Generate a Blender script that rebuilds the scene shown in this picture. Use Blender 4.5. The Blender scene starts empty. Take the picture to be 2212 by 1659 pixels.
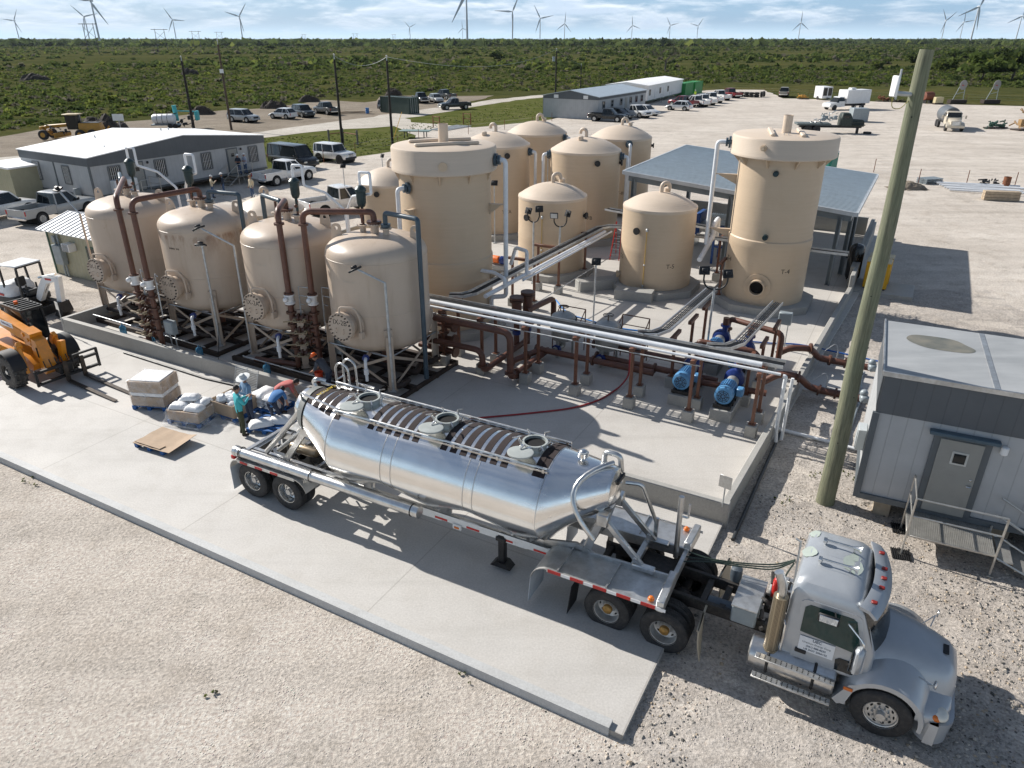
# Industrial yard with tanks, tank trailer and site offices. Built as named things, parts and sub-parts.
import bpy,math,random
import numpy as np
from mathutils import Vector,Matrix,Euler,noise
random.seed(7);np.random.seed(7)
R=math.radians;PI=math.pi
SC=bpy.context.scene;COL=SC.collection
CAM_H,FPX,HY=11.5,720.0,38.5
PITCH=math.atan((384-HY)/FPX)
GZ=-0.13
def gp(x,y,z=GZ):
 s=1024/2212
 u=(x*s-512)/FPX;v=(384-y*s)/FPX
 d=Vector((u,math.cos(PITCH)+v*math.sin(PITCH),-math.sin(PITCH)+v*math.cos(PITCH)))
 t=(z-CAM_H)/d.z
 return Vector((d.x*t,d.y*t,z))
def V(*a):return Vector(a)
FA=R(-28.8)
E1=Vector((math.cos(FA),math.sin(FA),0));E2=Vector((-math.sin(FA),math.cos(FA),0))
W0=Vector((5.53,15.5,0))
def fp(s,t,z=0):return W0-E1*s+E2*t+Vector((0,0,z))
SPLIT=dict(peeled_patches='peeled_patch',exhaust_stack='exhaust_stack',flange='flange',red_reflectors='red_reflector',white_reflectors='white_reflector',collar_gussets='collar_gusset',legs='leg',foundation_blocks='foundation_block',roof_vents='roof_vent',fender_ribs='fender_rib',straps='strap',tube_straps='tube_strap',tank_straps='tank_strap',mudguards='mudguard',cab_pillars='cab_pillar',roof_ribs='roof_rib',grille_slots='grille_slot',bars='bar',blocks='block',deck_boards='deck_board',clamps='clamp',hand_holes='hand_hole',weld_seams='weld_seam',rungs='rung',side_rails='side_rail',valve_handle='valve_handle',blind_flange='blind_flange',roof_beams='roof_beam',bolt_holes='bolt_hole',conduits='conduit',door_bars='door_bar',hydraulic_rams='hydraulic_ram',beam='beam',cables='cable',instrument_tubing='tubing',stabiliser_arm='stabiliser_arm',stair_rail='stair_rail',spokes='spoke',plates='plate',end_frames='end_frame',cradle='cradle_foot',dipper_arm='dipper_arm')
class MB:
 def __init__(s):s.v=[];s.f=[];s.m=[];s.T=Matrix.Identity(4);s.k=0
 def at(s,loc=(0,0,0),rz=0,rx=0,ry=0):
  s.T=Matrix.Translation(loc)@Matrix.Rotation(rz,4,'Z')@Matrix.Rotation(ry,4,'Y')@Matrix.Rotation(rx,4,'X');return s
 def mat(s,k):s.k=k;return s
 def add(s,vs,fs):
  n=len(s.v);T=s.T
  s.v+=[T@Vector(p)for p in vs]
  s.f+=[[i+n for i in f]for f in fs];s.m+=[s.k]*len(fs);return s
 def box(s,c,d,b=0.0):
  x,y,z=d[0]/2,d[1]/2,d[2]/2;c=Vector(c)
  if b<=0:
   vs=[c+Vector((i*x,j*y,k*z))for k in(-1,1)for j in(-1,1)for i in(-1,1)]
   return s.add(vs,[(0,2,3,1),(4,5,7,6),(0,1,5,4),(2,6,7,3),(0,4,6,2),(1,3,7,5)])
  b=min(b,x*.9,y*.9,z*.9);vs=[];ix={}
  for i in(-1,1):
   for j in(-1,1):
    for k in(-1,1):
     for a in range(3):
      p=[i*x,j*y,k*z]
      for q in range(3):
       if q!=a:p[q]-=(i,j,k)[q]*b
      ix[(i,j,k,a)]=len(vs);vs.append(c+Vector(p))
  fs=[]
  for a in range(3):
   o=[q for q in range(3)if q!=a]
   for sg in(-1,1):
    f=[]
    for(p,q)in((-1,-1),(1,-1),(1,1),(-1,1)):
     key=[0,0,0];key[a]=sg;key[o[0]]=p;key[o[1]]=q
     f.append(ix[tuple(key)+(a,)])
    if(sg>0)==(a==1):f.reverse()
    fs.append(f)
  for a in range(3):
   o=[q for q in range(3)if q!=a]
   for p in(-1,1):
    for q in(-1,1):
     k1=[0,0,0];k1[o[0]]=p;k1[o[1]]=q;k2=list(k1);k1[a]=-1;k2[a]=1
     f=[ix[tuple(k1)+(o[0],)],ix[tuple(k2)+(o[0],)],ix[tuple(k2)+(o[1],)],ix[tuple(k1)+(o[1],)]]
     if(p*q>0)!=(a==1):f.reverse()
     fs.append(f)
  for i in(-1,1):
   for j in(-1,1):
    for k in(-1,1):
     f=[ix[(i,j,k,0)],ix[(i,j,k,1)],ix[(i,j,k,2)]]
     if i*j*k<0:f.reverse()
     fs.append(f)
  return s.add(vs,fs)
 def bar(s,a,b,w,h=None,up=(0,0,1),bev=0.0):
  a,b=Vector(a),Vector(b);h=h or w;d=b-a;L=d.length;d.normalize()
  u=Vector(up)
  if abs(d.dot(u))>.98:u=Vector((1,0,0))
  y=u.cross(d).normalized();z=d.cross(y)
  M=Matrix((d,y,z)).transposed().to_4x4();M.translation=(a+b)/2
  T=s.T;s.T=T@M;s.box((0,0,0),(L,w,h),bev);s.T=T;return s
 def rings(s,rings,closed=True,cap=True):
  n=len(rings[0]);vs=[p for r in rings for p in r];fs=[]
  for i in range(len(rings)-1):
   for j in range(n if closed else n-1):
    k=(j+1)%n
    fs.append((i*n+j,i*n+k,(i+1)*n+k,(i+1)*n+j))
  if cap and closed:
   fs.append(list(range(n))[::-1]);fs.append([(len(rings)-1)*n+j for j in range(n)])
  return s.add(vs,fs)
 def tube(s,pts,r,seg=10,cap=True,bend=0.0,bs=4):
  pts=[Vector(p)for p in pts]
  if bend>0 and len(pts)>2:
   out=[pts[0]]
   for i in range(1,len(pts)-1):
    a=pts[i-1]-pts[i];b=pts[i+1]-pts[i]
    q=min(bend,a.length*.48,b.length*.48)
    p0=pts[i]+a.normalized()*q;p2=pts[i]+b.normalized()*q
    for k in range(bs+1):
     t=k/bs;out.append(p0*(1-t)**2+pts[i]*2*t*(1-t)+p2*t*t)
   out.append(pts[-1]);pts=out
  q=[pts[0]]
  for p in pts[1:]:
   if(p-q[-1]).length>1e-5:q.append(p)
  pts=q
  if len(pts)<2:return s
  rr=r if isinstance(r,(list,tuple))else[r]*len(pts)
  t0=(pts[1]-pts[0]).normalized()
  u=Vector((0,0,1))if abs(t0.z)<.9 else Vector((1,0,0))
  x=u.cross(t0).normalized();rings=[]
  for i,p in enumerate(pts):
   t=((pts[min(i+1,len(pts)-1)]-p).normalized()+(p-pts[max(i-1,0)]).normalized())
   t=t.normalized()if t.length>1e-6 else t0
   x=(x-t*x.dot(t)).normalized();y=t.cross(x)
   rings.append([p+(x*math.cos(2*PI*j/seg)+y*math.sin(2*PI*j/seg))*rr[min(i,len(rr)-1)]for j in range(seg)])
  return s.rings(rings,True,cap)
 def cyl(s,a,b,r,r2=None,seg=16,cap=True):return s.tube([a,b],[r,r if r2 is None else r2],seg,cap)
 def lathe(s,prof,seg=32,axis=None,cap=True):
  rings=[];T=s.T
  if axis=='y':s.T=T@Matrix.Rotation(-PI/2,4,'X')
  if axis=='x':s.T=T@Matrix.Rotation(PI/2,4,'Y')
  for r,z in prof:rings.append([Vector((max(r,1e-4)*math.cos(2*PI*j/seg),max(r,1e-4)*math.sin(2*PI*j/seg),z))for j in range(seg)])
  s.rings(rings,True,cap);s.T=T;return s
 def prism(s,poly,y0,y1,plane='xz'):
  n=len(poly)
  def P(a,b,c):return{'xz':(a,c,b),'xy':(a,b,c),'yz':(c,a,b)}[plane]
  vs=[P(a,b,y0)for a,b in poly]+[P(a,b,y1)for a,b in poly]
  fs=[list(range(n))[::-1],list(range(n,2*n))]+[(i,(i+1)%n,n+(i+1)%n,n+i)for i in range(n)]
  if plane=='xz':fs=[f[::-1]for f in fs]
  return s.add(vs,fs)
 def sphere(s,c,r,seg=12,rg=8):
  r=r if isinstance(r,(tuple,list,Vector))else(r,r,r);c=Vector(c)
  vs=[c+Vector((0,0,-r[2]))];
  for i in range(1,rg):
   a=-PI/2+PI*i/rg
   vs+=[c+Vector((r[0]*math.cos(a)*math.cos(2*PI*j/seg),r[1]*math.cos(a)*math.sin(2*PI*j/seg),r[2]*math.sin(a)))for j in range(seg)]
  vs.append(c+Vector((0,0,r[2])));fs=[]
  for j in range(seg):
   fs.append((0,1+(j+1)%seg,1+j))
   for i in range(rg-2):
    a=1+i*seg;fs.append((a+j,a+(j+1)%seg,a+seg+(j+1)%seg,a+seg+j))
   a=1+(rg-2)*seg;fs.append((a+j,a+(j+1)%seg,len(vs)-1))
  return s.add(vs,fs)
 def quad(s,*p):return s.add(p,[list(range(len(p)))])
 def pieces(s):
  p=list(range(len(s.v)))
  def root(i):
   while p[i]!=i:p[i]=p[p[i]];i=p[i]
   return i
  for f in s.f:
   a=root(f[0])
   for i in f[1:]:p[root(i)]=a
  g={}
  for f,m in zip(s.f,s.m):g.setdefault(root(f[0]),[]).append((f,m))
  out=[]
  for fs in g.values():
   b=MB();ix={}
   for f,m in fs:
    for i in f:
     if i not in ix:ix[i]=len(b.v);b.v.append(s.v[i])
    b.f.append([ix[i]for i in f]);b.m.append(m)
   out.append(b)
  return out
 def build(s,name,mats,parent=None,ang=38,smooth=True):
  if not isinstance(mats,(list,tuple)):mats=[mats]
  if parent is not None and name in SPLIT:
   q=s.pieces();nm=SPLIT[name]
   if 1<len(q)<=60:return[b._build(nm,mats,parent,ang,smooth)for b in q][0]
  return s._build(name,mats,parent,ang,smooth)
 def _build(s,name,mats,parent,ang,smooth):
  org=Vector((0,0,0));vs=s.v
  if parent is None and vs:
   xs=[p.x for p in vs];ys=[p.y for p in vs];zs=[p.z for p in vs]
   org=Vector(((min(xs)+max(xs))/2,(min(ys)+max(ys))/2,min(zs)));vs=[p-org for p in vs]
  me=bpy.data.meshes.new(name);me.from_pydata([tuple(p)for p in vs],[],s.f)
  for m in mats:me.materials.append(m)
  if len(mats)>1:me.polygons.foreach_set('material_index',s.m)
  if smooth:
   me.polygons.foreach_set('use_smooth',[True]*len(me.polygons));me.set_sharp_from_angle(angle=R(ang))
  me.update();o=bpy.data.objects.new(name,me);COL.objects.link(o);o.location=org
  if parent is not None:o.parent=parent
  return o
def tag(o,label=None,cat=None,group=None,kind=None):
 if label:o['label']=label
 if cat:o['category']=cat
 if group:o['group']=group
 if kind:o['kind']=kind
 return o
def thing(name,label,cat,loc=(0,0,0),rz=0,group=None):
 o=bpy.data.objects.new(name,None);COL.objects.link(o);o.location=loc;o.rotation_euler=(0,0,rz);o.empty_display_size=.2
 return tag(o,label,cat,group)
def copy_thing(src,loc,rz=None,label=None,group=None,scale=None):
 def rec(o,par):
  c=o.copy();COL.objects.link(c);c.parent=par
  if par is not None:c.matrix_parent_inverse=Matrix.Identity(4)
  for ch in kids.get(o.name,()):rec(ch,c)
  return c
 kids={}
 for q in COL.objects:
  if q.parent:kids.setdefault(q.parent.name,[]).append(q)
 c=rec(src,None);c.location=loc
 if rz is not None:c.rotation_euler=(0,0,rz)
 if scale is not None:c.scale=scale
 if label:c['label']=label
 if group:c['group']=group
 return c
def text_part(name,body,size,mat,parent,M4,extrude=.002,bold=False):
 cu=bpy.data.curves.new(name,'FONT');cu.body=body;cu.size=size;cu.extrude=extrude;cu.align_x='CENTER';cu.align_y='CENTER';cu.resolution_u=3
 if bold:cu.offset=size*.02
 t=bpy.data.objects.new(name,cu);COL.objects.link(t)
 me=bpy.data.meshes.new_from_object(t.evaluated_get(bpy.context.evaluated_depsgraph_get()));bpy.data.objects.remove(t)
 me.transform(M4);me.materials.clear();me.materials.append(mat);me.name=name
 o=bpy.data.objects.new(name,me);COL.objects.link(o)
 if parent is not None:o.parent=parent
 return o
def frame(o,x,y,z):
 M_=Matrix((Vector(x).normalized(),Vector(y).normalized(),Vector(z).normalized())).transposed().to_4x4();M_.translation=Vector(o);return M_
class NT:
 def __init__(s,name):
  s.m=bpy.data.materials.new(name);s.m.use_nodes=True;s.t=s.m.node_tree;s.b=s.t.nodes['Principled BSDF']
  s.tc=s.n('ShaderNodeTexCoord');s.geo=s.n('ShaderNodeNewGeometry')
 def n(s,k,**kw):
  q=s.t.nodes.new(k)
  for a,b in kw.items():setattr(q,a,b)
  return q
 def l(s,a,b):s.t.links.new(a,b)
 def noise(s,scale,det=4,rough=.55,vec=None,stretch=None,world=True):
  n=s.n('ShaderNodeTexNoise');n.inputs['Scale'].default_value=scale;n.inputs['Detail'].default_value=det;n.inputs['Roughness'].default_value=rough
  v=vec or(s.geo.outputs['Position']if world else s.tc.outputs['Object'])
  if stretch:
   mp=s.n('ShaderNodeMapping');mp.inputs['Scale'].default_value=stretch;s.l(v,mp.inputs[0]);v=mp.outputs[0]
  s.l(v,n.inputs['Vector']);return n.outputs['Fac']
 def ramp(s,f,stops):
  r=s.n('ShaderNodeValToRGB');e=r.color_ramp.elements
  while len(e)<len(stops):e.new(.5)
  for i,(p,c)in enumerate(stops):
   e[i].position=p;e[i].color=(c if isinstance(c,tuple)else(c,c,c))+(1,)
  s.l(f,r.inputs[0]);return r.outputs[0]
 def mix(s,f,a,b,mode='MIX'):
  m=s.n('ShaderNodeMix',data_type='RGBA',blend_type=mode)
  for sock,val in((m.inputs[0],f),(m.inputs[6],a),(m.inputs[7],b)):
   if hasattr(val,'is_linked'):s.l(val,sock)
   elif isinstance(val,tuple):sock.default_value=val+(1,)
   else:sock.default_value=val if sock==m.inputs[0]else(val,val,val,1)
  return m.outputs[2]
 def math(s,op,a,b=0.0,clamp=False):
  m=s.n('ShaderNodeMath',operation=op,use_clamp=clamp)
  for i,val in enumerate((a,b)):
   if hasattr(val,'is_linked'):s.l(val,m.inputs[i])
   else:m.inputs[i].default_value=val
  return m.outputs[0]
 def bump(s,h,dist=.02,st=1.0,prev=None):
  b=s.n('ShaderNodeBump');b.inputs['Distance'].default_value=dist;b.inputs['Strength'].default_value=st;s.l(h,b.inputs['Height'])
  if prev is not None:s.l(prev,b.inputs['Normal'])
  return b.outputs[0]
 def out(s,col=None,rough=None,normal=None,metal=None):
  for v,k in((col,'Base Color'),(rough,'Roughness'),(normal,'Normal'),(metal,'Metallic')):
   if v is None:continue
   if hasattr(v,'is_linked'):s.l(v,s.b.inputs[k])
   else:s.b.inputs[k].default_value=v+(1,)if isinstance(v,tuple)else v
  return s.m
_MC={}
def mat(name,col,rough=.5,metal=0.,var=.12,sc=2.0,bump=0.,bsc=40.,coat=0.,world=True,alpha=1,trans=0.,rv=.1,dirt=0.,dcol=(.25,.2,.14)):
 if name in _MC:return _MC[name]
 q=NT(name);c=tuple(col)
 f=q.noise(sc,5,.6,world=world)
 lo=tuple(x*(1-var)for x in c);hi=tuple(min(1,x*(1+var))for x in c)
 colr=q.ramp(f,[(.3,lo),(.7,hi)])
 if dirt>0:
  g=q.noise(sc*2.3+.7,6,.7,world=world)
  colr=q.mix(q.math('MULTIPLY',q.ramp(g,[(.48,0.),(.72,1.)]),dirt),colr,dcol)
 rr=q.math('ADD',q.math('MULTIPLY',q.math('SUBTRACT',q.noise(sc*3,3,world=world),.5),rv*2),rough,True)
 nm=q.bump(q.noise(bsc,4,world=world),bump)if bump else None
 q.out(colr,rr,nm,metal)
 if coat:q.b.inputs['Coat Weight'].default_value=coat;q.b.inputs['Coat Roughness'].default_value=.08
 if trans:q.b.inputs['Transmission Weight'].default_value=trans;q.b.inputs['IOR'].default_value=1.3
 if alpha<1:q.b.inputs['Alpha'].default_value=alpha
 _MC[name]=q.m;return q.m
def concrete(name,base,joints=None):
 q=NT(name)
 big=q.noise(.22,6,.6);mid=q.noise(1.3,6,.65);fine=q.noise(22,4,.7);tr=q.noise(.35,4,.55,stretch=(1,1,1))
 c=q.ramp(big,[(.3,tuple(x*.86 for x in base)),(.5,base),(.72,tuple(min(1,x*1.1)for x in base))])
 c=q.mix(q.math('MULTIPLY',q.ramp(mid,[(.5,0.),(.8,1.)]),.35),c,(base[0]*.72,base[1]*.69,base[2]*.64))
 c=q.mix(.25,c,q.ramp(fine,[(.3,.25),(.7,.8)]),'OVERLAY')
 mp=q.n('ShaderNodeMapping');mp.inputs['Rotation'].default_value=(0,0,-FA);mp.inputs['Scale'].default_value=(.12,1.4,1)
 mp.vector_type='POINT';q.l(q.geo.outputs['Position'],mp.inputs[0])
 trk=q.noise(1.1,5,.6,vec=mp.outputs[0])
 c=q.mix(q.math('MULTIPLY',q.ramp(trk,[(.52,0.),(.7,1.)]),.28),c,(base[0]*.7,base[1]*.69,base[2]*.67))
 if joints:
  sx=q.n('ShaderNodeSeparateXYZ');m2=q.n('ShaderNodeMapping');m2.vector_type='TEXTURE'
  m2.inputs['Location'].default_value=W0;m2.inputs['Rotation'].default_value=(0,0,FA);q.l(q.geo.outputs['Position'],m2.inputs[0]);q.l(m2.outputs[0],sx.inputs[0])
  for ax,per in((0,joints[0]),(1,joints[1])):
   fr=q.math('ABSOLUTE',q.math('SUBTRACT',q.math('FRACT',q.math('ADD',q.math('DIVIDE',sx.outputs[ax],per),.5)),.5))
   ln=q.ramp(fr,[(0.,1.),(.022/per,0.)])
   c=q.mix(q.math('MULTIPLY',ln,.55),c,(base[0]*.45,base[1]*.43,base[2]*.4))
 nm=q.bump(fine,.004,.6,q.bump(mid,.006,.4))
 return q.out(c,q.math('ADD',q.math('MULTIPLY',mid,.25),.55),nm)
M_pad=concrete('pad concrete',(.50,.48,.45),(6.1,3.65))
M_floor=concrete('containment concrete',(.50,.475,.44),(5.2,4.6))
M_wallc=concrete('formed wall concrete',(.36,.35,.325))
M_pier=concrete('pier concrete',(.36,.355,.335))
M_kerb=concrete('kerb concrete',(.47,.475,.47))
def frp(name,base):
 q=NT(name);sx=q.n('ShaderNodeSeparateXYZ');q.l(q.geo.outputs['Position'],sx.inputs[0])
 band=q.noise(1.0,5,.6,stretch=(.35,.35,9));blot=q.noise(.9,5,.6);fine=q.noise(30,3)
 c=q.ramp(band,[(.3,tuple(x*.965 for x in base)),(.7,tuple(min(1,x*1.03)for x in base))])
 c=q.mix(q.math('MULTIPLY',q.ramp(blot,[(.5,0.),(.8,1.)]),.3),c,(base[0]*.82,base[1]*.76,base[2]*.66))
 wv=q.math('SINE',q.math('MULTIPLY',sx.outputs[2],95.))
 nm=q.bump(q.math('ADD',q.math('MULTIPLY',wv,.3),fine),.006,.35,q.bump(q.noise(.8,3),.05,.3))
 return q.out(c,.5,nm)
M_frp=frp('tan fibreglass',(.56,.435,.305))
M_frpd=frp('tan fibreglass lid',(.60,.495,.39))
q=NT('vessel paint');g=q.noise(.7,5,.6)
st=q.noise(1.2,6,.65,stretch=(2.2,2.2,.32));blot=q.noise(2.4,6,.7)
c=q.ramp(g,[(.3,(.50,.40,.31)),(.7,(.56,.455,.36))])
c=q.mix(q.math('MULTIPLY',q.ramp(st,[(.54,0.),(.75,1.)]),.38),c,(.33,.24,.155))
c=q.mix(q.math('MULTIPLY',q.ramp(blot,[(.66,0.),(.76,1.)]),.55),c,(.28,.15,.07))
M_vessel=q.out(c,q.math('ADD',q.math('MULTIPLY',g,.25),.28),q.bump(q.noise(1.6,3),.015,.35))
_vm=M_vessel.node_tree;M_vesselr=M_vessel.copy();M_vesselr.name='rust streaked vessel paint';_t=M_vesselr.node_tree;_b=_t.nodes['Principled BSDF'];_src=_b.inputs['Base Color'].links[0].from_socket
q=NT.__new__(NT);q.m=M_vesselr;q.t=_t;q.b=_b;q.tc=q.n('ShaderNodeTexCoord');q.geo=q.n('ShaderNodeNewGeometry');sx=q.n('ShaderNodeSeparateXYZ');q.l(q.tc.outputs['Object'],sx.inputs[0])
bd=q.math('MULTIPLY',q.ramp(q.math('DIVIDE',sx.outputs[2],6.),[(.60,0.),(.735,.55),(.765,1.),(.785,0.)]),q.ramp(q.noise(2.2,6,.75,world=False,stretch=(1,1,.3)),[(.46,0.),(.6,1.)]));q.out(q.mix(q.math('MULTIPLY',bd,.8),_src,(.22,.10,.045)))
def brown(name,base,rust):
 q=NT(name);g=q.noise(3.2,6,.65);c=q.ramp(g,[(.3,tuple(x*.75 for x in base)),(.7,tuple(x*1.25 for x in base))])
 c=q.mix(q.math('MULTIPLY',q.ramp(q.noise(6,5,.7),[(.55,0.),(.75,1.)]),rust),c,(.26,.12,.06))
 return q.out(c,q.math('ADD',q.math('MULTIPLY',g,.2),.36),q.bump(q.noise(35,3),.002))
M_brown=brown('brown primed pipe',(.125,.052,.034),.3)
M_rack=brown('brown primed steel',(.15,.062,.036),.3)
M_flange=brown('flange brown',(.10,.045,.03),.5)
q=NT('polished aluminium')
st=q.noise(2.0,5,.6,stretch=(1,1,1));hb=q.noise(1.0,4,.6,world=False,stretch=(.25,9,9))
q.out(q.ramp(st,[(.25,(.80,.79,.77)),(.75,(.90,.89,.87))]),q.math('ADD',q.math('MULTIPLY',q.math('POWER',hb,1.5),.34),.08),q.bump(q.noise(.9,2,world=False),.02,.18,q.bump(q.noise(90,2,world=False,stretch=(.2,1,1)),.0006,.4)),1.0);M_alu=q.m
M_alud=mat('brushed aluminium',(.62,.62,.61),.32,1.,.15,3,.002,30,dirt=.35,dcol=(.3,.28,.25))
M_aluw=mat('dull aluminium plate',(.56,.56,.55),.42,.85,.2,2.5,.002,40,dirt=.4,dcol=(.28,.25,.2))
M_galv=mat('galvanised steel',(.50,.52,.53),.55,.8,.2,6,.001,60)
M_chrome=mat('chrome wheel',(.72,.71,.69),.24,1.,.12,5)
M_wheelw=mat('painted wheel',(.55,.55,.54),.38,.7,.15,6,dirt=.35)
M_tyre=mat('tyre rubber',(.022,.022,.023),.75,0,.25,4,.004,50,dirt=.5,dcol=(.09,.08,.07))
M_tyred=mat('dusty tyre rubber',(.06,.055,.05),.85,0,.3,4,.006,40,dirt=.75,dcol=(.2,.175,.145))
M_hub=mat('oily hub',(.34,.19,.05),.4,.4,.3,12)
M_blk=mat('black steel',(.02,.02,.021),.5,.2,.3,6,.001,60,dirt=.3,dcol=(.08,.07,.06))
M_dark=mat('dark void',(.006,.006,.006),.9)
M_frame=mat('dusty chassis',(.035,.032,.03),.6,.2,.3,5,dirt=.55,dcol=(.12,.1,.08))
M_skid=mat('skid steel',(.045,.032,.026),.6,.2,.3,4,dirt=.4,dcol=(.1,.06,.04))
M_pvc=mat('white pvc',(.74,.76,.78),.32,0,.06,3,dirt=.12)
M_pvcg=mat('grey blue pvc',(.045,.075,.10),.38,0,.15,3)
M_airv=mat('green black valve',(.012,.035,.04),.4,.1,.2,5)
M_tray=mat('galvanised tray',(.60,.62,.63),.38,.75,.15,4)
M_cable=mat('black cable',(.015,.017,.02),.5)
M_white=mat('white paint',(.78,.78,.77),.4,0,.06,2,dirt=.15,dcol=(.4,.37,.32))
M_wroof=mat('white membrane',(.86,.86,.85),.5,0,.05,.6,dirt=.15,dcol=(.55,.53,.5))
M_black=mat('matt black',(.014,.014,.015),.55)
M_glassd=mat('dark glass',(.012,.016,.018),.06,0,.1,1,rv=0.02)
M_glasst=mat('tinted cab glass',(.02,.05,.045),.05,0,.2,1.5,rv=.02)
M_red=mat('red lens',(.45,.012,.01),.25)
M_redp=mat('red paint',(.45,.02,.015),.4)
M_amber=mat('amber lens',(.65,.16,.02),.25)
M_lamp=mat('clear lamp',(.70,.68,.60),.15,0,.1,8)
M_orange=mat('orange machine paint',(.74,.27,.014),.35,0,.1,2,coat=.3,dirt=.3,dcol=(.25,.13,.05))
M_yellow=mat('yellow machine paint',(.50,.25,.03),.45,0,.12,2,dirt=.4,dcol=(.2,.13,.06))
M_yel=mat('yellow cabinet',(.72,.38,.01),.4,0,.06,2)
M_bluem=mat('blue motor paint',(.09,.26,.48),.4,0,.15,5)
M_blued=mat('dark blue pump paint',(.010,.032,.17),.35,0,.15,5)
M_pall=mat('blue pallet',(.015,.10,.30),.55,0,.15,6)
M_card=mat('cardboard',(.42,.31,.215),.8,0,.1,3,.003,30)
M_bag=mat('white poly sack',(.80,.80,.80),.45,0,.05,5,.02,9)
M_steel=mat('stainless filter',(.42,.42,.40),.4,.5,.12,4,dirt=.3)
M_boxg=mat('grey enclosure',(.27,.31,.33),.45,.1,.1,4)
M_hose=mat('red hose',(.30,.025,.03),.5)
M_hoseb=mat('blue hose',(.03,.22,.60),.4)
M_ladder=mat('red ladder',(.50,.03,.02),.4)
M_jug=mat('blue water jug',(.10,.30,.48),.12,0,.15,6,trans=.45)
M_teal=mat('teal paint',(.06,.34,.36),.4,0,.1,4)
M_rust=mat('rusty steel',(.20,.075,.035),.75,.1,.35,4,.003,40)
M_wood=mat('weathered lumber',(.42,.33,.23),.8,0,.2,5,.003,40)
M_skinA=mat('skin',(.34,.18,.12),.55,0,.08,9)
M_skinB=mat('tan skin',(.26,.13,.085),.55,0,.08,9)
M_hair=mat('dark hair',(.015,.011,.009),.65)
M_jean=mat('dark denim',(.022,.032,.06),.8,0,.25,9)
M_jeanb=mat('blue denim',(.06,.10,.19),.8,0,.25,9)
M_olive=mat('olive trousers',(.045,.05,.025),.85,0,.25,9)
M_tealsh=mat('teal shirt',(.05,.42,.46),.75,0,.12,9)
M_bluesh=mat('blue shirt',(.17,.28,.42),.8,0,.15,9)
M_redsh=mat('coral shirt',(.46,.12,.11),.8,0,.12,9)
M_greysh=mat('grey tshirt',(.07,.08,.10),.8,0,.15,9)
M_whitesh=mat('pale shirt',(.45,.50,.62),.8,0,.1,9)
M_cream=mat('cream shirt',(.62,.52,.36),.8,0,.1,9)
M_navy=mat('navy shirt',(.02,.03,.05),.8,0,.2,9)
M_boot=mat('work boots',(.03,.02,.015),.7)
M_hat=mat('pale hat',(.58,.60,.60),.75,0,.06,9)
M_hard=mat('orange hard hat',(.80,.12,.01),.35)
M_hardw=mat('white hard hat',(.82,.82,.80),.35)
q=NT('stretch wrap');cr=q.noise(4,5,.65);q.out((.86,.86,.86),.2,q.bump(cr,.02,.6));q.b.inputs['Alpha'].default_value=.42;q.l(q.ramp(cr,[(.4,.04),(.7,.38)]),q.b.inputs['Alpha']);M_wrap=q.m
q=NT('treated pine pole');gr=q.noise(3.0,7,.7,world=False,stretch=(9,9,.5));bl=q.noise(1.1,5,.6,world=False,stretch=(1.5,1.5,.5))
c=q.ramp(gr,[(.28,(.075,.075,.045)),(.5,(.17,.175,.115)),(.72,(.27,.26,.17))]);c=q.mix(q.math('MULTIPLY',q.ramp(bl,[(.45,0.),(.7,1.)]),.5),c,(.15,.185,.115))
M_pole=q.out(c,.85,q.bump(gr,.02,.8))
M_pold=mat('black creosote pole',(.022,.019,.016),.85,0,.3,3,.01,20)
M_polb=mat('brown creosote pole',(.09,.062,.045),.85,0,.3,3,.01,20)
def ribbed(name,col,per,axis,rough=.4,metal=.5,depth=.02,world=False,sharp=.6,var=.08):
 q=NT(name);sx=q.n('ShaderNodeSeparateXYZ');q.l(q.geo.outputs['Position']if world else q.tc.outputs['Object'],sx.inputs[0])
 fr=q.math('ABSOLUTE',q.math('SUBTRACT',q.math('FRACT',q.math('DIVIDE',sx.outputs[axis],per)),.5))
 h=q.ramp(fr,[(max(0.,.5-sharp*.5),0.),(min(1.,.5-sharp*.5+.1),1.)])
 g=q.noise(1.4,5,.6,world=False);c=q.ramp(g,[(.3,tuple(x*(1-var)for x in col)),(.7,tuple(min(1,x*(1+var))for x in col))])
 if sharp<.2:c=q.mix(q.math('MULTIPLY',h,.75),c,tuple(x*.45 for x in col))
 return q.out(c,rough,q.bump(h,depth,.9),metal)
M_shed=ribbed('beige ribbed cladding',(.38,.36,.25),.3,0,.5,.1,.03)
M_canopy=ribbed('galvalume roof sheet',(.50,.56,.60),.3,1,.38,.35,.03)
M_sidew=ribbed('light grey panel',(.40,.41,.415),.36,0,.6,0,.01,sharp=.1)
M_sided=ribbed('charcoal panel',(.095,.105,.115),.36,0,.6,0,.01,sharp=.1)
M_sidey=ribbed('light grey panel end',(.40,.41,.415),.36,1,.6,0,.01,sharp=.1)
M_sideyd=ribbed('charcoal panel end',(.095,.105,.115),.36,1,.6,0,.01,sharp=.1)
M_contg=ribbed('green container steel',(.03,.27,.06),.28,0,.5,0,.05,sharp=.5)
M_contd=ribbed('dark green container steel',(.022,.045,.035),.28,0,.5,0,.05,sharp=.5)
M_trim=mat('charcoal trim',(.10,.115,.125),.5,0,.08,3)
M_trimd=mat('grey door',(.27,.27,.25),.5,0,.06,3)
q=NT('grey roof membrane');g=q.noise(.5,6,.6);s2=q.noise(1.6,5,.6,stretch=(.3,1.6,1))
c=q.ramp(g,[(.3,(.27,.28,.285)),(.7,(.36,.37,.375))]);c=q.mix(q.math('MULTIPLY',q.ramp(s2,[(.45,0.),(.7,1.)]),.4),c,(.46,.47,.47));M_groof=q.out(c,.5,q.bump(s2,.004))
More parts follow.
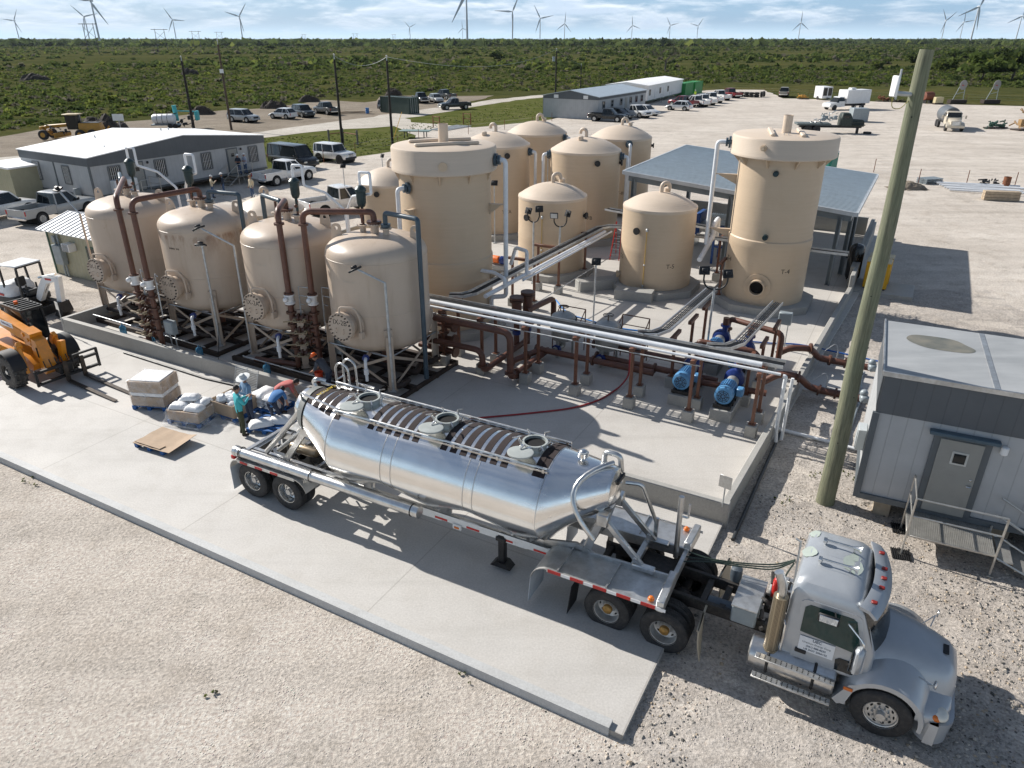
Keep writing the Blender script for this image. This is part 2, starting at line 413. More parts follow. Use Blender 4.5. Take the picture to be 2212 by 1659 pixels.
cam_d=bpy.data.cameras.new('camera');cam=bpy.data.objects.new('camera',cam_d);COL.objects.link(cam)
cam_d.sensor_width=36;cam_d.lens=FPX/1024*36;cam_d.clip_start=.1;cam_d.clip_end=40000
cam.location=(0,0,CAM_H);cam.rotation_euler=(PI/2-PITCH,0,0);SC.camera=cam
SUN_AZ,SUN_EL=R(145),R(34.5)
sd=Vector((math.cos(SUN_AZ)*math.cos(SUN_EL),math.sin(SUN_AZ)*math.cos(SUN_EL),math.sin(SUN_EL)))
ld=bpy.data.lights.new('sun','SUN');ld.energy=4.9;ld.angle=R(.5);ld.color=(1,.955,.89)
sun=bpy.data.objects.new('sun',ld);COL.objects.link(sun);sun.rotation_euler=(-sd).to_track_quat('-Z','Y').to_euler();sun.location=(0,0,60)
w=bpy.data.worlds.new('World');SC.world=w;w.use_nodes=True;t=w.node_tree;bg=t.nodes['Background']
sky=t.nodes.new('ShaderNodeTexSky');sky.sky_type='NISHITA';sky.sun_disc=False;sky.sun_elevation=SUN_EL;sky.sun_rotation=PI/2-SUN_AZ;sky.air_density=1.0;sky.dust_density=.6;sky.ozone_density=1.2
tc=t.nodes.new('ShaderNodeTexCoord')
def wn(scale,st,det):
 mp=t.nodes.new('ShaderNodeMapping');mp.inputs['Scale'].default_value=st;t.links.new(tc.outputs['Generated'],mp.inputs[0])
 n=t.nodes.new('ShaderNodeTexNoise');n.inputs['Scale'].default_value=scale;n.inputs['Detail'].default_value=det;n.inputs['Roughness'].default_value=.58;n.inputs['Distortion'].default_value=.25
 t.links.new(mp.outputs[0],n.inputs[0]);return n.outputs[0]
def wr(f,a,b,va=0.,vb=1.):
 r=t.nodes.new('ShaderNodeMapRange');r.inputs[1].default_value=a;r.inputs[2].default_value=b;r.inputs[3].default_value=va;r.inputs[4].default_value=vb;r.interpolation_type='SMOOTHSTEP'
 t.links.new(f,r.inputs[0]);return r.outputs[0]
def wm(f,a,b,mode='MIX'):
 m=t.nodes.new('ShaderNodeMix');m.data_type='RGBA';m.blend_type=mode
 for s_,v in((m.inputs[0],f),(m.inputs[6],a),(m.inputs[7],b)):
  if hasattr(v,'is_linked'):t.links.new(v,s_)
  else:s_.default_value=v
 return m.outputs[2]
sep=t.nodes.new('ShaderNodeSeparateXYZ');t.links.new(tc.outputs['Generated'],sep.inputs[0])
cl=wr(wn(9,(1,1,5.5),7),.42,.62);shade=wr(wn(9,(1,1,6),5),.40,.66)
ccol=wm(shade,(13.6,14.4,15.2,1),(8.4,10.2,12.4,1))
low=wr(sep.outputs[2],0.,.022)
high=wr(sep.outputs[2],.10,.24)
base=wm(high,wm(low,(8.6,11.6,14.0,1),wm(.7,sky.outputs[0],(4.2,7.6,11.6,1))),sky.outputs[0])
mk=t.nodes.new('ShaderNodeMath');mk.operation='MULTIPLY';t.links.new(cl,mk.inputs[0]);t.links.new(wr(sep.outputs[2],-.002,.016,.25,.92),mk.inputs[1])
mk2=t.nodes.new('ShaderNodeMath');mk2.operation='MULTIPLY';t.links.new(mk.outputs[0],mk2.inputs[0]);t.links.new(wr(sep.outputs[2],.10,.26,1.,.22),mk2.inputs[1])
t.links.new(wm(mk2.outputs[0],base,ccol),bg.inputs[0]);bg.inputs[1].default_value=.062
SC.view_settings.view_transform='Standard';SC.view_settings.look='None';SC.view_settings.exposure=.42;SC.view_settings.gamma=1
SC.cycles.max_bounces=6;SC.cycles.diffuse_bounces=3;SC.cycles.transparent_max_bounces=12;SC.cycles.use_adaptive_sampling=True
def caliche(name,a,b,peb):
 q=NT(name);g=q.noise(.12,6,.62);m=q.noise(.9,7,.68);f=q.noise(14,6,.7);ff=q.noise(45,3,.7)
 mp=q.n('ShaderNodeMapping');mp.inputs['Rotation'].default_value=(0,0,-FA);mp.inputs['Scale'].default_value=(.1,.9,1);q.l(q.geo.outputs['Position'],mp.inputs[0])
 trk=q.noise(.8,6,.65,vec=mp.outputs[0])
 c=q.ramp(g,[(.3,a),(.7,b)])
 c=q.mix(q.math('MULTIPLY',q.ramp(trk,[(.45,0.),(.68,1.)]),.5),c,tuple(x*.72 for x in a))
 c=q.mix(q.math('MULTIPLY',q.ramp(m,[(.5,0.),(.72,1.)]),.5),c,(a[0]*.66,a[1]*.62,a[2]*.58))
 dk=q.math('MULTIPLY',q.ramp(q.noise(.42,6,.7,stretch=(1,1,1)),[(.52,0.),(.68,1.)]),q.ramp(q.noise(5.5,5,.7),[(.42,0.),(.6,1.)]));c=q.mix(q.math('MULTIPLY',dk,.55),c,(a[0]*.42,a[1]*.42,a[2]*.40))
 c=q.mix(.7,c,q.ramp(f,[(.3,.2),(.7,.8)]),'OVERLAY')
 vo=q.n('ShaderNodeTexVoronoi');vo.inputs['Scale'].default_value=16;vo.inputs['Randomness'].default_value=1;q.l(q.geo.outputs['Position'],vo.inputs['Vector'])
 pb=q.math('MULTIPLY',q.ramp(vo.outputs['Distance'],[(.12,1.),(.32,0.)]),q.ramp(q.noise(2.2,4,.6),[(.5,0.),(.66,1.)]))
 c=q.mix(q.math('MULTIPLY',pb,.45),c,q.mix(.7,vo.outputs['Color'],(.5,.46,.4),'MIX'))
 h=q.math('ADD',q.math('MULTIPLY',f,.6),q.math('ADD',q.math('MULTIPLY',m,1.4),q.math('MULTIPLY',pb,peb)))
 q.b.inputs['Specular IOR Level'].default_value=.08
 return q.out(c,.95,q.bump(ff,.012,.5,q.bump(h,.07,.8)))
M_yard=caliche('caliche gravel',(.51,.455,.395),(.63,.575,.51),.5)
M_road=caliche('white caliche road',(.47,.43,.37),(.58,.54,.48),.2)
M_dirt=caliche('bare dirt',(.20,.165,.125),(.31,.265,.21),.3)
q=NT('scrub field');g=q.noise(.018,6,.62,stretch=(.6,1.6,1));m=q.noise(.16,7,.66);f=q.noise(1.3,5,.7);p2=q.noise(.05,5,.6,stretch=(.5,1.8,1))
c=q.ramp(g,[(.3,(.046,.054,.019)),(.5,(.070,.074,.028)),(.68,(.10,.092,.036))])
c=q.mix(q.math('MULTIPLY',q.ramp(m,[(.48,0.),(.66,1.)]),.7),c,(.026,.038,.014))
c=q.mix(q.math('MULTIPLY',q.ramp(p2,[(.55,0.),(.7,1.)]),.5),c,(.105,.09,.034))
c=q.mix(.4,c,q.ramp(f,[(.3,.25),(.7,.8)]),'OVERLAY');q.b.inputs['Specular IOR Level'].default_value=0;M_field=q.out(c,.95,q.bump(m,.8,.7,q.bump(f,.2,.6)))
q=NT('short verge grass');g=q.noise(.35,6,.65);f=q.noise(4,5,.7)
c=q.ramp(g,[(.32,(.07,.085,.024)),(.52,(.095,.105,.034)),(.7,(.14,.135,.06))]);c=q.mix(.5,c,q.ramp(f,[(.3,.25),(.7,.8)]),'OVERLAY');q.b.inputs['Specular IOR Level'].default_value=0;M_verge=q.out(c,.95,q.bump(f,.08,.8))
def sheet(name,pts,z,m,jit=.0,step=None,lab=None):
 out=[]
 n=len(pts)
 for i in range(n):
  a,b=Vector(pts[i]),Vector(pts[(i+1)%n]);L=(b-a).length;k=max(1,int(L/step))if step else 1
  for j in range(k):
   p=a.lerp(b,j/k)
   if jit:o=noise.noise_vector(p*(.9/max(step,.5)));p=p+Vector((o.x,o.y,0))*jit
   out.append((p.x,p.y))
 mb=MB();mb.add([(x,y,z)for x,y in out],[list(range(len(out)))])
 o=mb.build(name,m,smooth=False);tag(o,kind='structure');return o
sheet('ground',[(-14000,-60),(14000,-60),(14000,14000),(-14000,14000)],-.22,M_field)
def PX(l,z=GZ):return[gp(x,y,z)for x,y in l]
sheet('dirt_lot',PX([(-260,330),(0,296),(90,276),(330,258),(470,238),(590,232),(700,215),(790,221),(830,206),(990,206),(1062,205),(1015,222),(905,243),(770,262),(640,283),(420,300),(0,352),(-260,395)]),-.19,M_dirt,2.2,4)
sheet('verge',PX([(-260,400),(0,352),(420,300),(770,262),(905,243),(1015,222),(1195,204),(1195,262),(1000,288),(880,328),(760,345),(610,372),(300,420),(-200,470)]),-.17,M_verge,1.5,4)
sheet('road',PX([(-260,372),(0,341),(300,310),(570,283),(700,266),(800,252),(900,237),(985,227),(1070,214),(1190,203),(1300,195),(1300,198),(1195,207),(1080,221),(1010,233),(930,247),(885,254),(890,263),(1010,274),(1040,282),(900,292),(872,280),(850,272),(700,282),(560,300),(300,330),(0,361),(-260,400)]),-.155,M_road,1.2,3)
yard_far=PX([(-700,520),(-200,440),(20,425),(80,418),(300,405),(600,366),(690,352),(770,338),(855,326),(905,304),(900,290),(1010,276),(1100,268),(1190,258),(1300,235),(1390,212),(1470,199),(1560,193),(1650,194),(1690,212),(1800,215),(1960,222),(2100,226),(2330,232),(2700,238)])
sheet('yard',yard_far+[V(120,-40,0),V(-60,-40,0)],-.15,M_yard,1.0,2.5)
def hgt(x,y):
 p=Vector((x,y,0));d=p-W0;s=-(d.x*E1.x+d.y*E1.y);tt=d.x*E2.x+d.y*E2.y
 z=GZ
 if tt<-7.2:z-=.09*min(1,(-7.2-tt)/.15)*min(1,max(0,(s+1)/6))
 q1=Vector((s*.22,tt*1.1,0))
 z+=.04*noise.noise(q1)+.03*noise.noise(p*.45)+.03*noise.noise(Vector((s*.12+3,tt*2.2,1)))
 rg_=.5+noise.noise(p*.3+Vector((4,1,7)));z+=.02*noise.noise(p*2.1+Vector((9,3,0)))+.045*max(0,noise.noise(p*4.3)-.05)*max(.1,rg_*1.6)+.02*noise.noise(p*8.1)*max(.1,rg_)
 return z
nx,ny=430,350;gx=np.linspace(-27,25,nx);gy=np.linspace(.5,36,ny);vs=[]
for j in range(ny):
 for i in range(nx):
  x,y=gx[i],gy[j];e=min(i,nx-1-i,j,ny-1-j)/12.0
  vs.append((x,y,-.175 if e<=0 else(hgt(x,y)if e>=1 else-.175*(1-e)+hgt(x,y)*e)))
fs=[(j*nx+i,j*nx+i+1,(j+1)*nx+i+1,(j+1)*nx+i)for j in range(ny-1)for i in range(nx-1)]
mb=MB();mb.v=[Vector(p)for p in vs];mb.f=fs;mb.m=[0]*len(fs)
M_near=caliche('near caliche gravel',(.42,.375,.33),(.55,.505,.455),.9)
tag(mb.build('gravel_ground',M_near,ang=80),kind='structure')
def stones(name,pts,m):
 base=np.array([(1,0,0),(0,1,0),(-1,0,0),(0,-1,0),(0,0,1),(0,0,-1)],float)
 fc=np.array([(0,1,4),(1,2,4),(2,3,4),(3,0,4),(1,0,5),(2,1,5),(3,2,5),(0,3,5)])
 n=len(pts);P_=np.array(pts);rs=np.random.rand(n,6,3)*.5+.75;an=np.random.rand(n)*6.28
 v=base[None]*rs*P_[:,3][:,None,None];v[:,:,2]*=.65
 ca,sa=np.cos(an)[:,None],np.sin(an)[:,None];vx=v[:,:,0]*ca-v[:,:,1]*sa;vy=v[:,:,0]*sa+v[:,:,1]*ca
 v[:,:,0]=vx+P_[:,0][:,None];v[:,:,1]=vy+P_[:,1][:,None];v[:,:,2]+=P_[:,2][:,None]
 f=(fc[None]+(np.arange(n)*6)[:,None,None]).reshape(-1,3)
 me=bpy.data.meshes.new(name);me.from_pydata(v.reshape(-1,3).tolist(),[],f.tolist());
 for k in(m if isinstance(m,list)else[m]):me.materials.append(k)
 me.polygons.foreach_set('material_index',np.repeat(np.random.randint(0,len(me.materials),n),8))
 o=bpy.data.objects.new(name,me);COL.objects.link(o);return tag(o,kind='stuff')
sp=[]
def on_pad(x,y):
 d=Vector((x,y,0))-W0;s=-(d.x*E1.x+d.y*E1.y);tt=d.x*E2.x+d.y*E2.y
 return s>-.05 and tt>-7.35
while len(sp)<24000:
 y=random.uniform(3.5,22)if random.random()<.8 else random.uniform(22,34);x=random.uniform(-.8*y-5,.8*y+4)
 if x<-26 or x>24 or on_pad(x,y):continue
 dn=noise.noise(Vector((x*.35,y*.35,5)))+.38
 d=Vector((x,y,0))-W0;s=-(d.x*E1.x+d.y*E1.y);tt=d.x*E2.x+d.y*E2.y
 near_edge=(abs(s+.5)<.7 and-7.6<tt<-2)or(tt>-7.9 and tt<-7.3 and s<5)
 coarse=x>6.8 and 8<y<17 and noise.noise(Vector((x*.4,y*.4,1)))>-.15
 if random.random()>dn+(.7 if coarse else 0)+(.6 if near_edge else 0):continue
 r=random.choice((.007,.009,.011,.014,.02))*(1.5 if coarse or near_edge else 1.)*(1.6 if random.random()<.04 else 1)
 sp.append((x,y,hgt(x,y)+r*.25,r*random.uniform(.8,1.5)))
M_st1=mat('pale limestone',(.50,.44,.37),.9,0,.2,9);M_st2=mat('tan limestone',(.40,.32,.23),.9,0,.2,9);M_st3=mat('grey stone',(.25,.235,.21),.9,0,.2,9)
M_st4=mat('dark stone',(.10,.095,.085),.9,0,.2,9)
stones('loose_gravel',sp,[M_st1,M_st1,M_st2,M_st3,M_st3,M_st4])
def slab(name,s0,s1,t0,t1,z0,z1,m,skew=0.,bev=.012):
 mb=MB();p=[fp(s0,t0),fp(s1,t0),fp(s1,t1),fp(s0+skew,t1)]
 mb.prism([(q_.x,q_.y)for q_ in p][::-1],z0,z1,'xy');return mb.build(name,m,smooth=False)
tag(slab('concrete_pad',-.02,46,-7.3,-.002,-.6,0,M_pad),kind='structure')
tag(slab('containment_floor',0,28.4,0,36,-.6,-.004,M_floor,-2.0),kind='structure')
tag(slab('pad_kerb',.25,46,-7.33,-7.12,-.5,.075,M_kerb),kind='structure')
def wall(name,a,b,h,th,label,m=None,grp=None):
 mb=MB();a,b=Vector(a),Vector(b);mb.bar(a+V(0,0,h/2-.1),b+V(0,0,h/2-.1),th,h+.2,bev=.02)
 return tag(mb.build(name,m or M_wallc),label,'wall',grp)
wall('concrete_wall',fp(-.12,.09),fp(28.4,.09),.62,.2,'long low concrete containment wall in front of the tan pressure vessels')
wall('concrete_wall',fp(28.5,-.01),fp(28.5,20),.62,.2,'low concrete wall at the left end of the vessels, beside the beige metal shed')
rw=[fp(-.02,.2),gp(1698,893,.5),gp(1829,640,.5)]
rw=[V(5.6,15.7,0),V(16.6,33.9,0)]
wall('concrete_wall',rw[0],rw[1],.5,.2,'low concrete wall on the right side of the containment, crossed by two brown pipes')
wall('concrete_wall',rw[1]+(rw[1]-rw[0]).normalized()*.02,rw[1]+E2*13,1.1,.2,'taller concrete wall under the right edge of the metal canopy')
tag(slab('concrete_walk',-4.6,-.25,9.6,12.4,-.4,-.06,M_floor),kind='structure')
def leafmat(name,c,v=.35):
 q=NT(name);g=q.noise(.6,4,.6);q.out(q.ramp(g,[(.3,tuple(x*(1-v)for x in c)),(.7,tuple(x*(1+v)for x in c))]),.8);q.b.inputs['Specular IOR Level'].default_value=0;tl=q.n('ShaderNodeBsdfTranslucent');tl.inputs[0].default_value=tuple(x*.9 for x in c)+(1,);ad=q.n('ShaderNodeMixShader');ad.inputs[0].default_value=.5;q.l(q.b.outputs[0],ad.inputs[1]);q.l(tl.outputs[0],ad.inputs[2]);q.l(ad.outputs[0],q.t.nodes['Material Output'].inputs[0]);return q.m
L_=[leafmat('olive leaves',(.105,.135,.04)),leafmat('dark leaves',(.062,.086,.03)),leafmat('yellow green leaves',(.17,.20,.046)),leafmat('grey dry brush',(.15,.14,.10)),leafmat('mid green leaves',(.095,.13,.036))]
def clumps(name,items,nl,seed):
 rg=np.random.RandomState(seed);n=len(items);A=np.array([i[:5]for i in items]);mi=np.array([i[5]for i in items])
 u=rg.normal(size=(n,nl,3));u/=np.linalg.norm(u,axis=2,keepdims=True);rad=rg.rand(n,nl,1)**.45
 lob=1+.35*np.sin(u[:,:,:1]*3+rg.rand(n,1,1)*6)*np.cos(u[:,:,1:2]*4+rg.rand(n,1,1)*6)
 c=u*rad*lob;c[:,:,2]=np.abs(c[:,:,2])
 sc=np.stack([A[:,3],A[:,3],A[:,4]],1)[:,None,:];c=c*sc+A[:,None,:3]
 sz=(A[:,3]*rg.uniform(.85,1.15,n))[:,None,None]*(1.9/math.sqrt(nl))*rg.uniform(.6,1.4,(n,nl,1))
 a=rg.normal(size=(n,nl,3));a/=np.linalg.norm(a,axis=2,keepdims=True);b=np.cross(a,rg.normal(size=(n,nl,3)));b/=np.linalg.norm(b,axis=2,keepdims=True)+1e-9
 v=np.stack([c-a*sz,c+b*sz*.8,c+a*sz,c-b*sz*.8],2).reshape(-1,3)
 lim=np.repeat(A[:,2]-.05,nl*4);v[:,2]=np.maximum(v[:,2],lim)
 f=np.arange(n*nl*4).reshape(-1,4)
 me=bpy.data.meshes.new(name);me.from_pydata(v.tolist(),[],f.tolist())
 for m in L_:me.materials.append(m)
 k=np.repeat(mi,nl);sw=rg.rand(n*nl)<.16;k[sw]=rg.choice((0,2,4),sw.sum());me.polygons.foreach_set('material_index',k)
 o=bpy.data.objects.new(name,me);COL.objects.link(o);return o
def in_lot(x,y):
 d=-CAM_H/1.0
 den=y*math.cos(PITCH)+(CAM_H+.2)*math.sin(PITCH);px_=(512+FPX*x/den)*2212/1024
 py_=(384-FPX*(y*math.sin(PITCH)-(CAM_H+.2)*math.cos(PITCH))/den)*2212/1024
 e=np.interp(px_,[-300,0,90,330,470,590,700,790,830,990,1062,1190,1195,1470,1560,1680,1800,2100,2400],[322,288,268,250,231,226,208,214,199,199,199,197,194,188,180,182,183,188,192])
 return py_>e+4*noise.noise(Vector((x*.05,y*.05,3)))
sh=[];rnd=random.Random(3)
while len(sh)<13000:
 y=75+260*rnd.random()**1.25;x=rnd.uniform(-.95*y-10,.95*y+10)
 if in_lot(x,y):continue
 dn=noise.noise(Vector((x*.03,y*.05,0)))*.6+noise.noise(Vector((x*.12,y*.12,7)))*.5+(.25 if x>20 else 0.05)
 if dn<rnd.uniform(-.6,.55):continue
 r=rnd.uniform(.25,.8)*(1.7 if rnd.random()<.14 else 1)*(1.15 if x>40 else 1)
 k=rnd.choices((0,1,2,3,4),(38,6,16,20,30))[0]
 sh.append((x,y,-.22,r,r*rnd.uniform(.45,.85),k))
o=clumps('scrub',sh,24,1);tag(o,kind='stuff')
sh=[]
while len(sh)<9000:
 y=320+1500*rnd.random()**1.6;x=rnd.uniform(-.85*y,.9*y)
 dn=noise.noise(Vector((x*.006,y*.009,2)))+.25*noise.noise(Vector((x*.03,y*.03,7)))+(.18 if x>0 else-.05)+(y-500)/2200
 if dn<rnd.uniform(-.35,.5):continue
 r=rnd.uniform(.8,2.0)*(1.4 if dn>.35 else 1)
 sh.append((x,y,-.3,r*1.2,r*rnd.uniform(.5,.9),rnd.choices((0,1,2,3,4),(28,34,7,8,24))[0]))
o=clumps('distant_scrub',sh,12,2);tag(o,kind='stuff')
sh=[]
while len(sh)<7000:
 y=1300+4200*rnd.random()**1.4;x=rnd.uniform(-.85*y,.85*y)
 if noise.noise(Vector((x*.002,y*.004,5)))+(y-1500)/5000<rnd.uniform(-.3,.4):continue
 r=rnd.uniform(4,9);sh.append((x,y,-1,r*1.6,r*rnd.uniform(.6,.95),rnd.choices((0,1,4),(15,60,25))[0]))
o=clumps('far_woodland',sh,9,3);tag(o,kind='stuff')
gv=[]
for k in range(5200):
 px_=rnd.uniform(500,1360);py_=rnd.uniform(218,345)
 up=np.interp(px_,[500,850,900,985,1200,1360],[303,283,262,246,213,205]);lo=np.interp(px_,[500,700,850,870,985,1200,1360],[362,350,322,290,268,250,232])
 if not up<py_<lo:continue
 p=gp(px_,py_);r=rnd.uniform(.06,.14);gv.append((p.x,p.y,-.17,r,r*.8,rnd.choices((0,2,3,4),(3,4,2,4))[0]))
tag(clumps('verge_grass',gv,10,4),kind='stuff')
M_bark=mat('grey bark',(.10,.085,.07),.9,0,.3,3)
def tree(name,p,h,r,kind,label,group,seed):
 rg=random.Random(seed);th=thing(name,label,'tree',p,0,group);mb=MB()
 mb.tube([(0,0,0),(.05*h,.02*h,h*.25),(.02*h,0,h*.55)],[h*.035,h*.026,h*.015],7)
 its=[]
 for k in range(10):
  a=rg.uniform(0,6.28);zz=h*rg.uniform(.3,.78);rr=r*rg.uniform(.35,.8);q_=(rr*math.cos(a),rr*math.sin(a),zz)
  mb.tube([(0.03*h,0,h*.22),(q_[0]*.5,q_[1]*.5,(h*.22+zz)*.52),q_],[h*.016,h*.01,h*.004],5)
  its.append(q_+(r*rg.uniform(.42,.62),h*rg.uniform(.2,.3),rg.choice(kind)))
 mb.build('trunk',M_bark,th)
 o=clumps('crown',[(x,y,z-h*.1,a_,b_,k_)for x,y,z,a_,b_,k_ in its],60,seed);o.parent=th;return th
for i,(px_,py_,h,r,k,lab)in enumerate([(2120,172,8.5,7.0,(1,4,4),'broad dense green tree behind the yard near the right edge'),(2185,172,9.5,6.0,(1,4),'tall dark tree at the right edge of the picture'),(2040,158,6.5,5.5,(0,4),'rounded olive tree left of the broad dense tree'),(1985,140,6,6,(0,1),'wide low tree just right of the top of the wooden pole'),(2075,132,7,7,(4,1),'dark tree standing behind the rounded olive tree'),(1900,150,5,5,(0,3),'greyish low tree left of the wooden pole'),(2170,130,8,8,(1,4),'far dark tree behind the tall tree at the right edge'),(1075,132,5.5,4.5,(1,1),'dark round tree in the field below the tallest centre turbine'),(585,108,7,6,(1,1,4),'dark bushy tree in the field right of the brown pole'),(1010,120,4,5,(0,1),'small dark tree just left of the dark round tree')]):
 p=gp(px_,py_,-.22);tree('leafy_tree',p,h,r,k,lab,'leafy trees in the scrub field',40+i)
th=thing('bare_tree','bare leafless grey tree standing in the scrub field beyond the grey office building','tree',gp(1436,152,-.22));mb=MB();rg=random.Random(5)
mb.tube([(0,0,0),(.2,0,2),(.1,0,3.6)],[.42,.36,.3],8);mb.build('trunk',M_bark,th);mb=MB()
def branch(p,d,L,r,n):
 q_=p+d*L;mb.tube([p,(p+q_)/2+Vector((rg.uniform(-.1,.1),rg.uniform(-.1,.1),.08*L)),q_],[r,r*.8,r*.6],5)
 if n:
  for k in range(3 if n>1 else 4):
   d2=(d+Vector((rg.uniform(-.9,.9),rg.uniform(-.9,.9),rg.uniform(-.25,.6)))).normalized();branch(q_,d2,L*rg.uniform(.6,.82),r*.6,n-1)
for k in range(6):
 a=k*1.05;branch(Vector((.1,0,2.4+.25*k)),Vector((math.cos(a),math.sin(a),.55)).normalized(),3.0,.17,3)
mb.build('branches',M_bark,th)
M_brush=mat('cut brush',(.055,.043,.034),.95,0,.4,4)
for i,(px_,py_,wd,h,lab)in enumerate([(225,285,7,2.6,'dark heap of cut brush behind the yellow road grader'),(437,247,4.5,1.5,'dark brush heap behind the teal pump trailer'),(592,234,5,1.7,'dark brush heap behind the white crossover'),(668,220,4.5,1.5,'brown brush heap behind the grey pickup with flat bed'),(411,161,7,2.4,'dark brush heap in the field just right of the left black pole'),(76,173,9,2.2,'dark brush heap at the far left in the field'),(335,112,9,2.6,'small far brush heap below the left transmission towers'),(850,206,4,1.8,'dark brush heap behind the dark green container')]):
 th=thing('brush_pile',lab,'brush pile',gp(px_,py_,-.22),rnd.uniform(-.3,.3),'heaps of cut brush in the field');mb=MB();g_=14;vs=[]
 for j in range(g_+1):
  for k in range(g_*2+1):
   x=(k/g_-1)*wd*.5;y=(j/g_*2-1)*wd*.3;d_=max(0,1-(x/(wd*.5))**2-(y/(wd*.3))**2)**.6
   vs.append((x,y,h*d_*(.75+.45*noise.noise(Vector((x*.8+i*9,y*.8,0))))+.25*d_*noise.noise(Vector((x*3,y*3,i)))))
 n=g_*2+1;mb.add(vs,[(j*n+k,j*n+k+1,(j+1)*n+k+1,(j+1)*n+k)for j in range(g_)for k in range(g_*2)]);mb.build('heap',M_brush,th,smooth=False)
 mb=MB()
 for k in range(70):
  x=rnd.uniform(-.42,.42)*wd;y=rnd.uniform(-.24,.24)*wd;z=h*.75*max(0,1-(2*x/wd)**2-(y/wd/.3)**2)**.6;a=rnd.uniform(0,6.3);L=rnd.uniform(.4,1.1)
  mb.tube([(x,y,z*.8),(x+L*math.cos(a),y+L*math.sin(a),z+rnd.uniform(-.1,.5))],[.05,.015],4)
 mb.build('branches',M_brush,th)
M_turb=mat('turbine white',(.62,.65,.68),.5,0,.04,.02)
def turbine(px_,hub_y,blades,label,yaw=-.5):
 horizon=HY*2212/1024;K=FPX/math.cos(PITCH)**2
 d=(90-CAM_H)*K/((horizon-hub_y)*1024/2212);g=gp(px_,horizon+CAM_H*K/d*2212/1024,-.3)
 dd=d*1.0;x=None
 den=dd*math.cos(PITCH)-(90-CAM_H)*math.sin(PITCH);x=(px_*1024/2212-512)/FPX*den
 th=thing('wind_turbine',label,'wind turbine',(x,dd,-.3),0,'white wind turbines along the horizon');mb=MB()
 mb.tube([(0,0,0),(0,0,45),(0,0,89)],[2.3,2.0,1.35],14);mb.build('tower',M_turb,th)
 mb=MB();mb.at((0,0,90));mb.box((0,2,0),(3.6,11,3.8),.7);mb.build('nacelle',M_turb,th)
 mb=MB();mb.sphere((0,-4.6,90),(1.6,2.0,1.6),10,6);mb.build('hub',M_turb,th)
 for a in blades:
  mb=MB();u=Vector((math.cos(a),0,math.sin(a)));n_=Vector((-u.z,0,u.x));c=Vector((0,-4.8,90));rings=[]
  for f,cw,tk in((.03,1.3,1.2),(.1,1.9,1.1),(.2,3.0,.8),(.45,2.2,.5),(.75,1.4,.28),(1,.45,.1)):
   p=c+u*58*f;rings.append([p+n_*cw*.9,p+Vector((0,-tk,0)),p-n_*cw,p+Vector((0,tk,0))])
  mb.rings(rings);mb.build('blade',M_turb,th)
def ang(*l):return[R(x)for x in l]
for px_,hy,bl,lab in[(31,45,ang(172,60,-65),'faint far turbine at the left edge of the sky'),(182,36,ang(137,10,-100),'turbine partly behind the big left turbine and its transmission tower'),(196,3,ang(172,62,-58),'big left turbine cut by the top of the picture'),(373,43,ang(122,-4,-118),'turbine above the left pair of transmission towers'),(517,36,ang(163,54,-78),'turbine right of the brown pole top'),(885,59,ang(135,27,-100),'small turbine right of the second black pole pair'),(1007,-12,ang(240,120,0),'largest centre turbine with its hub above the picture'),(999,61,ang(94,225,-22),'small turbine hidden beside the largest centre tower'),(1107,26,ang(177,66,-88),'turbine right of the largest centre tower, one blade level'),(1167,40,ang(118,11,-110),'turbine with one blade pointing right, near the centre'),(1220,51,ang(86,216,-50),'turbine with one blade straight up, right of centre'),(1366,55,ang(95,228,-20),'turbine with blade up left of the bare tree'),(1448,55,ang(120,14,-110),'turbine above the bare tree'),(1508,56,ang(165,58,-92),'turbine right of the bare tree'),(1730,49,ang(91,224,-37),'lone turbine in the gap right of centre'),(2043,45,ang(118,43,-105),'turbine just right of the wooden pole'),(2082,48,ang(95,10,235),'small turbine between the two right turbines'),(2115,15,ang(204,72,-83),'big right turbine cut by the top of the picture'),(2208,35,ang(205,80,-45),'turbine at the right edge of the sky')]:
 turbine(px_,hy,bl,lab)
M_wpole=mat('far weathered pole',(.11,.10,.095),.9)
for px_,ybase,dist,hh,wd,lab in[(197,116,657,22.5,40,'nearest wooden transmission tower at the left'),(348,110,815,20,36,'second transmission tower from the left'),(424,0,1150,21,26,'transmission tower left of the brown pole'),(475,0,1450,22,20,'transmission tower behind the top of the brown pole'),(657,0,2000,21,11,'far transmission tower left of the second black pole'),(768,0,1750,21,15,'far transmission tower between the two middle black poles'),(851,0,2100,21,10,'far transmission tower right of the middle black pole')]:
 den=dist*math.cos(PITCH)+(CAM_H-10)*math.sin(PITCH);x=(px_*1024/2212-512)/FPX*den;wm_=wd*1024/2212/FPX*den
 th=thing('transmission_tower',lab,'power pylon',(x,dist,-.3),0,'wooden transmission towers crossing the field');q_=.5*.55*wm_
 for sx in(-1,1):
  mb=MB();mb.tube([(sx*q_*1.05,0,0),(sx*q_,0,hh+.6)],[.32,.22],6);mb.build('pole',M_wpole,th)
 mb=MB();mb.bar((-wm_/2,0,hh),(wm_/2,0,hh),.35,.45);mb.build('crossarm',M_wpole,th)
 mb=MB();mb.bar((-q_,0,hh*.9),(q_,0,hh*.55),.2);mb.bar((q_,0,hh*.9),(-q_,0,hh*.55),.2);mb.build('brace',M_wpole,th)
def q4(x,y,z=0):return gp(.2963*x,327.7+.2963*y,z)
def q5(x,y,z=0):return gp(491.6+.2963*x,327.7+.2963*y,z)
def q6(x,y,z=0):return gp(983.1+.2963*x,327.7+.2963*y,z)
def qa(x,y,z=0):return gp(901.2+.25927*x,573.5+.25927*y,z)
def qb(x,y,z=0):return gp(1392.8+.27167*x,573.5+.27167*y,z)
